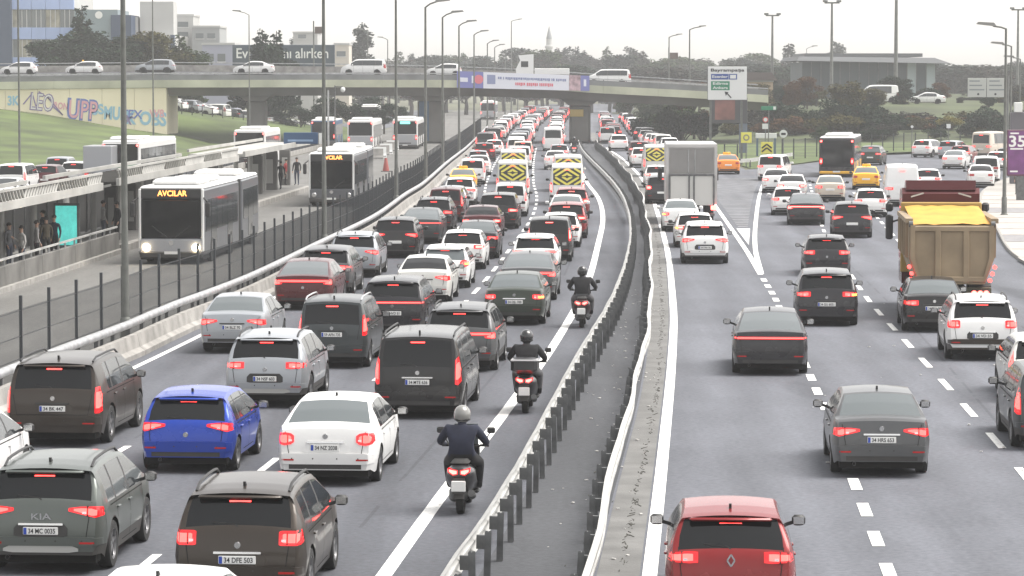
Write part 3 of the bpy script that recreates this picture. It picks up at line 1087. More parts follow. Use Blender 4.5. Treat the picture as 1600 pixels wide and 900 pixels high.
tree(432, 44, 408, 'conifer', 'dark', "second dark conifer before the billboard, beside its right-hand words", wide=1.4, base=2.4)
tree(422, 62, 403, 'bush', 'dark', "round dark shrub between the two billboard conifers", base=2.4, wide=.6)
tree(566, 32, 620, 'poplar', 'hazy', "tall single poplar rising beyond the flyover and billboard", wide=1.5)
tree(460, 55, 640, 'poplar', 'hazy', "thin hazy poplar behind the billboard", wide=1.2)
# hazy belt of trees beyond the flyover
rg = random.Random(21)
tops = [(598, 88), (622, 76), (640, 82), (661, 84), (683, 79), (704, 84), (722, 80), (742, 84), (765, 82), (786, 84), (804, 80), (821, 73), (838, 82), (848, 76), (874, 70), (886, 71), (899, 70), (912, 76), (924, 82), (937, 90), (948, 72),
        (960, 84), (972, 82), (985, 70), (999, 82), (1005, 78), (1022, 92), (1040, 92), (1056, 90), (1075, 84), (1092, 88), (1110, 92), (1128, 90), (1150, 88), (1170, 90), (1192, 80), (1215, 94), (1232, 66), (1252, 88), (1275, 86), (1308, 60), (1325, 90), (1350, 95), (1500, 100), (1525, 103), (1548, 100), (1572, 96), (1596, 94)]
for i, (x, y) in enumerate(tops):
    f = rg.choice(['round', 'round', 'round', 'conifer', 'poplar'])
    if y < 73:
        f = rg.choice(['conifer', 'poplar'])
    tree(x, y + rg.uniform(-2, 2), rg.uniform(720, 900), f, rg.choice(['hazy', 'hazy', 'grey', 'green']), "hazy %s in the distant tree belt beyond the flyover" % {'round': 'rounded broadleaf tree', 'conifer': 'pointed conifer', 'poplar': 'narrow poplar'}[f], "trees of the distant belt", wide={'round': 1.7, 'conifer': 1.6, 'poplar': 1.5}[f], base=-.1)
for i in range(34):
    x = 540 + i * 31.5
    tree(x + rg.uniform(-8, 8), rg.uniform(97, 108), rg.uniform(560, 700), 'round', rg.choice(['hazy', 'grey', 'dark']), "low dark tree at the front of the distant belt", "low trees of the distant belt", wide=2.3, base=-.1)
# right: autumn scrub round the sign board and along the verge
for px, yt, Y, f, c, lab, b, w in (
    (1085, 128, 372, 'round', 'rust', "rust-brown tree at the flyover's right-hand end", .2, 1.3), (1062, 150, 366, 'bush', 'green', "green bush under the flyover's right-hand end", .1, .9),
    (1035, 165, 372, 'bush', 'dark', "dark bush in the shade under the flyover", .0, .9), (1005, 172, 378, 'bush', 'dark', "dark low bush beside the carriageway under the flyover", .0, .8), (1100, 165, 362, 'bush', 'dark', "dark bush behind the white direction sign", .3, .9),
    (1192, 108, 440, 'round', 'dark', "dark round tree above the sand-coloured house", 3.0, 1.3),
    (1238, 122, 398, 'round', 'rust', "brown thin tree behind the round white sign", 2.2, 1.2), (1262, 118, 410, 'round', 'rust', "brown tree against the left corner of the glass pavilion", 2.6, 1.3),
    (1215, 150, 380, 'bush', 'dark', "dark scrub below the green sign", 1.5, 1.1), (1250, 172, 372, 'bush', 'olive', "olive scrub on the verge behind the round white sign", 1.2, 1.2),
    (1322, 122, 375, 'round', 'olive', "large olive-brown tree above the black bus", 1.5, 1.5), (1300, 150, 371, 'bush', 'dark', "dark bush at the left foot of the large olive tree", 1.2, 1.1), (1345, 152, 372, 'bush', 'dark', "dark bush at the right foot of the large olive tree", 1.3, 1.1),
    (1318, 200, 350, 'bush', 'dark', "low dark hedge clump behind the black bus", .5, 1.6), (1370, 196, 352, 'bush', 'dark', "low dark hedge clump right of the black bus", .5, 1.7), (1288, 196, 352, 'bush', 'green', "low green hedge clump left of the black bus", .5, 1.4),
    (1390, 118, 432, 'round', 'dark', "dark tree before the middle of the glass pavilion", 3.6, 1.5), (1410, 122, 436, 'round', 'dark', "dark tree before the pavilion's bright window", 3.6, 1.4), (1440, 140, 430, 'round', 'grey', "grey bare tree right of the glass pavilion", 3.5, 1.6),
    (1470, 128, 436, 'round', 'rust', "reddish bare tree beyond the pavilion's eaves", 3.5, 1.6), (1432, 178, 366, 'bush', 'olive', "olive bush behind the white car on the slip road", 1.4, 1.2), (1485, 176, 368, 'bush', 'yellow', "yellowing bush behind the white square sign", 1.4, 1.2),
    (1460, 196, 354, 'bush', 'dark', "dark hedge clump between the olive and the yellowing bush", .6, 1.6), (1510, 190, 358, 'bush', 'dark', "dark hedge clump below the pale gantry sign", .8, 1.5), (1545, 150, 400, 'round', 'dark', "dark tree behind the pale gantry sign", 2.5, 1.7),
    (1582, 140, 410, 'round', 'grey', "grey tree behind the right-hand lamp post", 2.8, 1.7), (1500, 150, 420, 'round', 'grey', "grey-brown tree left of the pale gantry sign", 3.2, 1.6), (1560, 190, 352, 'bush', 'dark', "dark hedge clump behind the purple advert panel", .6, 1.5)):
    tree(px, yt, Y, f, c, lab, None, b, w)
for i in range(30):
    tree(1060 + i * 18.5 + rg.uniform(-7, 7), rg.uniform(128, 160), rg.uniform(400, 455), 'round', rg.choice(['rust', 'grey', 'dark', 'olive', 'dark']), "leafless brownish tree in the scrub belt before the pavilion", "brown trees of the right scrub belt", base=2.4, wide=1.9)
for i in range(30):
    tree(1150 + i * 15.5 + rg.uniform(-6, 6), rg.uniform(160, 192), rg.uniform(352, 396), 'bush', rg.choice(['dark', 'dark', 'olive', 'rust', 'grey']), "dark overgrown bush on the slope behind the verge fence", "bushes on the slope behind the verge fence", base=.5, wide=1.5)
for i in range(16):
    tree(1205 + i * 25 + rg.uniform(-6, 6), rg.uniform(176, 200), rg.uniform(356, 398), 'bush', rg.choice(['dark', 'olive', 'rust', 'grey']), "scrubby autumn bush on the bank behind the slip road", "scrub bushes on the right bank", base=.8, wide=1.3)
# shrubs in the dark under the flyover and along the busway
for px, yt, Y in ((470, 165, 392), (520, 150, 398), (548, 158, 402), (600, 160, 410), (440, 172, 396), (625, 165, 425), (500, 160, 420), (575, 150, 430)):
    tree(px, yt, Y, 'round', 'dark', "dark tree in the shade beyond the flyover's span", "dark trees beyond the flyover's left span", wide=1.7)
for px, yt, Y in ((985, 150, 470), (1010, 152, 450), (1040, 150, 440), (1065, 140, 430), (1140, 140, 420), (970, 158, 520)):
    tree(px, yt, Y, 'round', 'green', "dull green tree beyond the flyover's right span", "green trees beyond the flyover's right span", wide=1.5)
# ------------------------------------------------------------------ buildings
M_BLUEG = mat("blue_panel", (0.33, 0.42, 0.66), .5, noise=(.3, .1))
M_NAVY = mat("navy_panel", (0.028, 0.05, 0.10), .5)
M_WIN = mat("office_glass", (0.14, 0.155, 0.16), .12, spec=.6)
M_CURT = mat("curtain_glass", (0.30, 0.28, 0.22), .35, noise=(.9, .35))
M_RENDER = mat("pale_render", (0.42, 0.42, 0.41), .85, noise=(.2, .1))
M_FRAME = mat("window_frame", (0.55, 0.55, 0.54), .5)
def office(px0, px1, Y, label, floors, top, bays, navy=()):
    """storeys of blue spandrel panels and window bands"""
    x0, x1 = D(px0, 50, Y).x, D(px1, 50, Y).x
    r = empty("office_building", ((x0 + x1) / 2, Y, 0), 0, label, "building")
    w = (x1 - x0) / 2
    put("wall", MB().box(-w, w, .4, 22, 0, top), M_RENDER, r)
    fh = 4.45
    for f in range(floors):
        z = 4.0 + f * fh
        bw = 2 * w / bays
        for b in range(bays):
            xa = -w + b * bw
            put("spandrel", MB().bbox(xa + .02, xa + bw - .02, .0, .42, z, z + 1.75, .02), M_BLUEG, r)
            win = put("window", MB().box(xa + .06, xa + bw - .06, .22, .38, z + 1.77, z + fh - .03), M_CURT if (b + f) % 3 == 1 else M_WIN, r)
            q = MB()
            for k in range(1, 3):
                xx = xa + bw * k / 3
                q.box(xx - .05, xx + .05, .14, .22, z + 1.77, z + fh - .03)
            put("mullions", q, M_FRAME, win)
    for a, b in navy:
        xa, xb = D(a, 50, Y).x - (x0 + x1) / 2, D(b, 50, Y).x - (x0 + x1) / 2
        put("pilaster", MB().box(xa, xb, -.9, .35, 0, top), M_NAVY, r)
    return r
office(-40, 116, 480, "blue and cream office block with navy corner pilaster", 5, 26, 7, ((-4, 19),))
o = office(192, 270, 476, "lower blue banded office wing behind the thick lamp mast", 2, 13.5, 4, ((267, 273),))
put("roof_plant", MB().box(-1.5, 3.5, 3, 8, 13.5, 18.5), M_RENDER, o)
put("roof_plant", MB().box(-3.5, -1.8, 3, 8, 13.5, 16.2), M_RENDER, o)
pt = D(150, 8, 474)
g = empty("link_building", (pt.x, 474, 0), 0, "grey connecting block with a white round emblem between the blue offices", "building")
put("wall", MB().box(-3.2, 3.2, 0, 14, 0, 17.2), mat("link_grey", (0.2, 0.25, 0.27), .7), g)
put("navy_bay", MB().box(2.2, 5.2, -.3, 10, 0, 16.4), M_NAVY, g)
put("emblem", MB().lathe([(.55, -.06), (.55, .01)], 20, 'y', (.4, 0, 16.4)), M_PLATE, g)
def block(px0, px1, ytop, Y, label, m, depth=12, wins=()):
    a, b = D(px0, ytop, Y), D(px1, ytop, Y)
    r = empty("building", ((a.x + b.x) / 2, Y, 0), 0, label, "building")
    w = (b.x - a.x) / 2
    put("wall", MB().box(-w, w, 0, depth, 0, a.z), m, r)
    put("parapet", MB().box(-w - .1, w + .1, -.1, depth + .1, a.z, a.z + .3), M_RENDER, r)
    for x0, x1, y0, y1 in wins:
        p0, p1 = D(x0, y1, Y), D(x1, y0, Y)
        wi = put("window", MB().box(p0.x - r.location.x, p1.x - r.location.x, -.08, .02, p0.z, p1.z), M_WIN, r)
        put("frame", MB().box(p0.x - r.location.x - .1, p1.x - r.location.x + .1, -.05, .0, p0.z - .15, p0.z - .02), M_FRAME, wi)
    return r
block(272, 302, 25, 500, "tall pale stair tower behind the lower blue wing", M_RENDER, 10, ((278, 294, 34, 42), (278, 294, 50, 60)))
block(300, 343, 43, 490, "plain grey block right of the pale stair tower", mat("grey_render", (0.3, 0.31, 0.31), .85), 12, ((306, 318, 52, 60), (324, 336, 52, 60)))
block(316, 366, 70, 470, "low lilac-grey building beside the billboard", mat("lilac_render", (0.3, 0.31, 0.38), .85), 12, ((322, 334, 84, 96), (340, 352, 84, 96)))
block(458, 496, 52, 560, "small hazy white block behind the billboard", M_RENDER, 10, ((466, 478, 54, 60),))
block(522, 545, 70, 540, "low cream building right of the billboard", mat("cream_render", (0.5, 0.46, 0.4), .85), 10, ((526, 540, 80, 88),))
# billboard
a, b = D(363, 70, 430), D(523, 105, 430)
bl = empty("billboard", ((a.x + b.x) / 2, 430, 0), 0, "dark teal billboard with white lettering behind two conifers", "billboard")
w = (b.x - a.x) / 2
put("panel", MB().bbox(-w, w, 0, .5, D(363, 108, 430).z, a.z, .05), mat("billboard_teal", (0.035, 0.055, 0.075), .6), bl)
for x in (-w * .8, -w * .3, w * .3, w * .8):
    put("leg", MB().box(x - .2, x + .2, .5, .9, 0, a.z - .5), M_POST, bl)
zt = D(400, 84, 430).z
put("lettering", text_mesh("Evi", 1.9, .02, 1.85, .02), M_PLATE, bl, (D(380, 84, 430).x - bl.location.x, -.03, zt))
put("lettering", text_mesh("n\u0131 al\u0131rken", 1.9, .02, 6.0, .02), M_PLATE, bl, (D(478, 84, 430).x - bl.location.x, -.03, zt))
# glass pavilion on the right
Yp = 500
a, b = D(1253, 90, Yp), D(1462, 90, Yp)
pv = empty("glass_pavilion", ((a.x + b.x) / 2, Yp, 3.0), 0, "dark glass pavilion with a wide flat overhanging roof on the right bank", "building")
w = (b.x - a.x) / 2
zr = D(1350, 96, Yp).z - 3
M_PGL = mat("pavilion_glass", (0.035, 0.055, 0.065), .6, noise=(.15, .2))
nb = 14
for k in range(nb):
    xa, xb = -w + 2 * w * k / nb, -w + 2 * w * (k + 1) / nb
    put("glass_panel", MB().box(xa + .06, xb - .06, 0, .2, 0, zr - .05), mat("pavilion_bright", (0.35, 0.42, 0.44), .3) if k in (11, 13) else M_PGL, pv)
    put("mullion", MB().box(xb - .06, xb + .06, -.12, .22, 0, zr - .05), M_POST, pv)
put("core", MB().box(-w + .3, w - .3, .4, 24, 0, zr - .1), M_PGL, pv)
q = MB()
q.add([(-w - 1.2, -4, zr + .1), (w + 1.9, -4, zr - .35), (w + 1.9, 26, zr - .35), (-w - 1.2, 26, zr + .1), (-w - .6, -2.5, zr + .75), (w - .5, -2.5, zr + .55), (w - .5, 26, zr + .55), (-w - .6, 26, zr + .75)],
      [(3, 2, 1, 0), (4, 5, 6, 7), (0, 1, 5, 4), (1, 2, 6, 5), (2, 3, 7, 6), (3, 0, 4, 7)])
put("roof", q, mat("pavilion_roof", (0.08, 0.085, 0.09), .8), pv)
put("roof_band", MB().box(-w + .3, w - 2.2, -1.2, 20, zr + .7, zr + 1.25), mat("pavilion_band", (0.10, 0.105, 0.11), .6), pv)
# sand-coloured house
h = block(1166, 1208, 128, 436, "sand-coloured house with a dark tiled roof behind the direction sign", mat("sand_render", (0.36, 0.28, 0.19), .85, noise=(.4, .15)), 10, ((1172, 1178, 146, 154), (1184, 1188, 142, 154), (1194, 1198, 142, 154)))
hz = D(1166, 128, 436).z
put("tiled_roof", MB().prism([(-2.4, hz + .2), (2.4, hz + .2), (1.6, hz + 1.3), (-1.6, hz + 1.3)], -.5, 10.5, 'y'), mat("roof_tile", (0.09, 0.07, 0.065), .8), h)
# minaret
pt = D(858, 41, 1000)
mn = empty("minaret", (pt.x, 1000, 0), 0, "thin pointed minaret standing above the distant trees", "minaret")
put("shaft", MB().lathe([(1.1, 0), (1.0, pt.z * .70), (1.35, pt.z * .71), (1.35, pt.z * .735), (.9, pt.z * .74), (.85, pt.z * .83)], 12).mesh("s", smooth=40), M_RENDER, mn)
put("spire", MB().lathe([(.95, pt.z * .83), (.05, pt.z)], 12).mesh("s", smooth=40), mat("lead_roof", (0.2, 0.21, 0.22), .6), mn)

# ------------------------------------------------------------------ more lamps and masts
lamp_post(D(1077, 200, 400) * Vector((1, 1, 0)), D(0, 46, 400).z, 1.9, "grey street lamp behind the flyover's right-hand end, arm to the right", r=.16)
lamp_post(D(1045, 200, 470) * Vector((1, 1, 0)), D(0, 58, 470).z, 1.7, "smaller street lamp left of the one at the flyover's end", r=.16)
lamp_post(D(799, 160, 640) * Vector((1, 1, 0)), D(0, 33, 640).z, 2.2, "hazy street lamp standing above the banner's middle", r=.17)
lamp_post(D(390, 205, 345) * Vector((1, 1, 0)), D(0, 23, 345).z, -1.4, "thin street lamp rising past the billboard's left edge", r=.1)
lamp_post(D(606, 160, 520) * Vector((1, 1, 0)), D(0, 62, 520).z, -1.2, "small hazy street lamp right of the poplar", r=.14)
lamp_post(D(575, 200, 440) * Vector((1, 1, 0)), D(0, 50, 440).z, -1.2, "street lamp standing against the poplar", r=.12)
lamp_post(G(1569, 336, .13), D(0, 49, 168).z, -.9, "grey street lamp on the pavement beside the purple advert panel", r=.115, armz=.12)
lamp_post(D(1578, 300, 235) * Vector((1, 1, 0)), D(0, 72, 235).z, -.9, "second grey street lamp behind the one by the advert panel", r=.12, armz=.12)
lamp_post(D(1592, 300, 290) * Vector((1, 1, 0)), D(0, 92, 290).z, -.9, "third grey street lamp behind the one by the advert panel", r=.12, armz=.12)
lamp_post(D(1260, 130, 505) * Vector((1, 1, 0)) + Vector((0, 0, 3)), D(0, 76, 505).z - 3, 1.3, "small lamp standing at the pavilion's left roof corner", r=.09)
lamp_post(D(31, 280, 205) * Vector((1, 1, 0)), 15, 1.2, "thin lamp mast on the service road behind the station roof", r=.09)
lamp_post(D(240, 240, 290) * Vector((1, 1, 0)), 15.5, 1.2, "thin lamp mast before the graffiti wall", r=.10)
for px, yt, Y, lab, rr in ((1300, 3, 470, "tall floodlight mast before the pavilion's left end", .28), (1207, 23, 520, "hazy floodlight mast left of the pavilion", .28), (1401, -60, 460, "tallest thick mast before the pavilion, rising out of view", .33), (1591, 14, 520, "hazy floodlight mast behind the right-hand lamps", .28)):
    pt = D(px, yt, Y)
    r = empty("floodlight_mast", (pt.x, Y, 2.5), 0, lab, "mast")
    hh = pt.z - 2.5
    put("mast", MB().tube([(0, 0, -.5), (0, 0, hh)], rr, 8, rr * .55).mesh("m", smooth=60), M_MAST, r)
    put("crossarm", MB().box(-1.1, 1.1, -.15, .15, hh - .25, hh), M_MAST, r)
    for k in (-1, 1):
        put("floodlight", MB().bbox(k * 1.0 - .35, k * 1.0 + .35, -.35, .2, hh - .05, hh + .3, .05), M_MAST, r)

# ------------------------------------------------------------------ signs
M_SIGNW = mat("sign_white", (0.62, 0.63, 0.62), .45)
M_SIGNB = mat("sign_blue", (0.03, 0.07, 0.25), .45)
M_SIGNG = mat("sign_green", (0.02, 0.19, 0.10), .45)
Ys = 264
a, b = D(1106, 156, Ys), D(1167, 104, Ys)
sg = empty("direction_sign", ((a.x + b.x) / 2, Ys, 0), 0, "white direction sign with blue and green name boxes and an arrow", "road sign")
w, zb, ztp = (b.x - a.x) / 2, a.z, b.z
put("panel", MB().bbox(-w, w, 0, .08, zb, ztp, .02), M_SIGNW, sg)
put("border", MB().box(-w - .03, w + .03, .02, .1, zb - .03, ztp + .03), M_POST, sg)
hgt = ztp - zb
def on_sign(root, mb, m, name, parent=None):
    return put(name, mb, m, root)
put("lettering", text_mesh("Bayrampa\u015fa", .34, .006, w * 1.72, .008), M_INKTXT, sg, (0, -.012, zb + hgt * .89))
put("name_box", MB().box(-w * .84, w * .06, -.012, .0, zb + hgt * .61, zb + hgt * .78), M_SIGNB, sg)
put("name_box", MB().box(w * .08, w * .5, -.012, .0, zb + hgt * .61, zb + hgt * .78), M_SIGNB, sg)
put("number_box", MB().box(w * .14, w * .44, -.02, -.012, zb + hgt * .64, zb + hgt * .75), M_SIGNW, sg)
put("lettering", text_mesh("Esenler", .3, .005, w * .8, .006), M_SIGNW, sg, (-w * .39, -.02, zb + hgt * .695))
put("name_box", MB().box(-w * .84, w * .12, -.012, .0, zb + hgt * .29, zb + hgt * .56), M_SIGNG, sg)
put("lettering", text_mesh("Edirne", .3, .005, w * .78, .006), M_SIGNW, sg, (-w * .36, -.02, zb + hgt * .49))
put("lettering", text_mesh("Ankara", .3, .005, w * .78, .006), M_SIGNW, sg, (-w * .36, -.02, zb + hgt * .36))
q = MB()
q.bar((w * .2, -.016, zb + hgt * .06), (-w * .02, -.016, zb + hgt * .2), .09, .012, (0, 1, 0))
q.add([(-w * .14, -.017, zb + hgt * .25), (w * .06, -.017, zb + hgt * .23), (-w * .08, -.017, zb + hgt * .12)], [(0, 1, 2)])
put("arrow", q, M_INKTXT, sg)
for x in (-w * .85, w * .75):
    put("leg", MB().box(x - .09, x + .09, .1, .3, 0, ztp - .1), M_MAST, sg)
# advert board below and behind it
a, b = D(1112, 193, 300), D(1168, 152, 300)
ad = empty("advert_board", ((a.x + b.x) / 2, 300, 0), 0, "dark framed advert board below the white direction sign", "billboard")
w = (b.x - a.x) / 2
put("frame", MB().bbox(-w, w, 0, .35, a.z, b.z, .05), mat("ad_frame", (0.05, 0.05, 0.055), .6), ad)
put("poster", MB().box(-w * .82, w * .3, -.02, 0, a.z + .35, b.z - .2), mat("ad_poster", (0.17, 0.07, 0.06), .6, noise=(.5, .6)), ad)
put("leg", MB().bbox(w * .55, w * 1.0, .05, .45, 0, a.z, .05), mat("ad_leg", (0.10, 0.12, 0.16), .5), ad)
def small_sign(px, py, base_py, shape, label, size, m, cat="road sign"):
    """roadside plate on a post; (px, py) its middle, base_py the foot of its post"""
    g_ = G(px, base_py)
    Y_ = min(g_.y, 318)
    pt = D(px, py, Y_)
    r = empty("road_sign", (pt.x, Y_, 0), 0, label, cat)
    put("post", MB().tube([(0, 0, -.02), (0, 0, pt.z + size * .4)], .045, 8).mesh("p", smooth=60), M_MAST, r)
    if shape == 'square':
        pl = put("plate", MB().bbox(-size / 2, size / 2, -.07, -.04, pt.z - size / 2, pt.z + size / 2, .01), m, r)
    elif shape == 'round':
        pl = put("plate", MB().lathe([(size / 2, -.07), (size / 2, -.04)], 22, 'y', (0, 0, pt.z)), m, r)
    else:
        pl = put("plate", MB().bbox(-size, size, -.07, -.04, pt.z - size * .26, pt.z + size * .26, .01), m, r)
    return r, pt.z
M_YEL = mat("sign_yellow", (0.66, 0.62, 0.10), .5)
M_REDS = mat("sign_red", (0.5, 0.05, 0.05), .5)
r, z = small_sign(1166, 215, 262, 'square', "yellow square sign with a grey ring beside the advert board's leg", .85, M_YEL)
put("ring", MB().lathe([(.26, -.085), (.26, -.07)], 20, 'y', (0, 0, z)), mat("sign_grey", (0.2, 0.2, 0.16), .5), r)
put("ring_middle", MB().lathe([(.15, -.095), (.15, -.085)], 20, 'y', (0, 0, z)), M_YEL, r)
r, z = small_sign(1198, 231, 268, 'square', "yellow and black chevron board at the tip of the verge", .9, M_YEL)
for k in (-.24, .04):
    q = MB()
    for sd in (1, -1):
        q.bar((0, -.08, z + k + .24), (sd * .38, -.08, z + k - .06), .12, .012, (0, 1, 0))
    put("chevron", q, M_INKTXT, r)
r, z = small_sign(1224, 209, 250, 'round', "round white sign with dark symbol on the verge", .7, M_SIGNW)
put("rim", MB().lathe([(.36, -.062), (.36, -.05)], 22, 'y', (0, 0, z)), mat("sign_grey", (0.2, 0.2, 0.16), .5), r)
put("symbol", MB().bbox(-.2, .2, -.085, -.07, z - .1, z + .08, .03), M_INKTXT, r)
r, z = small_sign(1201, 169, 252, 'wide', "green sign with white end plate above the scrub", .66, M_SIGNG)
put("end_plate", MB().box(.4, .62, -.085, -.07, z - .13, z + .14), M_SIGNW, r)
r, z = small_sign(1196, 187, 250, 'round', "small round red-rimmed sign above a white plate", .5, M_REDS)
put("face", MB().lathe([(.17, -.085), (.17, -.07)], 18, 'y', (0, 0, z)), M_SIGNW, r)
put("lower_plate", MB().box(-.28, .28, -.07, -.04, z - .82, z - .35), M_SIGNW, r)
r, z = small_sign(1482, 197, 246, 'square', "small white square sign on a post before the yellowing bush", .38, M_SIGNW)
r, z = small_sign(1425, 198, 246, 'round', "small white round sign left of the white square sign", .26, M_SIGNW)
# blue frame shelter sign
a = D(1183, 250, 290)
sh = empty("shelter_frame", (D(1197, 230, 290).x, 290, 0), 0, "blue-grey frame with a white header behind the chevron board", "shelter")
for x in (-.8, .8):
    put("post", MB().box(x - .09, x + .09, -.09, .09, -.05, 2.2), mat("shelter_blue", (0.07, 0.11, 0.15), .5), sh)
put("header", MB().bbox(-.95, .95, -.12, .12, 1.75, 2.2, .02), M_SIGNW, sh)
# pale gantry sign on the right
Yg = 310
a, b = D(1512, 152, Yg), D(1572, 122, Yg)
gs = empty("gantry_sign", ((a.x + b.x) / 2, Yg, 0), 0, "pale grey overhead sign with faint text rows beside the right lamp post", "road sign")
w = (b.x - a.x) / 2
mg = mat("sign_pale", (0.40, 0.41, 0.38), .6)
put("panel", MB().bbox(-w, -.06, 0, .08, a.z, b.z, .02), mg, gs)
put("panel", MB().bbox(.0, w, 0, .08, a.z, b.z, .02), mg, gs)
for sd in (-1, 1):
    for k in range(3):
        x0 = -w * .92 if sd < 0 else w * .12
        put("text_row", MB().box(x0, x0 + w * (.55 + .12 * k), -.012, .0, b.z - .35 - k * .42, b.z - .22 - k * .42), mat("sign_grey_ink", (0.18, 0.2, 0.2), .6), gs)
    put("arrow_mark", MB().lathe([(.11, -.014), (.11, .0)], 10, 'y', (sd * w * .45, 0, a.z + .3)), M_INKTXT, gs)
put("mast", MB().tube([(w + .2, .2, -.1), (w + .2, .2, b.z + .2)], .13, 8).mesh("m", smooth=60), M_MAST, gs)
put("crossbar", MB().bar((-w, .14, (a.z + b.z) / 2), (w + .2, .2, (a.z + b.z) / 2), .1), M_MAST, gs)
# purple advert panel with the price
Yq = 186
a, b = D(1575, 273, Yq), D(1622, 205, Yq)
pp = empty("advert_stand", ((a.x + b.x) / 2, Yq, .13), 0, "purple advert panel with a white number on the pavement", "advert")
w = (b.x - a.x) / 2
put("case", MB().bbox(-w - .06, w + .06, 0, .22, a.z - .2, b.z - .05, .03), mat("ad_case", (0.10, 0.03, 0.06), .5), pp)
put("poster", MB().box(-w, w, -.015, .0, a.z - .1, b.z - .13), mat("poster_purple", (0.14, 0.035, 0.15), .5, noise=(1.5, .3)), pp)
put("lettering", text_mesh("35", .9, .006, .95, .02), M_PLATE, pp, (-.35, -.025, b.z - .75))
for k, (zz, ww) in enumerate(((b.z - .3, .5), (b.z - 1.2, .75), (a.z + .02, .45))):
    put("text_row", MB().box(-.75, -.75 + ww, -.022, -.015, zz, zz + .09), M_PLATE, pp)
put("foot", MB().bbox(-.35, .35, .02, .2, 0, a.z - .2, .02), M_POST, pp)
# dark kiosk display above
pt = D(1591, 185, 215)
ks = empty("display_column", (pt.x, 215, .13), 0, "dark display column with a pale box on top behind the purple panel", "column")
put("column", MB().bbox(-.5, .5, 0, .4, 0, D(1591, 176, 215).z - .1, .04), mat("column_dark", (0.09, 0.085, 0.1), .5), ks)
put("head_box", MB().bbox(-.26, .26, -.1, .3, D(1591, 176, 215).z - .1, D(1591, 163, 215).z, .03), M_SIGNW, ks)
# small dark signs on masts in the haze
for px, py, Y_, lab in ((499, 47, 420, "small brown sign on a thin pole beside the billboard"), (1053, 87, 470, "small dark sign below the lamp at the flyover's end")):
    pt = D(px, py, Y_)
    r = empty("road_sign", (pt.x, Y_, 0), 0, lab, "road sign")
    put("plate", MB().bbox(-.6, .6, -.05, .05, pt.z - .45, pt.z + .45, .02), mat("sign_brown", (0.10, 0.07, 0.06), .6), r)
    put("post", MB().tube([(-.75, 0, 0), (-.75, 0, pt.z + 1.2)], .09, 8).mesh("p", smooth=60), M_MAST, r)
    put("bracket", MB().bar((-.75, 0, pt.z), (-.5, 0, pt.z), .08), M_MAST, r)
# posts of the verge fence
vf = empty("verge_fence", (0, 0, 0), 0, "thin wire fence with dark posts along the grass verge", "fence")
vp = MB().box(-.05, .05, -.05, .05, 0, 1.9).mesh("fence_post")
C_V = [(1132, 262), (1152, 262), (1222, 251), (1240, 250), (1258, 249), (1276, 247), (1345, 240), (1362, 240), (1379, 239), (1396, 239), (1412, 238), (1430, 238), (1450, 237), (1470, 236), (1500, 235), (1530, 234), (1565, 233)]
prev = None
for px, py in C_V:
    g_ = G(px, py)
    put("fence_post", vp, M_FENCE, vf, g_)
    if prev is not None and (g_ - prev).length < 12:
        for z in (.5, 1.1, 1.7):
            put("wire", MB().bar(prev + Vector((0, 0, z)), g_ + Vector((0, 0, z)), .015), M_FENCE, vf)
    prev = g_
# short guard rail by the verge tip
vr = empty("guard_rail", G(1140, 264), 0, "short pale guard rail at the tip of the grass verge", "guard rail")
g0 = G(1140, 264)
for (x0, y0), (x1, y1) in (((1140, 264), (1172, 262)), ((1172, 262), (1200, 258)), ((1200, 258), (1238, 252))):
    A, B_ = G(x0, y0), G(x1, y1)
    put("rail_beam", MB().bar(A - g0 + Vector((0, 0, .6)), B_ - g0 + Vector((0, 0, .6)), .06, .3), M_GALV_L, vr)
    put("post", MB().box(A.x - g0.x - .06, A.x - g0.x + .06, A.y - g0.y - .06, A.y - g0.y + .06, 0, .6), M_POST, vr)

# ------------------------------------------------------------------ station on the busway
M_PLATF = mat("platform_paving", (0.13, 0.127, 0.12), .85, noise=(.6, .25), bump=(8, .3))
q = MB()
vs, fs = [], []
ys = [60 + i * 5 for i in range(31)]
for i, Y in enumerate(ys):
    a, b = C_PLAT.x(Y), C_PLAT2.x(Y)
    vs += [(a, Y, -.02), (a, Y, .28), (b, Y, .28), (b, Y, -.02)]
    if i:
        for k in range(3):
            fs.append((4 * i - 4 + k, 4 * i - 4 + k + 1, 4 * i + k + 1, 4 * i + k))
fs += [(0, 1, 2, 3), tuple(4 * (len(ys) - 1) + k for k in (3, 2, 1, 0))]
q.add(vs, fs)
kind(put("platform", q, M_PLATF), "structure")
# parapet wall with handrail along its near half
pw = empty("platform_wall", C_PLAT.at(92), 0, "grey parapet wall with pale handrail along the station platform", "wall")
o0 = C_PLAT.at(92)
ysl = C_PLAT.steps(92, 133, 3.4)
for a, b in zip(ysl, ysl[1:]):
    A, B_ = C_PLAT.at(a), C_PLAT.at(b)
    rz = -math.atan2(B_.x - A.x, B_.y - A.y)
    L_ = (B_ - A).length
    put("wall_panel", MB().bbox(-.02, .16, .01, L_ - .01, -.02, .86, .015), M_CONC_D, pw, A - o0, rz)
    put("wall_foot", MB().box(.0, .34, .0, L_, -.02, .18), M_CONC, pw, A - o0, rz)
    put("handrail", MB().bar((.07, 0, 1.08), (.07, L_, 1.08), .07), M_GALV_L, pw, A - o0, rz)
    for t in (.3, L_ / 2):
        put("handrail_post", MB().box(.04, .1, t - .03, t + .03, 0.85, 1.08), M_GALV, pw, A - o0, rz)
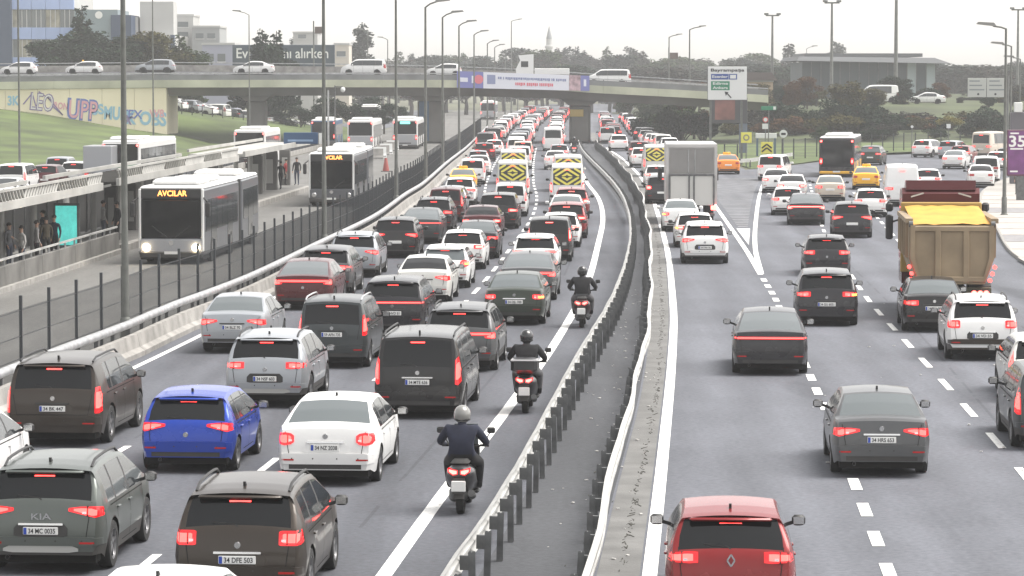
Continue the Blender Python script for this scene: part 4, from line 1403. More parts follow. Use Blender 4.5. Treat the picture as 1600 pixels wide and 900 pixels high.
# platform kerb beyond the wall
pk = empty("platform_kerb", C_PLAT.at(134), 0, "pale concrete kerb along the open half of the platform", "kerb")
o0 = C_PLAT.at(134)
ysl = C_PLAT.steps(134, 208, 2.5)
for a, b in zip(ysl, ysl[1:]):
    A, B_ = C_PLAT.at(a), C_PLAT.at(b)
    put("kerb_stone", MB().bbox(-.05, .3, .01, (B_ - A).length - .01, -.02, .3, .02), M_CONC, pk, A - o0, -math.atan2(B_.x - A.x, B_.y - A.y))
M_CAN = mat("canopy_paint", (0.34, 0.335, 0.315), .6, noise=(.5, .2))
M_CAND = mat("canopy_sheet", (0.03, 0.029, 0.027), .95, noise=(.4, .2), spec=.04)
def canopy(y0, y1, z, label, lattice=True, d0=.35, d1=-2.6):
    r = empty("station_canopy", C_PLAT.at(y0), 0, label, "canopy")
    o0 = C_PLAT.at(y0)
    ysl = C_PLAT.steps(y0, y1, 3.2)
    for i, (a, b) in enumerate(zip(ysl, ysl[1:])):
        A, B_ = C_PLAT.at(a) - o0, C_PLAT.at(b) - o0
        def at(p, d, h):
            return p + Vector((d, 0, h))
        q = MB()
        q.add([at(A, d0, z - .12), at(B_, d0, z - .12), at(B_, d1, z - .12), at(A, d1, z - .12), at(A, d0, z), at(B_, d0, z), at(B_, d1, z), at(A, d1, z)], [(0, 1, 2, 3), (7, 6, 5, 4), (0, 4, 5, 1), (1, 5, 6, 2), (2, 6, 7, 3), (3, 7, 4, 0)])
        put("roof_sheet", q, M_CAND if lattice else M_CAN, r)
        put("edge_beam", MB().bar(at(A, d0 + .06, z), at(B_, d0 + .06, z), .14, .3), M_CAN, r)
        put("back_beam", MB().bar(at(A, d1, z + .18), at(B_, d1, z + .18), .12, .16), M_CAN, r)
        if lattice:
            # upright truss along the front edge
            put("top_chord", MB().bar(at(A, d0 + .06, z + .52), at(B_, d0 + .06, z + .52), .09), M_CAN, r)
            for k in range(6):
                t0, t1 = k / 6, (k + 1) / 6
                lo, hi = (.1, .5) if (i // 2) % 2 == 0 else (.5, .1)
                put("truss_bar", MB().bar(at(A.lerp(B_, t0), d0 + .06, z + hi), at(A.lerp(B_, t1), d0 + .06, z + lo), .06), M_CAN, r)
        if i % 2 == 0:
            put("column", MB().tube([at(A, -1.7, .26), at(A, -1.7, z - .1)], .14, 8).mesh("c", smooth=60), M_CAN, r)
            put("bracket", MB().bar(at(A, -1.7, z - .5), at(A, d0 - .2, z - .12), .1), M_CAN, r)
    return r
canopy(92, 128, 2.95, "long lattice roof of the station over the waiting passengers")
canopy(131, 170, 3.0, "second lattice roof section of the station beside the first bus")
canopy(172, 206, 3.15, "plain far roof section of the station carrying the blue name board", lattice=False)
# dark panels added behind the passengers to darken the platform's open back
bs = empty("dark_backing", C_PLAT.at(92), 0, "added dark panels closing the open back of the station platform", "screen")
o0 = C_PLAT.at(92)
ysl = C_PLAT.steps(92, 168, 2.4)
M_BACKING = mat("backing_dark", (0.02, 0.021, 0.022), .3)
for a, b in zip(ysl, ysl[1:]):
    A, B_ = C_PLAT.at(a), C_PLAT.at(b)
    rz = -math.atan2(B_.x - A.x, B_.y - A.y)
    put("backing_pane", MB().box(-3.34, -3.30, .05, (B_ - A).length - .05, .35, 2.7), M_BACKING, bs, A - o0, rz)
    put("backing_post", MB().box(-3.38, -3.26, -.05, .05, .26, 2.85), M_POST, bs, A - o0, rz)
# station name board, light box, kiosks, ticket pillars
pt = D(470, 211, 196)
nb_ = empty("name_board", (pt.x, 196, 3.15), 0, "dark blue station name board standing on the far roof section", "sign")
put("panel", MB().bbox(-1.05, 1.05, -.06, .06, .05, .75, .02), mat("board_blue", (0.02, 0.06, 0.14), .4), nb_)
put("end_plate", MB().box(1.1, 1.4, -.05, .05, .05, .72), M_SIGNW, nb_)
put("text_row", MB().box(-.8, .75, -.07, -.06, .2, .32), mat("board_text", (0.2, 0.3, 0.45), .5), nb_)
pt = G(121, 372, 1.3)
lb = empty("light_box", (C_PLAT.x(126) - .8, 126, .28), C_PLAT.head(126) * .3, "glowing teal advert light box on the station platform", "light box")
put("case", MB().bbox(-.52, .52, 0, .2, .25, 2.05, .03), M_POST, lb)
put("lit_poster", MB().box(-.42, .42, -.012, .0, .4, 1.95), mat("poster_teal", (0.1, 0.5, 0.45), .4, emit=(0.10, 0.62, 0.55), estr=.22, noise=(2.2, .5)), lb)
for k, (px, Y, w_, h_) in enumerate(((398, 168, .9, 2.3), (420, 176, 1.0, 2.4), (445, 186, .7, 2.3), (172, 133, .5, 2.2), (205, 139, .5, 2.3), (330, 152, .5, 2.3))):
    Y = 96
    while 800 + FPX * (C_PLAT.x(Y) - 1.6) / Y < px:
        Y += .5
    x = C_PLAT.x(Y) - 1.6
    r = empty("ticket_pillar", (x, Y, .28), 0, "grey station pillar with a pale inset, " + ["beside the walking passenger", "widest, under the far roof", "nearest the second bus", "beside the glowing light box", "behind the thick lamp mast", "beside the first bus's tail"][k], "pillar")
    put("pillar", MB().bbox(-w_ / 2, w_ / 2, -.3, .3, 0, h_, .03), M_CONC_D, r)
    put("inset", MB().box(-w_ * .25, w_ * .25, -.315, -.3, .4, h_ - .5), M_CAN, r)
# fence and low wall behind the station, towards the service road
c = offset(C_FARLANE, -.3)
sf = empty("service_fence", c.at(120), 0, "dark post fence on a low wall behind the station", "fence")
o0 = c.at(120)
ysl = c.steps(120, 330, 3.0)
wp = MB()
for k in range(14):
    wp.box(-.008, .008, .1 + k * .2, .118 + k * .2, .4, 1.5)
wp.box(-.01, .01, 0, 3, 1.45, 1.5)
wpm = wp.mesh("panel", fix=False)
spm = MB().box(-.04, .04, -.04, .04, 0, 1.75).mesh("post")
for a, b in zip(ysl, ysl[1:]):
    A, B_ = c.at(a), c.at(b)
    rz = -math.atan2(B_.x - A.x, B_.y - A.y)
    put("wall_panel", MB().box(-.12, .12, 0, (B_ - A).length, 0, .45), M_CONC, sf, A - o0, rz)
    put("fence_post", spm, M_FENCE, sf, A - o0, rz)
    kind(put("wire_panel", wpm, M_FENCE, sf, A - o0, rz), "stuff")
# rail on the crest of the bank, before the parked cars
cr = empty("bank_railing", (0, 0, 0), 0, "dark railing along the crest of the grass bank under the flyover", "railing")
prev = None
for i in range(16):
    px, py = 268 + i * 16, 160 + i * 2.7
    pt = D(px, py, 372 + i * 2)
    z = max(.2, pt.z - .9)
    put("railing_post", MB().box(-.05, .05, -.05, .05, -1.5, 1.1), M_FENCE, cr, (pt.x, pt.y, z))
    if prev is not None:
        put("railing_bar", MB().bar(prev + Vector((0, 0, 1.0)), Vector((pt.x, pt.y, z + 1.0)), .07), M_FENCE, cr)
    prev = Vector((pt.x, pt.y, z))
# camera pole and traffic cone on the busway
pt = G(520, 250)
cp = empty("camera_pole", (D(513, 200, 262).x, 262, 0), 0, "slim grey pole with a white dome camera beside the busway", "pole")
put("mast", MB().tube([(0, 0, 0), (0, 0, 6.2)], .09, 8, .07).mesh("m", smooth=60), M_GALV, cp)
put("mast", MB().tube([(.55, 0, 0), (.55, 0, 6.6)], .06, 8, .05).mesh("m", smooth=60), M_POST, cp)
put("arm", MB().bar((.55, 0, 6.5), (1.2, 0, 6.5), .06), M_POST, cp)
put("dome_camera", MB().ball((1.2, 0, 6.25), .2, .2, .22).mesh("d", smooth=60), M_SIGNW, cp)
g_ = G(603, 268)
cn = empty("traffic_cone", g_, 0, "dark red traffic cone standing on the busway", "traffic cone")
put("cone", MB().lathe([(.3, .04), (.26, .06), (.1, 1.0), (.08, 1.05)], 14).mesh("c", smooth=40), mat("cone_red", (0.28, 0.06, 0.05), .6), cn)
put("base", MB().bbox(-.38, .38, -.38, .38, 0, .05, .01), M_RUBBER, cn)
put("band", MB().lathe([(.175, .55), (.145, .72)], 14).mesh("c", smooth=40), M_SIGNW, cn)
# water-filled barriers along the busway
for k in range(6):
    g_ = G(588 + k * 5, 249 - k * 3)
    r = empty("plastic_barrier", g_, .3, "pale plastic barrier block standing end to end behind the second bus", "barrier", "plastic barriers on the busway")
    put("block", MB().prism([(-.3, 0), (.3, 0), (.18, .35), (.12, .95), (-.12, .95), (-.18, .35)], -.6, .6, 'x'), M_SIGNW if k % 2 else M_CONC, r)
    put("slot", MB().box(-.55, .55, -.31, -.3, .08, .16), M_POST, r)
# ------------------------------------------------------------------ vehicles: materials
def paint(name, col, metal=0.0, rough=0.24):
    return mat("paint_" + name, col, rough, metal=metal, coat=0.3, spec=0.3, dirt=0.16 if max(col) < .12 or max(col) > 3 * min(col) else 0.34)
P = {
    'white': paint('white', (0.74, 0.74, 0.73)), 'pearl': paint('pearl', (0.60, 0.60, 0.57)), 'cream': paint('cream', (0.55, 0.48, 0.40)),
    'silver': paint('silver', (0.34, 0.36, 0.385), 0.45, 0.3), 'grey': paint('grey', (0.085, 0.088, 0.092), 0.4, 0.3), 'slate': paint('slate', (0.04, 0.047, 0.05), 0.35, 0.3),
    'brown': paint('brown', (0.042, 0.034, 0.028), 0.45, 0.3), 'black': paint('black', (0.012, 0.012, 0.013)), 'ink': paint('ink', (0.022, 0.022, 0.026), 0.2),
    'blue': paint('blue', (0.014, 0.05, 0.34), 0.3, 0.25), 'red': paint('red', (0.20, 0.012, 0.014), 0.2), 'wine': paint('wine', (0.075, 0.009, 0.012), 0.3),
    'green': paint('green', (0.03, 0.04, 0.03), 0.4, 0.3), 'taxi': paint('taxi', (0.80, 0.42, 0.02)), 'orange': paint('orange', (0.80, 0.26, 0.03)), 'sage': paint('sage', (0.10, 0.113, 0.105), 0.45, 0.3),
}
M_GLASS = mat("dark_glass", (0.006, 0.007, 0.008), 0.05, coat=0.0, spec=0.4)
M_GLASS_S = mat("side_glass", (0.03, 0.034, 0.037), 0.05, spec=0.6)
M_GLASS_L = mat("pale_glass", (0.10, 0.115, 0.12), 0.08, spec=0.6)
M_TAIL = mat("tail_lens", (0.35, 0.005, 0.008), 0.15, emit=(1.0, 0.012, 0.016), estr=0.34, coat=.4)
M_LIT = mat("brake_lamp", (0.8, 0.05, 0.04), 0.3, emit=(1.0, 0.045, 0.04), estr=1.9)
M_LITW = mat("brake_lamp_hot", (0.8, 0.05, 0.04), 0.3, emit=(1.0, 0.10, 0.085), estr=2.4)
M_RED_DIM = mat("reflector_red_glow", (0.28, 0.01, 0.01), 0.25, emit=(1, .03, .03), estr=.03)  # reflectors and unlit lenses, with a faint red glow put into them
M_AMBER = mat("indicator", (0.8, 0.25, 0.02), 0.25, emit=(1.0, 0.33, 0.06), estr=1.2)
M_HEAD = mat("headlamp", (0.9, 0.85, 0.75), 0.2, emit=(1.0, 0.80, 0.52), estr=12.0)
M_PLATE = mat("plate_white", (0.72, 0.72, 0.70), 0.45)
M_INKTXT = mat("plate_ink", (0.012, 0.012, 0.014), 0.6)
M_EUBLUE = mat("plate_blue", (0.02, 0.06, 0.35), 0.5)
M_CHROME = mat("chrome", (0.6, 0.6, 0.6), 0.18, metal=0.9)
M_SEAM = mat("panel_gap", (0.006, 0.006, 0.006), 0.9)
M_ALLOY = mat("alloy_wheel", (0.30, 0.30, 0.31), 0.35, metal=0.8, noise=(8, .2))
M_SKID = mat("silver_skid_plate", (0.42, 0.42, 0.40), 0.5, metal=0.3)
M_UNDER = mat("underbody", (0.008, 0.008, 0.008), 0.95)

# ------------------------------------------------------------------ body shapes
# L, W, H, belt height, sill height, rear overhang, wheelbase, wheel radius, roof half-width share
# prof: (distance from the tail, height of the top line); 'r0','r1' mark the rear window, 'w0','w1' the windscreen
SHAPES = {
 'hatch': dict(L=4.06, W=1.765, H=1.44, belt=.93, oh=.70, wb=2.54, wr=.31, roof=.70, lamp=.88, plate=.52,
   prof=[(0, .58), (.02, .70), (.05, .84), (.10, .93), (.13, .965, 'r0'), (.26, 1.13), (.42, 1.31, 'r1'), (.40, 1.36), (.55, 1.385), (.95, 1.425), (1.5, 1.44), (1.95, 1.425), (2.3, 1.375, 'w0'), (2.75, 1.17), (3.15, .965, 'w1'), (3.45, .91), (3.8, .80), (3.98, .66), (4.06, .5)],
   pill=[(1.0, 1.08), (1.93, 2.02)], gl=(.62, 3.0)),
 'sedan': dict(L=4.6, W=1.80, H=1.455, belt=.96, oh=.98, wb=2.65, wr=.32, roof=.69, lamp=.86, plate=.70,
   prof=[(0, .55), (.02, .74), (.05, .93), (.08, 1.02), (.14, 1.045), (.35, 1.06), (.58, 1.075, 'r0'), (.92, 1.26), (1.28, 1.395, 'r1'), (1.36, 1.415), (1.8, 1.445), (2.3, 1.455), (2.7, 1.415, 'w0'), (3.15, 1.20), (3.58, .985, 'w1'), (3.9, .935), (4.3, .83), (4.52, .68), (4.6, .5)],
   pill=[(1.52, 1.62), (2.38, 2.48)], gl=(1.15, 3.45)),
 'fastback': dict(L=4.75, W=1.87, H=1.50, belt=1.0, oh=.95, wb=2.78, wr=.345, roof=.68, lamp=.93, plate=.52,
   prof=[(0, .55), (.02, .76), (.05, .98), (.10, 1.06), (.22, 1.075), (.30, 1.085, 'r0'), (.8, 1.27), (1.40, 1.43, 'r1'), (1.5, 1.45), (1.95, 1.49), (2.4, 1.50), (2.85, 1.455, 'w0'), (3.3, 1.24), (3.75, 1.03, 'w1'), (4.1, .97), (4.45, .86), (4.67, .7), (4.75, .5)],
   pill=[(1.62, 1.72), (2.5, 2.6)], gl=(1.0, 3.6)),
 'suv': dict(L=4.48, W=1.86, H=1.66, belt=1.04, oh=.86, wb=2.68, wr=.355, roof=.72, lamp=.98, plate=.66,
   prof=[(0, .60), (.02, .78), (.05, .98), (.09, 1.09), (.12, 1.12, 'r0'), (.24, 1.32), (.37, 1.51, 'r1'), (.34, 1.565), (.52, 1.60), (.95, 1.64), (1.6, 1.66), (2.15, 1.65), (2.6, 1.60, 'w0'), (3.05, 1.37), (3.45, 1.13, 'w1'), (3.85, 1.06), (4.22, .94), (4.4, .76), (4.48, .55)],
   pill=[(1.12, 1.22), (2.12, 2.22)], gl=(.62, 3.3), clad=1),
 'bigsuv': dict(L=4.98, W=1.97, H=1.76, belt=1.12, oh=1.05, wb=2.90, wr=.375, roof=.76, lamp=.95, plate=.78,
   prof=[(0, .60), (.02, .82), (.04, 1.06), (.07, 1.15), (.09, 1.18, 'r0'), (.18, 1.42), (.28, 1.62, 'r1'), (.24, 1.68), (.45, 1.71), (.95, 1.745), (1.8, 1.76), (2.5, 1.75), (2.95, 1.70, 'w0'), (3.4, 1.46), (3.8, 1.22, 'w1'), (4.2, 1.15), (4.65, 1.03), (4.88, .82), (4.98, .58)],
   pill=[(1.25, 1.36), (2.35, 2.46)], gl=(.6, 3.6), clad=1),
 'mpv': dict(L=4.5, W=1.80, H=1.80, belt=1.12, oh=.82, wb=2.75, wr=.33, roof=.80, lamp=1.12, plate=.88,
   prof=[(0, .55), (.02, .78), (.035, 1.0), (.05, 1.10), (.06, 1.14, 'r0'), (.12, 1.40), (.2, 1.66, 'r1'), (.22, 1.72), (.4, 1.76), (.9, 1.79), (1.7, 1.80), (2.4, 1.785), (2.85, 1.72, 'w0'), (3.2, 1.47), (3.55, 1.20, 'w1'), (3.9, 1.10), (4.25, .97), (4.43, .76), (4.5, .52)],
   pill=[(.95, 1.08), (2.05, 2.15)], gl=(.4, 3.35)),
 'van': dict(L=5.14, W=1.93, H=1.91, belt=1.16, oh=1.0, wb=3.2, wr=.335, roof=.80, lamp=1.08, plate=.82,
   prof=[(0, .50), (.02, .78), (.035, 1.02), (.05, 1.13), (.06, 1.17, 'r0'), (.13, 1.5), (.22, 1.78, 'r1'), (.25, 1.84), (.45, 1.875), (1.0, 1.9), (2.0, 1.91), (3.0, 1.9), (3.45, 1.85, 'w0'), (3.85, 1.55), (4.2, 1.27, 'w1'), (4.55, 1.15), (4.9, .99), (5.07, .76), (5.14, .5)],
   pill=[(1.15, 1.28), (2.6, 2.72)], gl=(.4, 3.95)),
 'tallvan': dict(L=5.7, W=2.02, H=2.42, belt=1.30, oh=1.0, wb=3.5, wr=.345, roof=.84, lamp=1.05, plate=.78,
   prof=[(0, .50), (.02, .85), (.03, 1.1), (.04, 1.27), (.05, 1.31, 'r0'), (.08, 1.7), (.14, 2.12, 'r1'), (.17, 2.28), (.35, 2.36), (1.0, 2.41), (2.2, 2.42), (3.4, 2.40), (3.95, 2.30, 'w0'), (4.45, 1.85), (4.8, 1.42, 'w1'), (5.15, 1.27), (5.5, 1.05), (5.64, .78), (5.7, .5)],
   pill=[(1.4, 1.55), (2.9, 3.05)], gl=(.4, 4.5)),
}
for k_, f_ in (('van', .90), ('suv', .935), ('bigsuv', .94), ('mpv', .93), ('tallvan', .95)):
    s_ = SHAPES[k_]
    lo = lambda z: z if z < .6 else .6 + (z - .6) * f_
    s_['prof'] = [(p[0], lo(p[1])) + tuple(p[2:]) for p in s_['prof']]
    for n_ in ('H', 'belt', 'lamp', 'plate'):
        s_[n_] = lo(s_[n_])
XF = [1.0, .965, .90, .62, .31, 0.0]          # share of the top edge's half width, edge to centre
BODY = {}

def arch(s, y):
    """height of the body's lower edge at y (from the tail): sill, raised over the wheels"""
    z = .235
    for c in (s['oh'], s['oh'] + s['wb']):
        r = s['wr'] + .065
        d = abs(y - c)
        if d < r:
            z = max(z, s['wr'] + math.sqrt(max(0, r * r - d * d)) * .97)
    if y < .25:
        z = max(z, .30 + .0 * y)
    return z

def build_body(kind_):
    if kind_ in BODY:
        return BODY[kind_]
    s = SHAPES[kind_]
    L, W2, H, belt = s['L'], s['W'] / 2, s['H'], s['belt']
    prof = s['prof']
    mark = {p[2]: p[0] for p in prof if len(p) > 2}
    # stations: profile points, wheel arch points and pillar edges
    st = [(p[0], p[1]) for p in prof]
    ys_tail = [p[0] for p in prof]
    tail_end = next(i for i, p in enumerate(prof) if p[0] >= .5)
    head, rest = st[:tail_end], st[tail_end:]
    prf = [(a, b) for a, b in rest]
    def top(y):
        # smooth top line over the cabin
        for i in range(len(prf) - 1):
            if prf[i][0] <= y <= prf[i + 1][0]:
                return prf[i][1] + (prf[i + 1][1] - prf[i][1]) * (y - prf[i][0]) / (prf[i + 1][0] - prf[i][0])
        return prf[-1][1]
    extra = set()
    for a, b in s['pill']:
        extra |= {a, b}
    for c in (s['oh'], s['oh'] + s['wb']):
        r = s['wr'] + .065
        for t in (-1.001, -.97, -.85, -.6, -.3, 0, .3, .6, .85, .97, 1.001):
            extra.add(round(c + t * r, 4))
    extra |= {s['gl'][0], s['gl'][1]}
    ys = sorted({p[0] for p in rest} | {e for e in extra if e > rest[0][0] + .005 and e < L - .01})
    stations = head + [(y, top(y)) for y in ys]
    # thin out stations closer than 8 mm
    def plan(y):
        """half-width share along the car: rounded tail and nose corners"""
        if y < .45:
            t = y / .45
            return .865 + .135 * math.sin(t * math.pi / 2) ** .8
        e = L - y
        if e < .9:
            t = e / .9
            return .72 + .28 * math.sin(t * math.pi / 2) ** .8
        return 1.0
    def wid(z):
        """half width at a height"""
        if z <= .3:
            return W2 * .945
        if z <= .62:
            return W2 * (.945 + .055 * math.sin((z - .3) / .32 * math.pi / 2))
        if z <= belt:
            return W2 * (1.0 - .045 * ((z - .62) / (belt - .62)) ** 1.6)
        t = (z - belt) / (H - belt)
        wb_ = W2 * .955
        return wb_ + (W2 * s['roof'] - wb_) * t ** 1.25
    V, F, tagf = [], [], []
    rows = []
    NL = 8                                      # side levels: bottom .. edge
    for y, zt in stations:
        zb = min(arch(s, y), zt - .06)
        pl = plan(y)
        lev = [zb, max(zb + .02, .44), max(zb + .04, .66), max(zb + .06, belt - .09), max(zb + .08, belt)]
        full = zt > belt + .06
        if full:
            up = zt - belt
            z = lev + [belt + up * .5, belt + up * .86, zt - min(.035, up * .12)]
        else:
            k = (zt - .03 - zb) / max(lev[-1] - zb, .01)
            k = min(1.0, k)
            z = [zb + (q - zb) * k for q in lev]
            r_ = (zt - .0 - z[-1])
            z += [z[-1] + r_ * .3, z[-1] + r_ * .6, z[-1] + r_ * .82]
        pts = []
        for q in z:
            pts.append((wid(q) * pl, q))
        e = pts[-1][0]
        crown = .045 if full else .03
        for f in XF[1:]:
            pts.append((e * f - (0.004 if f > .9 else 0), zt + crown * (1 - f * f) - .005))
        rows.append((y, pts, full))
    n = len(rows[0][1])
    for y, pts, _ in rows:
        for x, z in pts:
            V.append((x, y, z))
        for x, z in pts:
            V.append((-x, y, z))
    def vid(i, k, side):
        return i * 2 * n + (k if side > 0 else n + k)
    def between(a, b, lo, hi):
        return a >= lo - 1e-6 and b <= hi + 1e-6
    for i in range(len(rows) - 1):
        ya, yb = rows[i][0], rows[i + 1][0]
        lo, hi = min(ya, yb), max(ya, yb)
        for side in (1, -1):
            for k in range(n - 1):
                part = 'body'
                if k == 0 and s.get('clad'):
                    part = 'clad'
                pil = any(lo >= a - 1e-6 and hi <= b + 1e-6 for a, b in s['pill'])
                if 4 <= k <= 5 and rows[i][2] and rows[i + 1][2] and lo >= s['gl'][0] - 1e-6 and hi <= s['gl'][1] + 1e-6 and i > 5:
                    part = 'pillar' if pil else 'side_glass'
                inw = i < len(prof) and False
                if k >= 9 and between(lo, hi, mark['r0'], mark['r1']) and i < tail_end + 30:
                    # only stations of the rear window itself
                    za, zb_ = rows[i][1][-1][1], rows[i + 1][1][-1][1]
                    if zb_ > za:
                        part = 'rear_glass'
                if k >= 9 and between(lo, hi, mark['w0'], mark['w1']):
                    part = 'front_glass'
                f = (vid(i, k, side), vid(i + 1, k, side), vid(i + 1, k + 1, side), vid(i, k + 1, side))
                if side < 0:
                    f = f[::-1]
                F.append(f)
                tagf.append((part, i, k, side))
    # close the tail, the nose and leave the belly to the underbody
    for i, rev in ((0, False), (len(rows) - 1, True)):
        for k in range(n - 1):
            f = (vid(i, k, 1), vid(i, k + 1, 1), vid(i, k + 1, -1), vid(i, k, -1))
            if f[1] == f[2]:
                pass
            F.append(f if not rev else f[::-1])
            tagf.append(('clad' if k == 0 and s.get('clad') else 'body', i, k, 0))
    bvh = BVHTree.FromPolygons([Vector(v) for v in V], F)
    oh = s['oh']
    def sub(sel, smooth=32):
        q = MB()
        use = {}
        for f, t in zip(F, tagf):
            if sel(t):
                ids = []
                for a in f:
                    if a not in use:
                        use[a] = len(q.v)
                        x, y, z = V[a]
                        q.v.append((x, y - oh, z))
                    ids.append(use[a])
                q.f.append(tuple(ids))
        if not q.f:
            return None
        return q.mesh("panel", smooth=smooth)
    out = dict(s=s, bvh=bvh)
    out['body'] = sub(lambda t: t[0] == 'body')
    out['clad'] = sub(lambda t: t[0] == 'clad')
    out['rear_glass'] = sub(lambda t: t[0] == 'rear_glass')
    out['front_glass'] = sub(lambda t: t[0] == 'front_glass')
    out['pillar'] = [m for m in (sub(lambda t: t[0] == 'pillar' and t[3] == sd and a - 1e-6 <= (rows[t[1]][0] + rows[t[1] + 1][0]) / 2 <= b + 1e-6) for a, b in s['pill'] for sd in (1, -1)) if m]
    panes = []
    edges = [s['gl'][0]] + [v for ab in s['pill'] for v in ab] + [s['gl'][1]]
    for a, b in zip(edges[::2], edges[1::2]):
        for side in (1, -1):
            m = sub(lambda t: t[0] == 'side_glass' and t[3] == side and a - 1e-6 <= (rows[t[1]][0] + rows[t[1] + 1][0]) / 2 <= b + 1e-6)
            if m:
                panes.append(m)
    out['side_glass'] = panes
    out['solid_side'] = sub(lambda t: t[0] in ('side_glass', 'pillar'))
    q = MB()
    q.box(-W2 * .84, W2 * .84, .18 - oh, L - .25 - oh, .16, .62)
    out['under'] = q.mesh("under")
    # ---- pieces laid on the body's own surface
    def hit_rear(x, z):
        h = bvh.ray_cast(Vector((x, -2, z)), Vector((0, 1, 0)), 8)
        return None if h[0] is None else h[0].y
    def hit_side(y, z, sd):
        h = bvh.ray_cast(Vector((sd * 3, y, z)), Vector((-sd, 0, 0)), 3)
        return None if h[0] is None else h[0].x
    out['hit_rear'], out['hit_side'] = hit_rear, hit_side
    def decal(cols, off=.012, rows_=4, sub_=5):
        """a lens or trim on the tail; cols = [(x, z low, z high)]"""
        xs = []
        for a, b in zip(cols, cols[1:]):
            for t in range(sub_):
                k = t / sub_
                xs.append(tuple(a[j] + (b[j] - a[j]) * k for j in range(3)))
        xs.append(cols[-1])
        q = MB()
        grid, ok = [], []
        last = None
        for x, z0, z1 in xs:
            col = []
            for r in range(rows_ + 1):
                z = z0 + (z1 - z0) * r / rows_
                xx, y = x, hit_rear(x, z)
                for _ in range(14):
                    if y is not None and y < .34:
                        break
                    xx *= .985
                    y = hit_rear(xx, z)
                if y is None or y > .6:
                    y = last if last is not None else .3
                last = y
                col.append(Vector((xx, y - oh, z)))
            grid.append(col)
        nx, nz = len(grid), rows_ + 1
        vs = [p - Vector((0, off, 0)) for c in grid for p in c] + [p + Vector((0, .03, 0)) for c in grid for p in c]
        fs = []
        for i in range(nx - 1):
            for j in range(nz - 1):
                fs.append((i * nz + j, (i + 1) * nz + j, (i + 1) * nz + j + 1, i * nz + j + 1))
        o = nx * nz
        ring = [i * nz for i in range(nx)] + [(nx - 1) * nz + j for j in range(1, nz)] + [i * nz + nz - 1 for i in range(nx - 2, -1, -1)] + [j for j in range(nz - 2, 0, -1)]
        for a, b in zip(ring, ring[1:] + ring[:1]):
            fs.append((a, a + o, b + o, b))
        q.add(vs, fs)
        return q
    out['decal'] = decal
    def line(path, w=.012, off=.004, sub_=6):
        """a thin dark groove on the tail along (x, z) points"""
        q = MB()
        for (x0, z0), (x1, z1) in zip(path, path[1:]):
            d = Vector((x1 - x0, z1 - z0))
            nn = Vector((-d.y, d.x)).normalized() * w / 2
            prev = None
            for t in range(sub_ + 1):
                k = t / sub_
                x, z = x0 + d.x * k, z0 + d.y * k
                y = hit_rear(x, z)
                if y is None:
                    prev = None
                    continue
                pr = [(x + nn.x, y - oh - off, z + nn.y), (x - nn.x, y - oh - off, z - nn.y)]
                if prev:
                    q.quad(prev[0], prev[1], pr[1], pr[0])
                prev = pr
        return q
    out['line'] = line
    def sline(path, sd, w=.014, off=.004, sub_=5):
        q = MB()
        for (y0, z0), (y1, z1) in zip(path, path[1:]):
            d = Vector((y1 - y0, z1 - z0))
            nn = Vector((-d.y, d.x)).normalized() * w / 2
            prev = None
            for t in range(sub_ + 1):
                k = t / sub_
                y, z = y0 + d.x * k, z0 + d.y * k
                x = hit_side(y, z, sd)
                if x is None:
                    prev = None
                    continue
                pr = [(x + sd * off, y - oh + nn.x, z + nn.y), (x + sd * off, y - oh - nn.x, z - nn.y)]
                if prev:
                    q.quad(prev[0], prev[1], pr[1], pr[0])
                prev = pr
        return q
    out['sline'] = sline
    # seams of tailgate and doors, handles
    W_ = W2
    q = line([(-W_ * .72, s['plate'] - .12), (W_ * .72, s['plate'] - .12)]) if kind_ not in ('mpv', 'van', 'tallvan') else line([(-W_ * .8, .48), (W_ * .8, .48)])
    for sd in (1, -1):
        q.join(line([(sd * W_ * .72, s['plate'] - .12), (sd * W_ * .8, s['lamp'] + .12)]))
    out['seam'] = q.mesh("seam", fix=False)
    out['door_seam'] = []
    for sd in (1, -1):
        q = MB()
        a = s['pill'][-1][0] + .03
        for yy in (a, a - .98 if kind_ not in ('van', 'tallvan', 'mpv') else a - 1.25, a + 1.02):
            q.join(sline([(yy, .32), (yy, belt - .02)], sd))
        q.join(sline([(a - .95, .32), (a + 1.0, .32)], sd))
        q.join(sline([(s['gl'][0] + .1, belt - .055), (s['gl'][1] - .1, belt - .055)], sd, w=.022))
        out['door_seam'].append(q.mesh("door_seam", fix=False))
    out['handles'] = []
    for sd in (1, -1):
        a = s['pill'][-1][0]
        for yy in (a - .08, a - .95):
            x = hit_side(yy, belt - .14, sd)
            if x:
                out['handles'].append(MB().bbox(min(x - sd * .01, x + sd * .035), max(x - sd * .01, x + sd * .035), yy - oh, yy - oh + .19, belt - .155, belt - .125, .008).mesh("handle"))
    BODY[kind_] = out
    return out

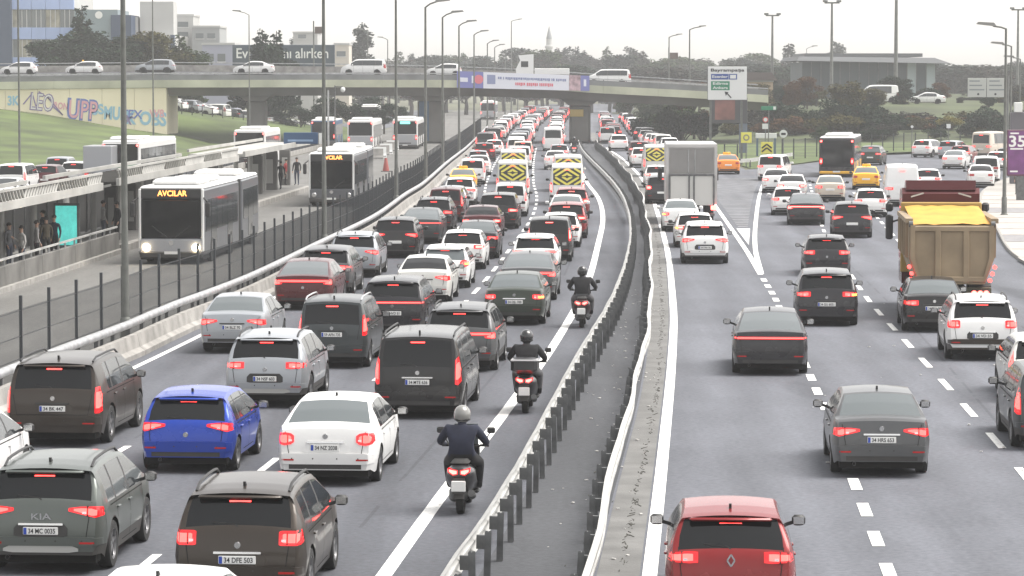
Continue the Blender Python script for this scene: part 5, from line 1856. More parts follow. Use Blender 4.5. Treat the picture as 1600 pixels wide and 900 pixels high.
# ---- wheels
WH = {}
def wheel_mesh(r):
    r = round(r, 3)
    if r in WH:
        return WH[r]
    w = .205
    ty = MB().lathe([(r * .66, -w / 2), (r * .95, -w / 2), (r, -w / 2 + .03), (r, w / 2 - .03), (r * .95, w / 2), (r * .66, w / 2), (r * .66, 0), (r * .66, -w / 2)], 22, 'x').mesh("tyre", smooth=40)
    q = MB()
    q.lathe([(.001, w * .18), (r * .16, w * .22), (r * .16, w * .3), (r * .05, w * .34), (.001, w * .34)], 12, 'x')
    q.lathe([(r * .60, -w * .2), (r * .67, -w * .2), (r * .67, w * .47), (r * .62, w * .47), (r * .60, w * .1)], 20, 'x')
    for k in range(5):
        M = Matrix.Rotation(2 * math.pi * k / 5, 4, 'X')
        q.box(w * .2, w * .36, -r * .075, r * .075, r * .08, r * .64, M)
    q.lathe([(.001, -w * .05), (r * .6, -w * .05), (r * .6, 0.0), (.001, 0.0)], 16, 'x')
    WH[r] = (ty, q.mesh("rim", smooth=40))
    return WH[r]

# ---- tail lamps: list of lens columns (x share of half width, dz low, dz high) about the lamp height
LAMPS = {
    'block': [(.50, -.07, .065), (.62, -.08, .07), (.97, -.06, .05)],
    'square': [(.62, -.09, .085), (.66, -.1, .1), (.93, -.1, .1), (.975, -.06, .07)],
    'wedge': [(.44, -.01, .035), (.62, -.05, .055), (.86, -.10, .06), (.975, -.09, .03)],
    'vert': [(.86, -.24, .26), (.93, -.25, .27), (.985, -.2, .24)],
    'tallvert': [(.84, -.27, .24), (.90, -.29, .3), (.965, -.22, .28)],
    'sedan': [(.60, -.05, .05), (.70, -.085, .07), (.97, -.07, .045)],
    'round': [(.62, -.06, .05), (.68, -.1, .09), (.80, -.12, .11), (.93, -.1, .09), (.97, -.05, .04)],
    'slim': [(.40, -.02, .02), (.60, -.035, .03), (.97, -.06, .035)],
}
CARN = {}
def lamp_meshes(kind_, style):
    key = (kind_, style)
    if key in CARN:
        return CARN[key]
    B = build_body(kind_)
    s = B['s']
    W2, lz = s['W'] / 2, s['lamp']
    out = []
    if style.startswith('bar'):
        h = .03 if style == 'bar' else .045
        full = B['decal']([(-W2 * .95, lz - h, lz + h * .8), (W2 * .95, lz - h, lz + h * .8)], .012, 2, 26)
        lit = B['decal']([(-W2 * .93, lz - h * .55, lz + h * .4), (W2 * .93, lz - h * .55, lz + h * .4)], .017, 2, 26)
        out.append((full.mesh("l", smooth=35), lit.mesh("l", smooth=35)))
        if style == 'barclaw':
            for sd in (1, -1):
                c = [(sd * W2 * .70, lz - .1, lz - .03), (sd * W2 * .97, lz - .13, lz + .03)]
                l2 = [(sd * W2 * .76, lz - .085, lz - .05), (sd * W2 * .95, lz - .11, lz)]
                out.append((B['decal'](c).mesh("l", smooth=35), B['decal'](l2, .017).mesh("l", smooth=35)))
    else:
        cols = LAMPS[style]
        for sd in (1, -1):
            c = [(sd * W2 * x, lz + a, lz + b) for x, a, b in cols]
            m = len(cols)
            x0, x1 = cols[0][0], cols[-1][0]
            k = .16
            inner = []
            for x, a, b in cols:
                xx = (x0 + x1) / 2 + (x - (x0 + x1) / 2) * (1 - 2 * k)
                mid = (a + b) / 2
                inner.append((sd * W2 * xx, lz + mid + (a - mid) * .62, lz + mid + (b - mid) * .62))
            out.append((B['decal'](c).mesh("l", smooth=35), B['decal'](inner, .018).mesh("l", smooth=35)))
    CARN[key] = out
    return out

PCACHE = {}
def piece(kind_, name, fn):
    key = (kind_, name)
    if key not in PCACHE:
        q = fn()
        PCACHE[key] = q.mesh(name, smooth=35) if isinstance(q, MB) else q
    return PCACHE[key]

ONAME = {'hatch': 'hatchback_car', 'sedan': 'sedan_car', 'fastback': 'fastback_car', 'suv': 'suv_car', 'bigsuv': 'suv_car', 'mpv': 'mpv_car', 'van': 'passenger_van', 'tallvan': 'panel_van'}
CAT = {'hatch': 'car', 'sedan': 'car', 'fastback': 'car', 'suv': 'car', 'bigsuv': 'car', 'mpv': 'car', 'van': 'van', 'tallvan': 'van'}
NCAR = [0]
def car(kind_, col, lamp, pos, head, label, group=None, detail=2, rails=False, fin=True, plate=None, glass=None, brake=True, hot=False, amber=0, skid=False, name=None, cat=None, roofsign=False, lowclad=None, pw=1.0, solid=False, chevron=False, badge=True, norear=False, wiper=True, panels=None):
    """one vehicle; detail 2 near, 1 middle, 0 far. Origin on the ground under the rear axle."""
    B = build_body(kind_)
    s = B['s']
    W2, oh, belt, lz = s['W'] / 2, s['oh'], s['belt'], s['lamp']
    root = empty(name or ONAME[kind_], pos, head, label, cat or CAT[kind_], group)
    pm = P[col]
    body = put("body", B['body'], pm, root)
    if B['clad']:
        put("lower_cladding", B['clad'], (M_BLACK if lowclad is None else P[lowclad]), root)
    put("underbody", B['under'], M_UNDER, root)
    gm = glass or M_GLASS
    if norear:
        put("rear_door_panel", B['rear_glass'], pm, root)
    else:
        put("rear_window", B['rear_glass'], gm, root)
    put("windscreen", B['front_glass'], M_GLASS_S, root)
    if solid:
        put("side_panel", B['solid_side'], pm, root)
    else:
        for m in B['pillar']:
            put("door_pillar", m, M_BLACK, root)
        for m in B['side_glass']:
            put("side_window", m, M_GLASS_S if gm is M_GLASS_L else M_GLASS_S, root)
    # wheels
    ty, rim = wheel_mesh(s['wr'])
    for y in (0, s['wb']):
        for sd in (1, -1):
            t = put("wheel", ty, M_RUBBER, root, (sd * (W2 - .115), y, s['wr']), (0, 0, 0 if sd > 0 else math.pi))
            if detail > 0 and sd > 0 or detail == 2:
                put("rim", rim, M_ALLOY, t)
    # lamps
    for full, lit in lamp_meshes(kind_, lamp):
        t = put("taillight", full, (M_TAIL if detail else M_LIT) if brake else M_RED_DIM, root)
        if brake and detail > 0:
            put("lit_lamp", lit, M_LITW if hot else M_LIT, t)
    if amber and detail > 0:
        x = amber * W2 * .90
        put("indicator", piece(kind_, "ind%d" % amber, lambda: B['decal']([(amber * W2 * .80, lz - .05, lz + .01), (amber * W2 * .965, lz - .05, lz + .01)], .024)), M_AMBER, root)
    # top brake lamp
    r1 = next(p for p in s['prof'] if len(p) > 2 and p[2] == 'r1')
    if detail > 0 and brake:
        put("top_brake_light", piece(kind_, "tbl", lambda: MB().box(-.15, .15, r1[0] - oh - .05, r1[0] - oh, r1[1] - .035, r1[1] - .012)), M_LIT if not hot else M_LITW, root)
    # plate
    if detail > 0:
        pz = s['plate']
        py = B['hit_rear'](0, pz) - oh
        pl = put("licence_plate", piece(kind_, "plate", lambda: MB().bbox(-.26, .26, py - .022, py + .02, pz - .058, pz + .058, .008)), M_PLATE, root)
        if plate and detail == 2:
            put("plate_lettering", text_mesh(plate, .10, .0015, .40, .0015), M_INKTXT, pl, (.02, py - .0235, pz - .004))
            put("plate_band", piece(kind_, "pband", lambda: MB().box(-.252, -.205, py - .0245, py - .02, pz - .05, pz + .05)), M_EUBLUE, pl)
    if detail > 0:
        put("tailgate_gap", B['seam'], M_SEAM, root)
        for m in B['door_seam']:
            put("door_gap", m, M_SEAM, root)
        for m in B['handles']:
            put("door_handle", m, pm, root)
        # lower bumper insert
        if not s.get('clad'):
            put("bumper_insert", piece(kind_, "insert", lambda: B['decal']([(-W2 * .72, .32, .41), (W2 * .72, .32, .41)], .012, 2, 12)), M_BLACK, root)
        elif skid:
            put("skid_plate", piece(kind_, "skid", lambda: B['decal']([(-W2 * .60, .36, .40), (-W2 * .45, .34, .46), (W2 * .45, .34, .46), (W2 * .60, .36, .40)], .018, 2, 8)), M_SKID, root)
        # bumper standing proud of the tailgate, its sensors, tail pipe and the dark recess round the plate
        bz0, bz1 = (.415, .60) if not s.get('clad') else (.45, .63)
        if s['plate'] - .075 < bz1 and s['plate'] > .6:
            bz1 = s['plate'] - .085
        bp = put("bumper", piece(kind_, "bumper", lambda: B['decal']([(-W2 * .955, bz0, bz1 - .03), (-W2 * .80, bz0 - .01, bz1), (W2 * .80, bz0 - .01, bz1), (W2 * .955, bz0, bz1 - .03)], .032, 3, 8)), pm if lowclad is None or not s.get('clad') else P[lowclad], root)
        if detail == 2:
            for x in (-.55, -.2, .2, .55):
                put("parking_sensor", piece(kind_, "sensor%.2f" % x, lambda: MB().lathe([(.014, B['hit_rear'](x * W2 * 1.2, (bz0 + bz1) / 2) - oh - .036), (.014, B['hit_rear'](x * W2 * 1.2, (bz0 + bz1) / 2) - oh - .02)], 8, 'y', (x * W2 * 1.2, 0, (bz0 + bz1) / 2))), M_BLACK, bp)
            put("tail_pipe", piece(kind_, "pipe", lambda: MB().lathe([(.03, .22 - oh), (.034, .05 - oh), (.028, .05 - oh), (.024, .2 - oh)], 12, 'y', (-W2 * .55, 0, .255))), M_POST, root)
            if s['plate'] > .6:
                put("plate_recess", piece(kind_, "recess", lambda: B['decal']([(-.40, pz - .07, pz + .04), (-.34, pz - .085, pz + .105), (.34, pz - .085, pz + .105), (.40, pz - .07, pz + .04)], .006, 2, 4)), M_BLACK if pm in (P['white'], P['silver'], P['sage']) and s.get('clad') else pm, root)
                put("plate_lamp_bar", piece(kind_, "lampbar", lambda: B['decal']([(-.33, pz + .085, pz + .115), (.33, pz + .085, pz + .115)], .03, 1, 4)), M_CHROME if len(label) % 2 else M_BLACK, root)
            if lamp in ('block', 'square', 'wedge', 'sedan', 'round'):
                for sd in (1, -1):
                    put("lamp_divider", piece(kind_, "div%s%d" % (lamp, sd), lambda: B['decal']([(sd * W2 * .735, lz - .085, lz + .07), (sd * W2 * .755, lz - .085, lz + .07)], .021, 3, 1)), M_SEAM, root)
                    put("reversing_lamp", piece(kind_, "rev%s%d" % (lamp, sd), lambda: B['decal']([(sd * W2 * .66, lz - .045, lz - .015), (sd * W2 * .725, lz - .05, lz - .012)], .022, 1, 2)), M_CHROME, root)
        for sd in (1, -1):
            put("reflector", piece(kind_, "refl%d" % sd, lambda: B['decal']([(sd * W2 * .62, .47, .50), (sd * W2 * .86, .47, .50)], .037, 1, 4)), M_RED_DIM, root)
            # mirrors
            ym = s['gl'][1] - .22 - oh
            def mirror():
                q = MB()
                q.bbox(min(sd * (W2 + .03), sd * (W2 + .22)), max(sd * (W2 + .03), sd * (W2 + .22)), ym - .02, ym + .11, belt + .0, belt + .15, .035)
                q.bar((sd * (W2 - .06), ym + .06, belt + .01), (sd * (W2 + .06), ym + .05, belt + .05), .05)
                return q
            mo = put("side_mirror", piece(kind_, "mirror%d" % sd, mirror), M_BLACK if detail == 2 else (M_BLACK if NCAR[0] % 3 else pm), root)
            if detail == 2:
                put("mirror_glass", piece(kind_, "mglass%d" % sd, lambda: MB().box(min(sd * (W2 + .05), sd * (W2 + .2)), max(sd * (W2 + .05), sd * (W2 + .2)), ym - .024, ym - .019, belt + .025, belt + .125)), M_CHROME, mo)
    if detail == 2:
        if badge and not chevron:
            def bd():
                z = s['plate'] + .2 if s['plate'] < .8 else s['plate'] + .16
                y = B['hit_rear'](0, z) - oh
                return MB().lathe([(.045, y - .014), (.05, y - .004), (.05, y + .02)], 14, 'y', (0, 0, z))
            put("badge", piece(kind_, "badge", bd), M_CHROME, root)
        if wiper and not norear and kind_ not in ('sedan', 'fastback'):
            r0 = next(p for p in s['prof'] if len(p) > 2 and p[2] == 'r0')
            put("rear_wiper", piece(kind_, "wiper", lambda: B['line']([(0, r0[1] + .02), (-.05, r0[1] + .05), (-.36, r0[1] + .075)], .022, .016)), M_BLACK, root)
        # spoiler lip over the rear window
        if kind_ in ('hatch', 'suv', 'bigsuv'):
            put("roof_spoiler", piece(kind_, "spoiler", lambda: MB().bbox(-W2 * .63, W2 * .63, r1[0] - oh - .10, r1[0] - oh + .10, r1[1] + .015, r1[1] + .06, .02)), pm, root)
    if fin and detail > 0:
        zt = interp([(p[0], p[1]) for p in s['prof'] if p[0] >= .5], r1[0] + .35) + .04
        yf = r1[0] + .35 - oh
        put("roof_antenna", piece(kind_, "fin", lambda: MB().prism([(yf - .02, zt - .02), (yf + .13, zt - .02), (yf + .0, zt + .065), (yf - .03, zt + .06)], -.018, .018, 'x')), M_BLACK, root)
    if rails and detail > 0:
        for sd in (1, -1):
            def rl():
                x = sd * W2 * s['roof'] * .97
                pts = []
                a, b = r1[0] + .18, next(p[0] for p in s['prof'] if len(p) > 2 and p[2] == 'w0') - .1
                tp = [(p[0], p[1]) for p in s['prof'] if p[0] >= .5]
                for k in range(9):
                    y = a + (b - a) * k / 8
                    z = interp(tp, y) + (.065 if 0 < k < 8 else .0)
                    pts.append((x, y - oh, z))
                return MB().tube(pts, .022, 6)
            put("roof_rail", piece(kind_, "rail%d" % sd, rl), M_BLACK if col in ('black', 'brown', 'ink', 'white', 'pearl', 'silver', 'sage', 'grey') else M_CHROME, root)
    if roofsign:
        yr = s['oh'] + .55 - oh + .9
        put("taxi_sign", piece(kind_, "tsign", lambda: MB().bbox(-.28, .28, yr - .07, yr + .07, s['H'] + .0, s['H'] + .17, .03)), P['taxi'], root)
    if chevron:
        for k, m in enumerate(chevrons(kind_)):
            put("chevron_stripe", m, M_CHEV if k else M_CHEVB, root)
    NCAR[0] += 1
    return root

M_CHEV = mat("hazard_yellow", (0.68, 0.60, 0.10), 0.5)
M_CHEVB = mat("hazard_black", (0.02, 0.021, 0.022), 0.45)
CHEVC = {}
def chevrons(kind_):
    """hazard board over the rear doors: black backing with yellow chevrons up and down"""
    if kind_ in CHEVC:
        return CHEVC[kind_]
    B = build_body(kind_)
    s = B['s']
    W2 = s['W'] / 2
    z0, z1, hw = s['belt'] - .1, s['H'] - .22, W2 * .78
    out = [B['decal']([(-hw, z0, z1), (hw, z0, z1)], .016, 6, 14).mesh("back")]
    zc = (z0 + z1) / 2
    hh = (z1 - z0) / 2
    for up in (1, -1):
        for sd in (1, -1):
            for k in range(4):
                # bands falling away from the middle
                base = .10 + k * .28
                cols = []
                for t in range(9):
                    x = hw * t / 8
                    za = base - x * .62
                    a, b_ = max(.02, za), min(hh, za + .14)
                    if b_ - a > .015:
                        lo, hi = sorted((zc + up * a, zc + up * b_))
                        cols.append((sd * max(x, .003), lo, hi))
                if len(cols) > 1:
                    out.append(B['decal'](cols, .021, 1, 2).mesh("stripe"))
    CHEVC[kind_] = out
    return out
# ------------------------------------------------------------------ buses
M_BWHITE = mat("bus_white", (0.66, 0.66, 0.65), .4, coat=.3, dirt=.25)
M_BGREY = mat("bus_grey", (0.075, 0.08, 0.092), .4, coat=.3, dirt=.3)
M_BSILV = mat("bus_silver", (0.33, 0.34, 0.36), .4, metal=.3, coat=.3, dirt=.3)
M_LED = mat("led_letters", (0.9, 0.2, 0.05), .4, emit=(1.0, 0.30, 0.07), estr=1.3)
M_LEDG = mat("led_green", (0.1, 0.6, 0.5), .4, emit=(0.15, 0.9, 0.7), estr=.8)
def bus(pos, head, label, L=12.0, face='front', side=M_BGREY, top=M_BWHITE, lower=M_BSILV, second=0.0, bend=0.0, text=None, H=3.05, W=2.55, lamps=False, rear_dark=True, green=False, detail=1, cat="bus", group=None, band=None):
    """city bus. face 'front': the origin lies under its nose, which looks along -y (towards us); 'rear': under its tail, which looks along -y"""
    r = empty("articulated_bus" if second else "city_bus", pos, head, label, cat, group)
    w = W / 2
    def section(par, y0, y1, pods=True, gap_end=False):
        q = MB().bbox(-w, w, y0, y1, .32, H - .12, .07)
        b = put("body", q.mesh("b", smooth=25), side, par)
        put("roof", MB().bbox(-w + .03, w - .03, y0 + .03, y1 - .03, H - .16, H, .08).mesh("r", smooth=25), top, par)
        put("skirt", MB().box(-w + .05, w - .05, y0 + .1, y1 - .1, .18, .34), M_UNDER, par)
        if pods:
            put("roof_pod", MB().bbox(-w + .35, w - .35, y0 + 1.2, y0 + 4.2, H - .02, H + .24, .1).mesh("p", smooth=25), top, par)
            if y1 - y0 > 7:
                put("roof_pod", MB().bbox(-w + .45, w - .45, y0 + 5.4, y0 + 8.2, H - .02, H + .2, .1).mesh("p", smooth=25), top, par)
        nw = max(2, int((y1 - y0 - 1.2) / 1.5))
        for sd in (1, -1):
            for k in range(nw):
                a = y0 + .5 + (y1 - y0 - .9) * k / nw
                b_ = y0 + .5 + (y1 - y0 - .9) * (k + 1) / nw
                x0, x1 = sorted((sd * (w - .01), sd * (w + .012)))
                door = k % 3 == 1
                put("side_door" if door else "side_window", MB().box(x0, x1, a + .04, b_ - .04, .45 if door else 1.25, H - .55), M_GLASS_S, par)
            if band:
                x0, x1 = sorted((sd * (w - .01), sd * (w + .006)))
                put("side_band", MB().box(x0, x1, y0 + .3, y1 - .2, .4, 1.1), band, par)
        ty, rim = wheel_mesh(.48)
        for y in ((y0 + 2.4, y1 - 2.6) if y1 - y0 > 8 else ((y0 + y1) / 2 + .4,)):
            for sd in (1, -1):
                x0, x1 = sorted((sd * (w - .05), sd * (w + .008)))
                put("wheel_arch", MB().lathe([(.58, x0), (.58, x1)], 18, 'x', (0, y, .48)), M_UNDER, par)
                t = put("wheel", ty, M_RUBBER, par, (sd * (w - .09), y, .48), (0, 0, 0 if sd > 0 else math.pi))
                put("rim", rim, M_ALLOY, t)
    section(r, 0, L)
    if second:
        e = empty("rear_section", (0, L, 0), bend)
        e.parent = r
        q = MB()
        for k in range(7):
            q.box(-w + .06 + (.05 if k % 2 else 0), w - .06 - (.05 if k % 2 else 0), -.1 + k * .2, .1 + k * .2, .45, H - .12)
        put("bellows", q, M_RUBBER, e)
        section(e, 1.2, 1.2 + second)
    # the end that faces us
    if face == 'front':
        put("windscreen", MB().bbox(-w + .1, w - .1, -.05, .05, 1.02, H - .5, .06).mesh("w", smooth=25), M_GLASS, r)
        put("sign_band", MB().bbox(-w + .1, w - .1, -.045, .05, H - .49, H - .1, .03), M_BLACK, r)
        put("front_panel", MB().bbox(-w + .02, w - .02, -.07, .05, .42, 1.0, .06).mesh("w", smooth=25), lower, r)
        put("bumper", MB().bbox(-w + .04, w - .04, -.12, .05, .24, .5, .05), M_BLACK, r)
        for sd in (1, -1):
            put("corner_pillar", MB().bbox(min(sd * (w - .1), sd * (w + .005)), max(sd * (w - .1), sd * (w + .005)), -.055, .12, .5, H - .1, .03), top, r)
            hq = MB().lathe([(.11, -.135), (.14, -.11), (.14, -.06)], 14, 'y', (sd * (w - .3), 0, .66))
            put("headlight", hq, M_HEAD if lamps else M_CHROME, r)
            put("wiper", MB().bar((sd * .15, -.07, 1.05), (sd * .75, -.075, 1.5), .03), M_BLACK, r)
            put("mirror", MB().bbox(min(sd * (w + .1), sd * (w + .3)), max(sd * (w + .1), sd * (w + .3)), -.32, -.2, H - 1.2, H - .62, .04), M_BLACK, r)
            put("mirror_arm", MB().bar((sd * w, -.0, H - .45), (sd * (w + .2), -.26, H - .6), .05), M_BLACK, r)
        put("licence_plate", MB().box(-.26, .26, -.14, -.115, .4, .51), M_PLATE, r)
        put("badge", MB().lathe([(.1, -.085), (.1, -.07)], 14, 'y', (0, 0, .83)), M_CHROME, r)
        if text:
            put("destination_sign", text_mesh(text, .3, .006, 1.15, .004), M_LED, r, (.05, -.06, H - .29))
    else:
        put("rear_window", MB().bbox(-w + .12, w - .12, -.04, .05, 1.5 if not rear_dark else .75, H - .22, .05), M_GLASS, r)
        put("rear_panel", MB().bbox(-w + .03, w - .03, -.05, .05, .4, 1.45 if not rear_dark else .72, .05), lower, r)
        put("grille", MB().box(-.6, .6, -.065, -.05, .55, .66), M_BLACK, r)
        put("bumper", MB().bbox(-w + .04, w - .04, -.1, .05, .24, .45, .05), M_BLACK if band is None else band, r)
        for sd in (1, -1):
            a, b_ = sorted((sd * (w - .24), sd * (w - .06)))
            t = put("taillight", MB().bbox(a, b_, -.07, .02, .95, 1.4, .03), M_TAIL, r)
            put("lit_lamp", MB().box(a + .03, b_ - .03, -.08, -.07, 1.05, 1.28), M_LITW, t)
            t = put("upper_taillight", MB().bbox(a, b_, -.07, .02, H - .42, H - .24, .03), M_TAIL, r)
            put("lit_lamp", MB().box(a + .03, b_ - .03, -.08, -.07, H - .39, H - .27), M_LITW, t)
        if green:
            put("route_sign", MB().bbox(-.5, .5, -.07, -.03, H - .5, H - .28, .02), M_LEDG, r)
        put("licence_plate", MB().box(-.26, .26, -.12, -.1, .36, .46), M_PLATE, r)
    return r

# ------------------------------------------------------------------ trucks
def dump_truck(pos, head, label):
    r = empty("dump_truck", pos, head, label, "truck")
    tan = mat("bed_tan", (0.27, 0.205, 0.13), .7, noise=(1.2, .2), bump=(3, .2), dirt=.5)
    yel = mat("tarp_yellow", (0.55, 0.29, 0.045), .75, noise=(1.5, .15), bump=(5, .5))
    wine = P['wine']
    ty, rim = wheel_mesh(.52)
    for y in (0, 1.35, 5.0):
        for x in ((-1.03, -.72, .72, 1.03) if y < 3 else (-1.0, 1.0)):
            t = put("wheel", ty, M_RUBBER, r, (x, y, .52), (0, 0, 0 if x > 0 else math.pi))
            put("rim", rim, M_ALLOY, t)
    put("chassis", MB().box(-.45, .45, -.9, 6.2, .62, 1.0), M_UNDER, r)
    # tipping body: floor narrower than the top
    zb, zt = 1.12, 2.92
    q = MB()
    o = [(-1.0, zb), (1.0, zb), (1.27, zb + .75), (1.27, zt), (1.18, zt), (1.18, zb + .75), (.93, zb + .1), (-.93, zb + .1), (-1.18, zb + .75), (-1.18, zt), (-1.27, zt), (-1.27, zb + .75)]
    put("tipper_body", q.prism(o, -1.0, 4.6, 'y'), tan, r)
    for sd in (1, -1):
        for y in (-.3, .9, 2.1, 3.3, 4.4):
            put("body_rib", MB().prism([(sd * 1.26, zb + .7), (sd * 1.36, zb + .75), (sd * 1.36, zt - .05), (sd * 1.26, zt - .02)], y - .08, y + .08, 'y'), tan, r)
        put("top_rail", MB().box(min(sd * 1.16, sd * 1.38), max(sd * 1.16, sd * 1.38), -1.0, 4.6, zt, zt + .14), tan, r)
    g = put("tailgate", MB().prism([(-.98, zb - .02), (.98, zb - .02), (1.22, zb + .72), (1.22, zt - .06), (-1.22, zt - .06), (-1.22, zb + .72)], -1.1, -1.02, 'y'), tan, r)
    for x in (-.42, .42):
        put("tailgate_rib", MB().bbox(x - .09, x + .09, -1.17, -1.09, zb + .02, zt - .08, .02), tan, g)
    for z in (zb + .05, zt - .24):
        put("tailgate_rib", MB().bbox(-1.0 if z < 2 else -1.2, 1.0 if z < 2 else 1.2, -1.172, -1.092, z, z + .16, .02), tan, g)
    for sd in (1, -1):
        q = MB()
        q.prism([(sd * .92, zb + .1), (sd * 1.0, zb + .1), (sd * 1.24, zb + .74), (sd * 1.24, zt - .06), (sd * 1.1, zt - .06), (sd * 1.1, zb + .78)], -1.174, -1.094, 'y')
        put("tailgate_rib", q, tan, g)
        put("hinge", MB().lathe([(.09, -.06), (.09, .06)], 10, 'x', (sd * 1.22, -1.04, zt - .02)), M_POST, r)
    # tarpaulin rolled over the load
    q = MB()
    vs, fs = [], []
    rgx = random.Random(4)
    nx, ny = 12, 9
    for j in range(ny):
        for i in range(nx):
            x = -1.16 + 2.32 * i / (nx - 1)
            y = -1.0 + 5.4 * j / (ny - 1)
            z = zt - .02 + .34 * (j / (ny - 1)) + .018 * rgx.uniform(-1, 1) - .015 * math.cos(i * 2.2)
            vs.append((x, y, z))
    for j in range(ny - 1):
        for i in range(nx - 1):
            fs.append((j * nx + i, j * nx + i + 1, j * nx + nx + i + 1, j * nx + nx + i))
    q.add(vs, fs)
    put("tarpaulin", q.mesh("t", smooth=60), yel, r)
    put("headboard", MB().bbox(-1.27, 1.27, 4.5, 4.62, zb, zt + .42, .03), mat("headboard_tan", (0.36, 0.24, 0.07), .7, noise=(1, .2)), r)
    # cab
    q = MB().prism([(4.75, .75), (6.75, .75), (6.85, 1.7), (6.6, 3.35), (6.2, 3.72), (4.95, 3.78), (4.75, 3.6)], -1.22, 1.22, 'x')
    put("cab", q, wine, r)
    put("roof_deflector", MB().prism([(4.8, 3.72), (6.0, 3.72), (5.4, 4.0), (4.85, 4.02)], -1.1, 1.1, 'x'), wine, r)
    put("windscreen", MB().box(-1.1, 1.1, 6.72, 6.8, 1.9, 3.1), M_GLASS, r)
    for sd in (1, -1):
        put("cab_window", MB().box(min(sd * 1.2, sd * 1.235), max(sd * 1.2, sd * 1.235), 5.4, 6.5, 2.0, 2.95), M_GLASS_S, r)
        put("mirror", MB().bbox(min(sd * 1.42, sd * 1.66), max(sd * 1.42, sd * 1.66), 6.55, 6.75, 2.05, 2.85, .05), M_BLACK, r)
        put("upper_mirror", MB().bbox(min(sd * 1.42, sd * 1.66), max(sd * 1.42, sd * 1.66), 6.55, 6.75, 2.95, 3.25, .06), M_BLACK, r)
        put("mirror_arm", MB().bar((sd * 1.2, 6.6, 2.7), (sd * 1.5, 6.65, 2.6), .06), M_BLACK, r)
        put("mudguard", MB().prism([(-.75, .55), (-.72, 1.02), (-.5, 1.1), (1.9, 1.1), (2.05, .9), (1.95, .9), (1.85, 1.05), (-.48, 1.05), (-.66, .98), (-.7, .55)], min(sd * .55, sd * 1.2), max(sd * .55, sd * 1.2), 'x'), M_BLACK, r)
        put("mud_flap", MB().box(min(sd * .55, sd * 1.2), max(sd * .55, sd * 1.2), -.8, -.77, .2, .75), M_RUBBER, r)
        put("roof_bar", MB().bar((sd * .55, 4.72, 3.62), (sd * .95, 4.7, 3.5), .05), M_CHROME, r)
        lp = put("lamp_cluster", MB().bbox(min(sd * .58, sd * 1.14), max(sd * .58, sd * 1.14), -.98, -.9, .72, .92, .02), M_BLACK, r)
        for k in range(3):
            put("round_taillight", MB().lathe([(.085, -1.0), (.085, -.97)], 14, 'y', (sd * (.68 + k * .18), 0, .82)), M_LITW, lp)
        for k in range(3):
            put("marker_lamp", MB().lathe([(.06, -1.22), (.06, -1.1)], 10, 'y', (sd * (1.27 - .07 * k), 0, 1.62 - k * .2)), M_LIT, r)
    put("rear_beam", MB().bbox(-1.2, 1.2, -.9, -.78, .62, 1.0, .03), mat("beam_green", (0.06, 0.065, 0.04), .7), r)
    put("underrun_bar", MB().bbox(-1.15, 1.15, -.95, -.85, .40, .54, .02), M_POST, r)
    put("licence_plate", MB().box(-.26, .26, -.93, -.9, .76, .87), M_PLATE, r)
    return r

def box_truck(pos, head, label):
    r = empty("box_truck", pos, head, label, "truck")
    grey = mat("box_grey", (0.45, 0.44, 0.43), .5, noise=(.8, .1), dirt=.4)
    ty, rim = wheel_mesh(.48)
    for y in (0, 4.6):
        for x in ((-1.03, -.74, .74, 1.03) if y < 3 else (-1.0, 1.0)):
            t = put("wheel", ty, M_RUBBER, r, (x, y, .48), (0, 0, 0 if x > 0 else math.pi))
            put("rim", rim, M_ALLOY, t)
    put("chassis", MB().box(-.45, .45, -1.5, 6, .55, .95), M_UNDER, r)
    put("box", MB().bbox(-1.27, 1.27, -1.8, 4.6, 1.0, 3.95, .03), grey, r)
    put("box_roof", MB().bbox(-1.25, 1.25, -1.78, 4.58, 3.94, 4.0, .02), M_BWHITE, r)
    f = put("door_frame", MB().prism([(-1.27, 1.0), (1.27, 1.0), (1.27, 3.95), (1.13, 3.95 - .14), (1.13, 1.12), (-1.13, 1.12), (-1.13, 3.81), (1.13, 3.81), (1.27, 3.95), (-1.27, 3.95)], -1.86, -1.79, 'y'), grey, r)
    for sd in (1, -1):
        d = put("rear_door", MB().bbox(min(sd * .02, sd * 1.12), max(sd * .02, sd * 1.12), -1.83, -1.78, 1.13, 3.8, .015), mat("door_grey", (0.5, 0.5, 0.52), .45, dirt=.4), r)
        put("lock_bar", MB().tube([(sd * .16, -1.86, 1.15), (sd * .16, -1.86, 3.75)], .022, 6), M_GALV, d)
    # tail lift folded up against the doors
    tl = put("tail_lift", MB().bbox(-1.05, 1.05, -2.0, -1.9, .95, 2.45, .02), mat("lift_grey", (0.52, 0.515, 0.49), .5, dirt=.4), r)
    put("lift_frame", MB().bbox(-1.13, 1.13, -2.04, -1.9, 2.4, 2.52, .02), M_POST, tl)
    for x in (-1.1, 1.1, -.12, .12):
        put("lift_bar", MB().box(x - .04, x + .04, -2.035, -1.99, .95, 2.4), M_POST, tl)
    for sd in (1, -1):
        put("taillight", MB().bbox(min(sd * .95, sd * 1.25), max(sd * .95, sd * 1.25), -2.02, -1.88, .72, .94, .03), M_LITW, r)
        put("mirror", MB().bbox(min(sd * 1.35, sd * 1.58), max(sd * 1.35, sd * 1.58), 6.2, 6.4, 1.9, 2.6, .05), M_BLACK, r)
    put("underrun_bar", MB().bbox(-1.15, 1.15, -1.9, -1.8, .42, .56, .02), M_POST, r)
    put("licence_plate", MB().box(-.26, .26, -2.02, -1.99, .6, .71), M_PLATE, r)
    put("cab", MB().prism([(4.75, .6), (6.5, .6), (6.6, 1.5), (6.3, 2.8), (4.8, 2.85)], -1.15, 1.15, 'x'), M_BWHITE, r)
    put("windscreen", MB().box(-1.0, 1.0, 6.38, 6.48, 1.6, 2.5), M_GLASS, r)
    return r

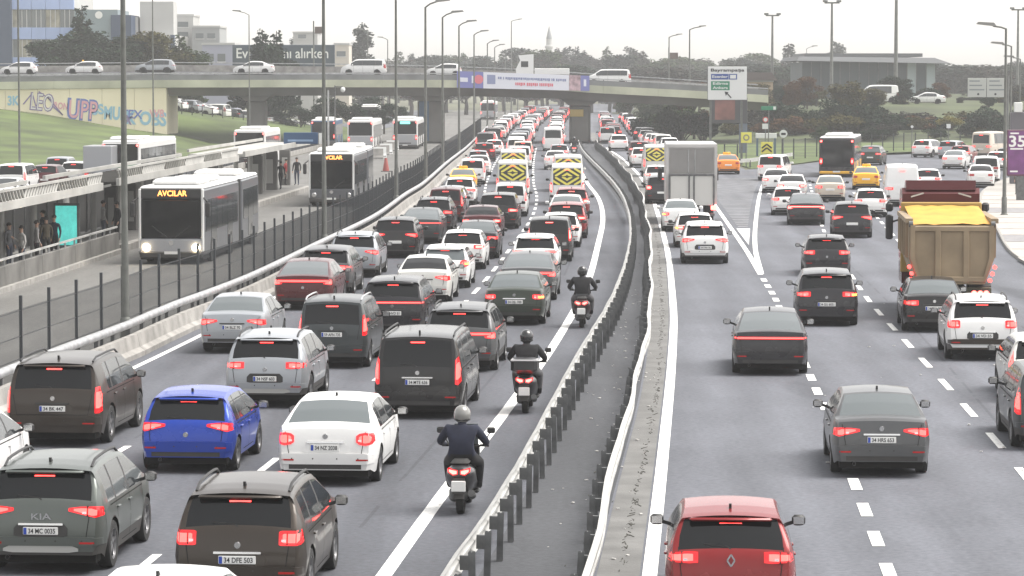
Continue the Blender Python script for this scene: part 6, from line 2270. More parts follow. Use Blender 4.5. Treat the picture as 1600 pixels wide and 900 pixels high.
# ------------------------------------------------------------------ people
def skin_mesh(joints, edges, sub=2):
    """continuous surface grown round a skeleton: joints = {name: (x, y, z, radius[, radius2])}"""
    names = list(joints)
    me = bpy.data.meshes.new("figure")
    me.from_pydata([joints[n][:3] for n in names], [(names.index(a), names.index(b)) for a, b in edges], [])
    ob = bpy.data.objects.new("figure", me)
    ob.modifiers.new("skin", 'SKIN').use_smooth_shade = True
    for i, n in enumerate(names):
        j = joints[n]
        sv = me.skin_vertices[0].data[i]
        sv.radius = (j[3], j[4] if len(j) > 4 else j[3])
        sv.use_root = (n == 'pelvis')
    sm = ob.modifiers.new("sub", 'SUBSURF')
    sm.levels = sm.render_levels = sub
    return bake(ob)

M_SKIN = mat("skin", (0.42, 0.26, 0.19), .6)
M_HAIR = mat("hair_dark", (0.02, 0.015, 0.012), .7)
M_SHOE = mat("shoe_black", (0.02, 0.02, 0.02), .6)
CL = {k: mat("cloth_" + k, v, .85, noise=(9, .2)) for k, v in dict(black=(0.016, 0.016, 0.018), navy=(0.014, 0.017, 0.035), white=(0.45, 0.44, 0.42), pale=(0.30, 0.29, 0.28), olive=(0.09, 0.075, 0.05), grey=(0.12, 0.12, 0.125), red=(0.25, 0.03, 0.03), denim=(0.05, 0.06, 0.09)).items()}
PEOPLE = {}
def person_mesh(pose):
    if pose in PEOPLE:
        return PEOPLE[pose]
    st = {'stand': (0, 0, 0), 'walk': (.22, -.2, .12), 'phone': (0, .02, .0)}[pose]
    j = {'pelvis': (0, 0, .95, .14, .11), 'waist': (0, 0, 1.1, .13, .10), 'chest': (0, .01, 1.3, .165, .115), 'neck0': (0, 0, 1.45, .075), 'neck': (0, .01, 1.53, .055), 'head0': (0, .02, 1.60, .078, .09), 'head1': (0, .015, 1.69, .075, .09), 'head2': (0, .01, 1.735, .045, .055)}
    e = [('pelvis', 'waist'), ('waist', 'chest'), ('chest', 'neck0'), ('neck0', 'neck'), ('neck', 'head0'), ('head0', 'head1'), ('head1', 'head2')]
    for s, n, a in ((1, 'r', st[0]), (-1, 'l', st[1])):
        b = -a * .8
        j['hip' + n] = (s * .10, 0, .88, .095)
        j['knee' + n] = (s * .10, a * .55 + .02, .49, .062)
        j['ank' + n] = (s * .10, a * .9 - .02, .09, .042)
        j['toe' + n] = (s * .12, a * .9 + .13, .035, .034)
        j['sho' + n] = (s * .19, 0, 1.41, .062)
        j['elb' + n] = (s * .25, b * .4 - .02, 1.13, .045)
        j['wri' + n] = (s * .25, b * .9 + .08, .90, .031) if pose != 'phone' or s < 0 else (s * .12, .28, 1.28, .031)
        w = Vector(j['wri' + n][:3])
        el = Vector(j['elb' + n][:3])
        d = (w - el).normalized()
        h = w + d * .08
        j['palm' + n] = (*h, .036, .022)
        e += [('pelvis', 'hip' + n), ('hip' + n, 'knee' + n), ('knee' + n, 'ank' + n), ('ank' + n, 'toe' + n), ('chest', 'sho' + n), ('sho' + n, 'elb' + n), ('elb' + n, 'wri' + n), ('wri' + n, 'palm' + n)]
        fx = Vector((0, 1, 0)) if abs(d.y) < .7 else Vector((0, 0, 1))
        for k in range(4):
            f0 = h + d * .03 + fx * (.024 - k * .016)
            f1 = f0 + d * (.07 - abs(k - 1.4) * .008) + Vector((-s * .015, 0, 0))
            j['f%s%d' % (n, k)] = (*f1, .008)
            e.append(('palm' + n, 'f%s%d' % (n, k)))
        j['th' + n] = (*(h + fx * .05 + d * .01), .009)
        e.append(('palm' + n, 'th' + n))
    me = skin_mesh(j, e, 1)
    # nose, ears
    bm = bmesh.new()
    bm.from_mesh(me)
    for c, sc in (((0, .115, 1.64), (.012, .02, .022)), ((.082, .02, 1.645), (.01, .02, .03)), ((-.082, .02, 1.645), (.01, .02, .03))):
        bmesh.ops.create_uvsphere(bm, u_segments=6, v_segments=4, radius=1, matrix=Matrix.Translation(c) @ Matrix.Diagonal((*sc, 1)))
    bm.to_mesh(me)
    bm.free()
    hair = MB().ball((0, .0, 1.685), .092, .105, .085, 12, 7).mesh("hair", smooth=60)
    eyes = MB().ball((.032, .098, 1.668), .012, .008, .007, 6, 4).join(MB().ball((-.032, .098, 1.668), .012, .008, .007, 6, 4))
    eyes.box(-.022, .022, .098, .104, 1.603, 1.608)
    PEOPLE[pose] = (me, hair, eyes.mesh("face", fix=False))
    return PEOPLE[pose]
DRESS = {}
def person(pos, rz, pose, top, leg, label, hair=True, scale=1.0, group=None):
    base, hm, fm = person_mesh(pose)
    key = (pose, top, leg)
    if key not in DRESS:
        me = base.copy()
        me.materials.clear()
        for m in (CL[top], CL[leg], M_SKIN, M_SHOE):
            me.materials.append(m)
        for p in me.polygons:
            x, y, z = p.center
            if z > 1.49:
                k = 2
            elif z < .075:
                k = 3
            elif z < .93 and abs(x) < .2:
                k = 1
            elif (z < .895 and abs(x) > .2) or (pose == 'phone' and y > .26):
                k = 2
            else:
                k = 0
            p.material_index = k
        DRESS[key] = me
    r = empty("person", pos, rz, label, "person", group)
    r.scale = (scale,) * 3
    o = bpy.data.objects.new("body", DRESS[key])
    COL.objects.link(o)
    o.parent = r
    put("hair", hm, M_HAIR, r)
    put("eyes_and_mouth", fm, M_HAIR, r)
    return r

# ------------------------------------------------------------------ motor scooters and riders
def scooter(pos, head, label, rlabel, case=False, helmet=(0.02, 0.02, 0.022), jacket='black', shell=None, hot=True, screen=True):
    r = empty("motor_scooter", pos, head, label, "scooter")
    sh = shell or mat("scooter_shell", (0.02, 0.02, 0.022), .35, coat=.4)
    ty, rim = wheel_mesh(.265)
    for y in (0, 1.42):
        t = put("wheel", ty, M_RUBBER, r, (0, y, .265), None, (.62, 1, 1))
        put("rim", rim, M_ALLOY, t)
    q = MB()     # tail and seat pan, widest at the seat
    secs = [(-.36, .13, .60, .80), (-.25, .20, .50, .84), (.0, .255, .38, .84), (.35, .25, .30, .80), (.62, .22, .26, .62), (.7, .2, .24, .40)]
    vs, fs = [], []
    for i, (y, w, z0, z1) in enumerate(secs):
        ring = [(-w * .55, z0), (w * .55, z0), (w, z0 + (z1 - z0) * .4), (w * .9, z0 + (z1 - z0) * .8), (w * .5, z1), (-w * .5, z1), (-w * .9, z0 + (z1 - z0) * .8), (-w, z0 + (z1 - z0) * .4)]
        vs += [(x, y, z) for x, z in ring]
        if i:
            for k in range(8):
                fs.append(((i - 1) * 8 + k, (i - 1) * 8 + (k + 1) % 8, i * 8 + (k + 1) % 8, i * 8 + k))
    fs += [tuple(range(7, -1, -1)), tuple(len(vs) - 8 + k for k in range(8))]
    put("tail_body", q.add(vs, fs).mesh("t", smooth=50), sh, r)
    put("seat", MB().bbox(-.16, .16, -.25, .68, .82, .92, .05).mesh("s", smooth=40), M_RUBBER, r)
    put("mudguard", MB().prism([(-.42, .30), (-.30, .55), (-.1, .6), (-.1, .56), (-.27, .5), (-.38, .29)], -.085, .085, 'x'), M_BLACK, r)
    put("plate_holder", MB().prism([(-.44, .38), (-.40, .64), (-.36, .64), (-.40, .38)], -.1, .1, 'x'), M_BLACK, r)
    put("licence_plate", MB().bbox(-.12, .12, -.455, -.435, .42, .60, .01), M_PLATE, r)
    put("engine_block", MB().bbox(-.19, .10, -.12, .5, .2, .45, .05), M_POST, r)
    put("exhaust", MB().tube([(.17, .35, .26), (.19, 0, .3), (.2, -.3, .38)], .065, 10).mesh("e", smooth=50), M_POST, r)
    for sd in (1, -1):
        t = put("taillight", MB().prism([(sd * .02, .70), (sd * .10, .68), (sd * .185, .74), (sd * .185, .80), (sd * .02, .77)], -.37, -.22, 'y'), M_TAIL, r)
        put("lit_lamp", MB().prism([(sd * .035, .71), (sd * .10, .70), (sd * .165, .745), (sd * .165, .785), (sd * .035, .757)], -.382, -.37, 'y'), M_LITW, t)
        put("mirror", MB().bbox(min(sd * .36, sd * .5), max(sd * .36, sd * .5), 1.0, 1.05, 1.24, 1.34, .02), M_BLACK, r)
        put("mirror_stem", MB().bar((sd * .28, 1.02, 1.02), (sd * .42, 1.02, 1.27), .018), M_BLACK, r)
        put("grip", MB().lathe([(.022, min(sd * .25, sd * .40)), (.022, max(sd * .25, sd * .40))], 8, 'x', (0, .93, 1.04)), M_RUBBER, r)
        put("floorboard", MB().bbox(min(sd * .1, sd * .25), max(sd * .1, sd * .25), .62, 1.1, .26, .32, .02), sh, r)
    put("handlebar", MB().tube([(-.3, .95, 1.04), (-.1, 1.02, 1.0), (.1, 1.02, 1.0), (.3, .95, 1.04)], .018, 8), M_BLACK, r)
    put("front_fairing", MB().prism([(1.0, .3), (1.2, .32), (1.36, .75), (1.2, 1.0), (1.02, 1.05), (1.06, .7)], -.22, .22, 'x'), sh, r)
    put("fork", MB().bar((0, 1.16, .8), (0, 1.42, .27), .1, .14), M_POST, r)
    put("front_mudguard", MB().prism([(1.15, .45), (1.42, .58), (1.68, .42), (1.66, .38), (1.42, .54), (1.17, .41)], -.08, .08, 'x'), sh, r)
    if screen:
        put("windshield", MB().prism([(1.15, 1.0), (1.17, 1.0), (1.06, 1.4), (1.04, 1.4)], -.2, .2, 'x'), M_GLASS_L, r)
    if case:
        c = put("top_case", MB().bbox(-.29, .29, -.48, -.02, .90, 1.23, .07).mesh("c", smooth=40), sh, r)
        put("case_lid_trim", MB().bbox(-.295, .295, -.485, -.015, 1.16, 1.20, .015), mat("trim_grey", (0.35, 0.35, 0.36), .4), c)
    # rider: a thing of its own, sitting on the seat
    p = empty("person", pos, head, rlabel, "person")
    y0 = .22 if case else .14
    j = {'pelvis': (0, y0, .96, .20, .15), 'waist': (0, y0 + .02, 1.12, .185, .14), 'chest': (0, y0 + .07, 1.31, .215, .15), 'neck0': (0, y0 + .10, 1.44, .095), 'neck': (0, y0 + .12, 1.50, .07), 'head': (0, y0 + .14, 1.6, .08, .09)}
    e = [('pelvis', 'waist'), ('waist', 'chest'), ('chest', 'neck0'), ('neck0', 'neck'), ('neck', 'head')]
    for s, n in ((1, 'r'), (-1, 'l')):
        j['hip' + n] = (s * .14, y0 + .06, .93, .12)
        j['knee' + n] = (s * .27, y0 + .48, .80, .09)
        j['ank' + n] = (s * .25, y0 + .55, .40, .058)
        j['toe' + n] = (s * .25, y0 + .74, .355, .045)
        j['sho' + n] = (s * .235, y0 + .08, 1.40, .09)
        j['elb' + n] = (s * .39, y0 + .30, 1.16, .07)
        j['wri' + n] = (s * .36, .86, 1.07, .04)
        j['palm' + n] = (s * .335, .915, 1.07, .042, .028)
        e += [('pelvis', 'hip' + n), ('hip' + n, 'knee' + n), ('knee' + n, 'ank' + n), ('ank' + n, 'toe' + n), ('chest', 'sho' + n), ('sho' + n, 'elb' + n), ('elb' + n, 'wri' + n), ('wri' + n, 'palm' + n)]
        for k in range(4):
            x = s * (.375 - k * .022)
            j['fa%s%d' % (n, k)] = (x, .955, 1.068, .011)
            j['fb%s%d' % (n, k)] = (x, .965, 1.03, .010)
            e += [('palm' + n, 'fa%s%d' % (n, k)), ('fa%s%d' % (n, k), 'fb%s%d' % (n, k))]
        j['th' + n] = (s * .28, .92, 1.045, .011)
        e.append(('palm' + n, 'th' + n))
    me = skin_mesh(j, e, 2)
    me.materials.clear()
    for m in (CL[jacket], CL['black'] if jacket != 'black' else CL['grey'], mat("glove", (0.015, 0.015, 0.015), .7), M_SHOE):
        me.materials.append(m)
    for pl in me.polygons:
        x, y, z = pl.center
        k = 0
        if z < .46:
            k = 3
        elif z < .97:
            k = 1
        elif y > .87 and abs(x) > .2:
            k = 2
        pl.material_index = k
    o = bpy.data.objects.new("body", me)
    COL.objects.link(o)
    o.parent = p
    hc = (0, y0 + .155, 1.635)
    h = put("helmet", MB().ball(hc, .145, .165, .16, 16, 10).mesh("h", smooth=60), mat("helmet_%d" % int(helmet[0] * 1000), helmet, .25, coat=.5), p)
    put("visor", MB().prism([(hc[1] + .10, hc[2] - .03), (hc[1] + .172, hc[2] - .02), (hc[1] + .16, hc[2] + .06), (hc[1] + .10, hc[2] + .07)], -.11, .11, 'x'), M_GLASS, h)
    put("helmet_rim", MB().lathe([(.128, hc[2] - .10), (.14, hc[2] - .085), (.14, hc[2] - .07)], 16, 'z', (0, hc[1], 0)), M_BLACK, h)
    return r, p
# ------------------------------------------------------------------ traffic
FLOW = {'L': C_WHITE, 'R': C_WR,
        'E': Curve([Vector(p) for p in ((6.0, 30, 0), (8.4, 75, 0), (10.9, 110, 0), (13.7, 150, 0), (18.2, 200, 0), (24.5, 245, 0), (34, 285, 0), (42, 304, 0))])}
def V(kind_, col, lamp, px, py, fl, label, turn=0.0, **k):
    # px: where the middle of the tail is seen, py: where the rear tyres touch the road
    p = G(px, py)
    d = k.pop('detail', 2 if py > 425 else (1 if py > 238 else 0))
    rz = FLOW[fl].head(p.y + 1.5) - R(turn)
    oh = SHAPES[kind_]['oh']
    p.x = (px - 800) / FPX * (p.y - oh) - oh * math.sin(rz)
    return car(kind_, col, lamp, p, rz, label, detail=d, **k)
GL = M_GLASS_L
# --- jammed carriageway, near cars
kc = V('suv', 'sage', 'wedge', 58, 885, 'L', "grey-green crossover with angular tail lamps and pale skid plate beside the brown SUV", rails=True, plate="34 MC 0035", skid=True, badge=False)
B_ = build_body('suv')
put("tailgate_lettering", text_mesh("KIA", .13, .004, .30, .002), M_CHROME, kc, (0, B_['hit_rear'](0, .86) - B_['s']['oh'] - .012, .86))
V('suv', 'brown', 'square', 367, 933, 'L', "brown SUV with twin square tail lamps and silver roof rails", rails=True, plate="34 DFE 503", lowclad='brown')
V('sedan', 'white', 'sedan', 200, 1112, 'L', "white car of which only the roof shows, behind the brown SUV", plate=None, glass=GL)
V('sedan', 'white', 'sedan', -122, 783, 'L', "white car entering the frame beside the grey-green crossover, only its nose showing")
V('bigsuv', 'brown', 'vert', 78, 690, 'L', "large dark brown SUV with upright rectangular tail lamps beside the concrete barrier", rails=True, plate="34 BK 447", lowclad='brown')
V('hatch', 'blue', 'wedge', 287, 733, 'L', "bright blue hatchback beside the white saloon with round lamps", plate="34 KCV 433", fin=True)
V('sedan', 'white', 'round', 506, 750, 'L', "white saloon with round red tail lamps beside the grey-helmeted scooter rider", plate="34 NZ 2038", glass=GL)
V('suv', 'silver', 'block', 412, 632, 'L', "silver crossover with dark lower bumper directly ahead of the blue hatchback", rails=True, plate="34 NSF 603", skid=True)
V('sedan', 'silver', 'wedge', 361, 548, 'L', "pale silver saloon beside the concrete barrier", plate="34 BLZ 70", glass=GL)
V('mpv', 'slate', 'vert', 517, 572, 'L', "dark slate people carrier with tall rear window and roof rails", rails=True, plate="59 AFN 735")
V('van', 'black', 'tallvert', 651, 648, 'L', "black passenger van with silver roof rails and orange light on its bumper", rails=True, plate="34 MTE 636")
V('suv', 'grey', 'barclaw', 716, 577, 'L', "silver-grey SUV with full-width red light bar ahead of the black van", rails=True, plate="34 CGE 12")
V('suv', 'ink', 'bar', 612, 522, 'L', "black SUV with red light bar ahead of the slate people carrier", plate="34 HVD 81")
V('fastback', 'wine', 'barclaw', 472, 482, 'L', "dark red fastback with glowing light strip beside the barrier", glass=GL, plate="34 TK 992")
V('suv', 'grey', 'block', 507, 460, 'L', "grey SUV half hidden behind the dark red fastback", rails=False, plate="34 AB 108")
V('suv', 'silver', 'wedge', 552, 432, 'L', "silver SUV with a slim dark roof edge ahead of the grey SUV", rails=True, plate="34 CV 618")
V('suv', 'black', 'wedge', 617, 402, 'L', "black SUV with a pale plate beside the barrier, right of the silver SUV", rails=False)
V('sedan', 'pearl', 'wedge', 660, 472, 'L', "white saloon with dark rear glass ahead of the black light-bar SUV", plate="34 EZ 415")
V('hatch', 'white', 'round', 694, 449, 'L', "white hatchback with orange-lit right tail lamp beside the white saloon", amber=1, glass=GL)
V('hatch', 'white', 'block', 722, 420, 'L', "rounded white hatchback with a bright top brake light", hot=True)
V('sedan', 'ink', 'block', 744, 403, 'L', "black saloon beside the rounded white hatchback", glass=GL)
V('fastback', 'slate', 'bar', 657, 380, 'L', "dark saloon with glowing strip and greenish bumper ahead of the black SUV", glass=GL)
V('suv', 'ink', 'block', 677, 362, 'L', "dark SUV beside the barrier with one bright tail lamp", rails=True)
V('mpv', 'wine', 'vert', 696, 347, 'L', "dark red people carrier in the lane beside the barrier", rails=False)
V('hatch', 'silver', 'round', 704, 333, 'L', "pale blue-silver hatchback ahead of the dark red people carrier")
V('suv', 'white', 'wedge', 718, 322, 'L', "white SUV with wide dark rear window beside the barrier")
V('sedan', 'taxi', 'sedan', 723, 300, 'L', "yellow taxi beside the barrier on the jammed carriageway", name="taxi_car", cat="taxi", roofsign=True, glass=GL)
V('mpv', 'white', 'vert', 738, 288, 'L', "white people carrier ahead of the yellow taxi by the barrier")
V('sedan', 'white', 'block', 748, 274, 'L', "white saloon two cars ahead of the yellow taxi by the barrier", hot=True)
V('hatch', 'silver', 'block', 747, 264, 'L', "silver hatchback squeezed between white saloon and dark red SUV by the barrier")
V('suv', 'wine', 'block', 757, 252, 'L', "dark red SUV far up the lane beside the barrier")
V('hatch', 'white', 'block', 772, 243, 'L', "white hatchback ahead of the dark red SUV by the barrier", hot=True)
V('sedan', 'wine', 'sedan', 752, 373, 'L', "dark red saloon with white rear shelf lights ahead of the black saloon", glass=M_GLASS, hot=True)
V('bigsuv', 'black', 'block', 778, 357, 'L', "big black SUV with glowing top brake light ahead of the dark red saloon", hot=True)
V('mpv', 'white', 'vert', 797, 338, 'L', "white people carrier with dark rear window behind the hazard-board minibus")
CH = "minibuses with hazard boards"
V('tallvan', 'pearl', 'tallvert', 801, 312, 'L', "cream minibus with a yellow and black hazard board behind the white people carrier's roof", chevron=True, name="minibus", cat="minibus", group=CH)
V('tallvan', 'pearl', 'tallvert', 802, 287, 'L', "cream hazard-board minibus directly ahead of another hazard-board minibus in the middle lane", chevron=True, name="minibus", cat="minibus", group=CH)
V('van', 'white', 'tallvert', 812, 264, 'L', "white van with black rear window ahead of the middle-lane minibuses")
V('mpv', 'cream', 'vert', 817, 252, 'L', "cream people carrier far up the middle lane")
V('sedan', 'green', 'sedan', 803, 505, 'L', "dark green saloon with pale rear glass and chrome mirror beside the white edge line", glass=GL, amber=1, plate="34 DJL 700")
V('fastback', 'grey', 'barclaw', 824, 468, 'L', "grey coupe-roofed car with curved light strips ahead of the green saloon", glass=GL, plate="34 FT 56")
V('hatch', 'white', 'slim', 836, 428, 'L', "white hatchback with a shallow rear window ahead of the grey coupe-roofed car")
V('mpv', 'black', 'vert', 858, 408, 'L', "black people carrier with red lamps glowing in its windows", hot=True)
V('hatch', 'white', 'block', 875, 386, 'L', "white hatchback half hidden by the black people carrier", hot=True)
V('suv', 'red', 'block', 885, 372, 'L', "red SUV beside the edge line, right of the black people carrier", hot=True)
V('sedan', 'white', 'sedan', 885, 352, 'L', "white saloon between the red SUV and the red hatchback", glass=GL)
V('suv', 'red', 'round', 893, 342, 'L', "red car with wide glowing tail lamps under the right-lane minibus", hot=True)
V('tallvan', 'white', 'tallvert', 886, 320, 'L', "white minibus with a bright hazard board beside the edge line behind the red car's roof", chevron=True, name="minibus", cat="minibus", group=CH, hot=True)
V('tallvan', 'pearl', 'tallvert', 888, 299, 'L', "hazard-board minibus ahead of the white one beside the edge line", chevron=True, name="minibus", cat="minibus", group=CH)
V('sedan', 'white', 'block', 868, 265, 'L', "white saloon ahead of the edge-line minibuses", hot=True)
V('hatch', 'silver', 'block', 874, 252, 'L', "silver hatchback in the right lane behind the white van", hot=True)
V('tallvan', 'white', 'tallvert', 864, 236, 'L', "plain white panel van with one black rear window far up the right lane")
# --- freer carriageway
V('suv', 'white', 'wedge', 1102, 411, 'R', "white SUV with small raked rear window closest behind the grey box truck queue", detail=2, plate="34 FAA 06")
V('hatch', 'white', 'block', 1086, 386, 'R', "white hatchback between the white SUV and the white saloon behind the truck", hot=True, amber=-1)
V('sedan', 'white', 'sedan', 1064, 361, 'R', "white saloon directly behind the grey box truck", glass=GL, amber=-1)
V('suv', 'ink', 'round', 1034, 318, 'R', "dark SUV with red lamps beside the left flank of the box truck", hot=True)
V('hatch', 'white', 'block', 1027, 293, 'R', "white hatchback ahead of the dark SUV beside the box truck", hot=True)
V('tallvan', 'pearl', 'tallvert', 1026, 276, 'R', "hazard-board minibus partly hidden by the box truck", chevron=True, name="minibus", cat="minibus", group=CH)
V('suv', 'white', 'block', 1003, 262, 'R', "white SUV with red lamps near the median ahead of the hidden minibus", hot=True)
V('mpv', 'wine', 'block', 999, 252, 'R', "dark people carrier near the median with bright lamps", hot=True)
V('suv', 'white', 'block', 967, 236, 'R', "white SUV near the flyover pier on the freer carriageway")
V('van', 'white', 'tallvert', 949, 224, 'R', "white van just right of the median pier", detail=1)
V('sedan', 'orange', 'sedan', 1138, 272, 'R', "orange taxi passing the grass verge beside the box truck", name="taxi_car", cat="taxi", roofsign=True, brake=False, glass=GL)
V('van', 'white', 'block', 1203, 282, 'E', "white van with wide dark rear window at the start of the slip road", turn=4)
V('sedan', 'white', 'block', 1212, 301, 'E', "white saloon glowing red behind the slip-road van", hot=True)
V('sedan', 'white', 'block', 1237, 312, 'E', "white saloon right of the red-glowing one on the slip road", hot=True)
V('hatch', 'white', 'block', 1231, 336, 'E', "white hatchback left of the dark light-bar car on the slip road")
V('fastback', 'ink', 'barclaw', 1260, 351, 'E', "dark saloon with two wide red light strips on the slip road", glass=GL, hot=True)
V('sedan', 'cream', 'block', 1297, 314, 'E', "cream saloon behind the black bus on the slip road", glass=GL)
V('suv', 'ink', 'wedge', 1332, 371, 'E', "dark blue-black SUV left of the white hatchback on the slip road")
V('hatch', 'white', 'block', 1361, 339, 'E', "white hatchback with dark rear window behind the yellow taxi")
V('sedan', 'taxi', 'sedan', 1353, 296, 'E', "yellow taxi between the black bus and the white panel van", name="taxi_car", cat="taxi", roofsign=True, brake=False, glass=GL)
V('suv', 'green', 'block', 1359, 258, 'E', "dark green SUV right of the black bus", glass=GL)
V('hatch', 'ink', 'block', 1293, 430, 'E', "dark hatchback with a lit plate ahead of the black SUV", glass=M_GLASS, detail=2, plate="34 PM 219")
V('suv', 'ink', 'block', 1293, 507, 'E', "black SUV with orange indicator blinking right", amber=1, plate="34 GU 6031", lowclad='ink')
V('fastback', 'ink', 'bar', 1205, 582, 'E', "black-brown fastback with one red light bar across its tail", glass=GL, plate="34 T 10 21", badge=False)
V('sedan', 'grey', 'wedge', 1381, 737, 'E', "dark grey saloon with both mirrors out beside the dashed line", glass=GL, plate="34 HRS 653")
rc = V('hatch', 'red', 'block', 1145, 960, 'E', "red hatchback with a diamond badge cut by the picture's lower edge", plate="34 CLN 07", badge=False)
B_ = build_body('hatch')
yb = B_['hit_rear'](0, .84) - B_['s']['oh'] - .012
q = MB()
for (x0, z0), (x1, z1) in (((0, .92), (.05, .84)), ((.05, .84), (0, .76)), ((0, .76), (-.05, .84)), ((-.05, .84), (0, .92))):
    q.bar((x0, yb, z0), (x1, yb, z1), .022, .02, (0, 1, 0))
put("badge", q, M_CHROME, rc)
V('tallvan', 'white', 'block', 1410, 322, 'E', "tall white panel van with windowless rear doors on the slip road", norear=True, solid=True)
V('hatch', 'white', 'block', 1450, 300, 'E', "white hatchback right of the white panel van")
V('suv', 'white', 'block', 1438, 246, 'E', "white SUV alone at the far bend of the slip road", turn=4)
V('sedan', 'white', 'block', 1488, 264, 'E', "white saloon with pale lamps following the slip road's bend", turn=4, glass=GL)
V('suv', 'silver', 'block', 1479, 248, 'E', "silver SUV beside the small white square sign", turn=5)
V('hatch', 'red', 'block', 1499, 254, 'E', "red-lit hatchback between the silver SUV and the white van", turn=5, hot=True)
V('van', 'white', 'block', 1541, 285, 'E', "white van with a large dark rear window by the pavement", brake=False)
V('sedan', 'white', 'block', 1533, 293, 'E', "white saloon behind the white van by the pavement", brake=False)
V('tallvan', 'cream', 'block', 1532, 246, 'E', "beige minibus at the far end of the slip road", turn=6, detail=1)
V('van', 'white', 'block', 1556, 243, 'E', "cream white van beside the beige minibus", turn=6, detail=1)
V('suv', 'ink', 'block', 1572, 262, 'E', "dark SUV half behind the lamp post by the advert", turn=6)
V('hatch', 'white', 'block', 1556, 266, 'E', "white hatchback between the white van and the dark SUV by the lamp post", turn=6)
V('sedan', 'black', 'block', 1462, 516, 'E', "black saloon behind the dump truck", glass=GL, plate="34 DN 880")
V('suv', 'white', 'square', 1538, 560, 'E', "white SUV with black plate panel and mud-brown bumper behind the dump truck", rails=True, plate="34 VD 55", lowclad='brown')
V('hatch', 'pearl', 'vert', 1641, 625, 'E', "white car cut by the picture's right edge beside the white SUV")
V('suv', 'slate', 'vert', 1664, 697, 'E', "dark car cut by the picture's right edge below the white one")
dump_truck(G(1483, 497), FLOW['E'].head(100), "dump truck with tan tipper body, yellow tarpaulin and dark red cab")
box_truck(G(1079, 348), FLOW['R'].head(162), "tall grey box truck with tail lift on the freer carriageway")
bus(G(1307, 277), FLOW['E'].head(232), "black and yellow city bus seen from behind on the slip road", face='rear', side=M_BLACK, top=M_BWHITE, lower=P['ink'], band=P['taxi'], H=2.95)

# --- queue beyond the flyover
rg = random.Random(99)
kinds = ['hatch', 'sedan', 'suv', 'suv', 'mpv', 'sedan', 'van', 'hatch']
cols = ['white', 'white', 'silver', 'grey', 'ink', 'wine', 'pearl', 'white', 'slate', 'red']
CNAME = {'ink': 'black', 'wine': 'dark red', 'pearl': 'off-white', 'slate': 'dark grey'}
KNAME = {'hatch': 'hatchback', 'sedan': 'saloon', 'suv': 'SUV', 'mpv': 'people carrier', 'van': 'van'}
def queue(c, d, y0, y1, gap, label, group):
    Y = y0
    while Y < y1:
        k = rg.choice(kinds)
        p = Vector((c.x(Y) + d + rg.uniform(-.25, .25), Y, 0))
        cl = rg.choice(cols)
        car(k, cl, rg.choice(['block', 'round', 'sedan']) if k not in ('mpv', 'van') else 'vert', p, c.head(Y), label % (CNAME.get(cl, cl), KNAME[k]), group, detail=0, fin=False)
        Y += SHAPES[k]['L'] + rg.uniform(*gap)
for d, y0 in ((-1.75, 334), (-5.2, 290), (-8.6, 316)):
    queue(C_WHITE, d, y0, 640, (2.2, 5.0), "small %s %s with lit lamps in the jam at the flyover", "jammed cars under and beyond the flyover")
for d, y0 in ((1.7, 372), (5.0, 300)):
    queue(C_WR, d, y0, 520, (3, 8), "small %s %s on the freer carriageway under and beyond the flyover", "cars beyond the flyover on the freer carriageway")

# --- scooters with their riders
scooter(G(720, 802), C_WHITE.head(53), "black motor scooter without a top case on the white edge line", "rider in dark jacket and grey helmet on the scooter without a top case", helmet=(0.20, 0.20, 0.19), jacket='navy')
scooter(G(821, 645), C_WHITE.head(70), "black motor scooter carrying a large top case beside the guard rail", "rider in black with black helmet behind a large top case", case=True)
scooter(G(909, 512), C_WHITE.head(94), "black motor scooter with round red tail beside the grey coupe-roofed car", "rider in black with wide mirrors on the scooter beside the grey coupe-roofed car", case=False, shell=mat("scooter_wine", (0.03, 0.01, 0.012), .35, coat=.4))
scooter(G(897, 244), C_WHITE.head(300), "tiny motor scooter near the flyover pier in the median shoulder", "tiny dark rider near the flyover pier")

# --- busway
def heading_to(c, Y):
    return c.head(Y) + math.pi
def busway(px, py, **k):
    p = G(px, py)
    return p
p = G(268, 413)
bus(p, C_LEFT.head(p.y) , "articulated busway bus with lit headlights and orange AVCILAR sign", L=10.4, second=7.0, bend=R(1.5), text="AVCILAR", lamps=True)
p = G(518, 323)
bus(p, C_LEFT.head(p.y), "articulated busway bus behind the thin lamp mast with its sign lit orange", L=10.4, second=7.0, bend=R(1.5), text="AVCILAR", side=M_BGREY, lower=M_BGREY)
for px, py, kw, lab in ((563, 236, dict(side=M_BWHITE, lower=M_BSILV, rear_dark=False), "silver-backed busway bus seen from behind with red upper lamps"),
                        (633, 233, dict(side=M_BWHITE, lower=M_BSILV, rear_dark=False, green=True), "silver busway bus with a green rear route sign"),
                        (762, 187, dict(side=M_BWHITE, lower=M_BSILV, rear_dark=False), "far busway bus with bright red lamps under the flyover")):
    p = G(px, py)
    bus(p, C_LEFT.head(p.y), lab, face='rear', L=17.5, **kw)
p = G(189, 291)
bus(p, C_PLAT.head(p.y), "white and green bus seen from behind beyond the station roof", face='rear', L=17.5, side=M_BWHITE, lower=mat("bus_green", (0.03, 0.16, 0.08), .4), rear_dark=False)
p = G(390, 262)
bus(p, C_PLAT.head(p.y), "white roofed bus with dark rear window beyond the station's far roof", face='rear', L=12, side=M_BWHITE, lower=P['wine'], rear_dark=True)
bus(Vector((D(576, 200, 416).x, 416, 0)), C_LEFT.head(416), "white coach facing the camera beyond the busway buses", L=11, side=M_BWHITE, lower=M_BWHITE, H=3.5)
bus(Vector((D(505, 200, 330).x, 330, 0)), C_LEFT.head(330), "blue-grey bus half hidden behind the station name board", face='rear', L=12, side=mat("bus_blue", (0.05, 0.1, 0.18), .4), lower=M_BGREY, H=2.9)
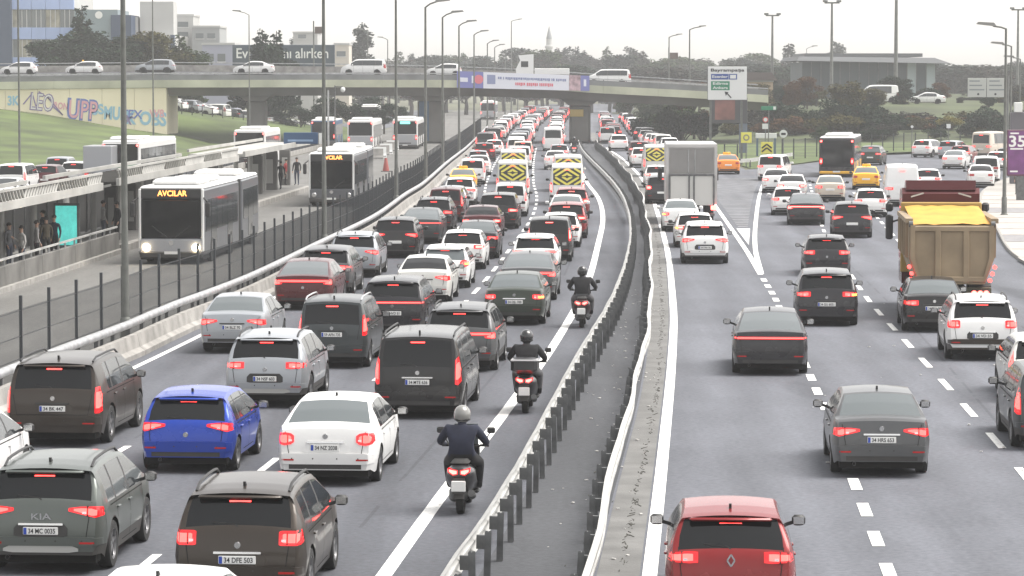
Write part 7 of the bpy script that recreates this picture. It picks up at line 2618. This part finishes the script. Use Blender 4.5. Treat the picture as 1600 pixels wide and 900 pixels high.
# --- service road behind the station
def S(kind_, col, px, py, lab, flip=False, **k):
    p = G(px, py)
    car(kind_, col, 'block' if kind_ not in ('van', 'mpv', 'tallvan') else 'vert', p, C_PLAT.head(p.y) + (math.pi if flip else 0), lab, detail=1, fin=False, **k)
S('van', 'white', 22, 300, "white van behind the station roof beside the thin mast")
S('sedan', 'white', 20, 316, "white car whose bonnet shows behind the station roof, below the white van", flip=True)
S('suv', 'wine', 73, 296, "dark red car behind the station fence")
S('mpv', 'silver', 92, 284, "silver people carrier behind the station fence")
S('suv', 'white', 117, 290, "white SUV behind the station fence beside the box-bodied lorry")
p = G(157, 292)
lr = empty("small_lorry", p, C_PLAT.head(p.y), "small lorry with pale grey box body behind the station fence", "truck")
put("box", MB().bbox(-.95, .95, -1.2, 2.6, .95, 2.75, .04), M_BSILV, lr)
put("cab", MB().prism([(2.7, .5), (4.3, .5), (4.4, 1.2), (3.9, 2.0), (2.7, 2.1)], -.9, .9, 'x'), P['white'], lr)
put("chassis", MB().box(-.4, .4, -1.0, 4.0, .45, .95), M_UNDER, lr)
ty, rim = wheel_mesh(.36)
for y in (0, 3.3):
    for sd in (1, -1):
        t = put("wheel", ty, M_RUBBER, lr, (sd * .8, y, .36), (0, 0, 0 if sd > 0 else math.pi))
        put("rim", rim, M_ALLOY, t)
for sd in (1, -1):
    put("taillight", MB().box(min(sd * .6, sd * .85), max(sd * .6, sd * .85), -1.24, -1.18, .8, .92), M_TAIL, lr)
# --- parked cars on the crest of the bank, under the flyover
for i in range(11):
    px, py = 282 + i * 22, 160 + i * 4.0
    pt = D(px, py, 384 + i * 3)
    z = max(0.0, pt.z - 1.0)
    car(['hatch', 'suv', 'sedan', 'mpv'][i % 4], ['white', 'silver', 'white', 'pearl', 'slate', 'white'][i % 6], 'block' if i % 4 != 3 else 'vert', (pt.x, pt.y, z), R(70), "parked %s %s behind the railing on the bank under the flyover" % (CNAME.get(["white", "silver", "white", "pearl", "slate", "white"][i % 6], ["white", "silver", "white", "pearl", "slate", "white"][i % 6]), KNAME[["hatch", "suv", "sedan", "mpv"][i % 4]]), "cars parked on the bank under the flyover", detail=0, brake=False, fin=False)
q = MB()
vs, fs = [], []
for i in range(12):
    px, py = 260 + i * 24, 160 + i * 4.3
    pt = D(px, py, 380 + i * 3)
    z = max(.0, pt.z - 1.0) - .03
    vs += [(pt.x - 1, pt.y - 6, z), (pt.x + 1, pt.y + 9, z)]
    if i:
        fs.append((2 * i - 2, 2 * i - 1, 2 * i + 1, 2 * i))
q.add(vs, fs)
kind(put("upper_road", q, M_ASPH), "structure")
# --- traffic on the flyover, driving to the left
def on_deck(px, kind_, col, lab, dy=11.0, **k):
    x = D(px, 115, FY + dy).x
    z = edge_z(x) - .05 + far_rise(x) * (dy - .3) / 14.7
    return car(kind_, col, 'block' if kind_ not in ('van', 'mpv', 'tallvan') else 'vert', (x, FY + dy, z), R(90), lab, detail=1, brake=False, fin=False, **k)
on_deck(48, 'hatch', 'white', "white hatchback on the flyover beside the thin station mast")
on_deck(150, 'hatch', 'white', "white hatchback with a roof sign on the flyover before the tall conifer", roofsign=True)
on_deck(262, 'suv', 'silver', "silver car on the flyover above the graffiti wall's end")
on_deck(415, 'sedan', 'white', "white saloon on the flyover below the billboard")
on_deck(590, 'van', 'white', "white van with black windows on the flyover below the poplar")
on_deck(712, 'hatch', 'white', "white hatchback on the flyover just left of the banner")
on_deck(972, 'van', 'white', "white van on the flyover right of the banner")
x = D(842, 115, FY + 9).x
z = edge_z(x) - .05 + far_rise(x) * .6
lt = empty("light_truck", (x, FY + 9, z), R(90), "white light truck with a high cab roof above the banner", "truck")
put("cab", MB().prism([(.6, .5), (2.5, .5), (2.6, 1.2), (2.1, 2.2), (2.3, 2.75), (.6, 2.9)], -.95, .95, 'x'), P['white'], lt)
put("cab_window", MB().box(-.97, .97, 1.2, 2.0, 1.45, 2.1), M_GLASS_S, lt)
put("cargo_bed", MB().bbox(-1.0, 1.0, -3.4, .5, .6, 1.3, .04), P['white'], lt)
put("chassis", MB().box(-.4, .4, -3, 2.2, .35, .6), M_UNDER, lt)
for y in (-2.2, 1.5):
    for sd in (1, -1):
        t = put("wheel", ty, M_RUBBER, lt, (sd * .82, y, .36), (0, 0, 0 if sd > 0 else math.pi))
        put("rim", rim, M_ALLOY, t)
# white van on the upper right road
pt = D(1368, 172, 425)
car('tallvan', 'white', 'tallvert', (pt.x + 2, 425, bank_r(pt.x, 425)), R(90), "white minibus on the upper road among the trees of the right bank", detail=1, brake=False, fin=False, name="minibus", cat="minibus")
pt = D(1440, 180, 415)
car('sedan', 'white', 'sedan', (pt.x + 2, 415, bank_r(pt.x, 415)), R(90), "white saloon half hidden by scrub on the upper right road", detail=1, brake=False, fin=False)

# ------------------------------------------------------------------ people
def on_platform(px, Y, d, **k):
    for i in range(400):            # walk along the platform until the pixel column is met
        Y = 96 + i * .28
        if 800 + FPX * (C_PLAT.x(Y) - d) / Y >= px:
            break
    return (C_PLAT.x(Y) - d, Y, .28)
ppl = [(32, 110, .5, 'phone', 'white', 'denim', "passenger in a pale top holding a phone behind the platform wall"), (54, 113, .6, 'stand', 'pale', 'black', "passenger in a long pale coat behind the platform wall"),
       (70, 115, .7, 'stand', 'olive', 'black', "passenger in an olive jacket beside the canopy column"), (84, 116, .5, 'stand', 'navy', 'black', "passenger in a navy coat beside the glowing light box"),
       (66, 118, 1.6, 'phone', 'black', 'denim', "passenger in black behind the navy coat"), (12, 109, 1.4, 'stand', 'grey', 'denim', "passenger in grey near the platform's near end"),
       (182, 130, .5, 'stand', 'black', 'black', "passenger in black behind the thick lamp mast"), (160, 127, 1.2, 'stand', 'pale', 'denim', "passenger in a pale coat between light box and lamp mast"),
       (438, 178, .9, 'walk', 'black', 'black', "passenger in black walking under the station's far roof"), (474, 190, .8, 'stand', 'black', 'denim', "dark figure standing beside the second bus"),
       (410, 172, 1.8, 'stand', 'red', 'denim', "passenger in red between the station pillars"), (455, 186, 1.5, 'stand', 'red', 'black', "passenger in a red top under the far roof")]
for i, (px, Y, d, pose, a, b, lab) in enumerate(ppl):
    person(on_platform(px, Y, d), [2.2, -1.2, .6, 2.9, 1.4, -2.0][i % 6], pose, a, b, lab, scale=.95 + .02 * (i % 5))
person(G(1591, 304, .13), 2.8, 'walk', 'olive', 'black', "pedestrian in a brown coat on the pavement behind the purple advert")

# ------------------------------------------------------------------ the air: a pale haze over the whole place
hz = bpy.data.materials.new("haze")
hz.use_nodes = True
nt = hz.node_tree
nt.nodes.clear()
ho = nt.nodes.new("ShaderNodeOutputMaterial")
hv = nt.nodes.new("ShaderNodeVolumePrincipled")
hv.inputs["Color"].default_value = (0.98, 0.985, 1.0, 1)
hv.inputs["Density"].default_value = 0.00029
hv.inputs["Anisotropy"].default_value = 0.0
nt.links.new(hv.outputs[0], ho.inputs["Volume"])
hb = put("haze", MB().box(-900, 900, -150, 1500, -1.2, 42), hz)
kind(hb, "stuff")
tag(hb, "thin pale haze over the whole place", "haze")
bpy.data.scenes.remove(TMP)
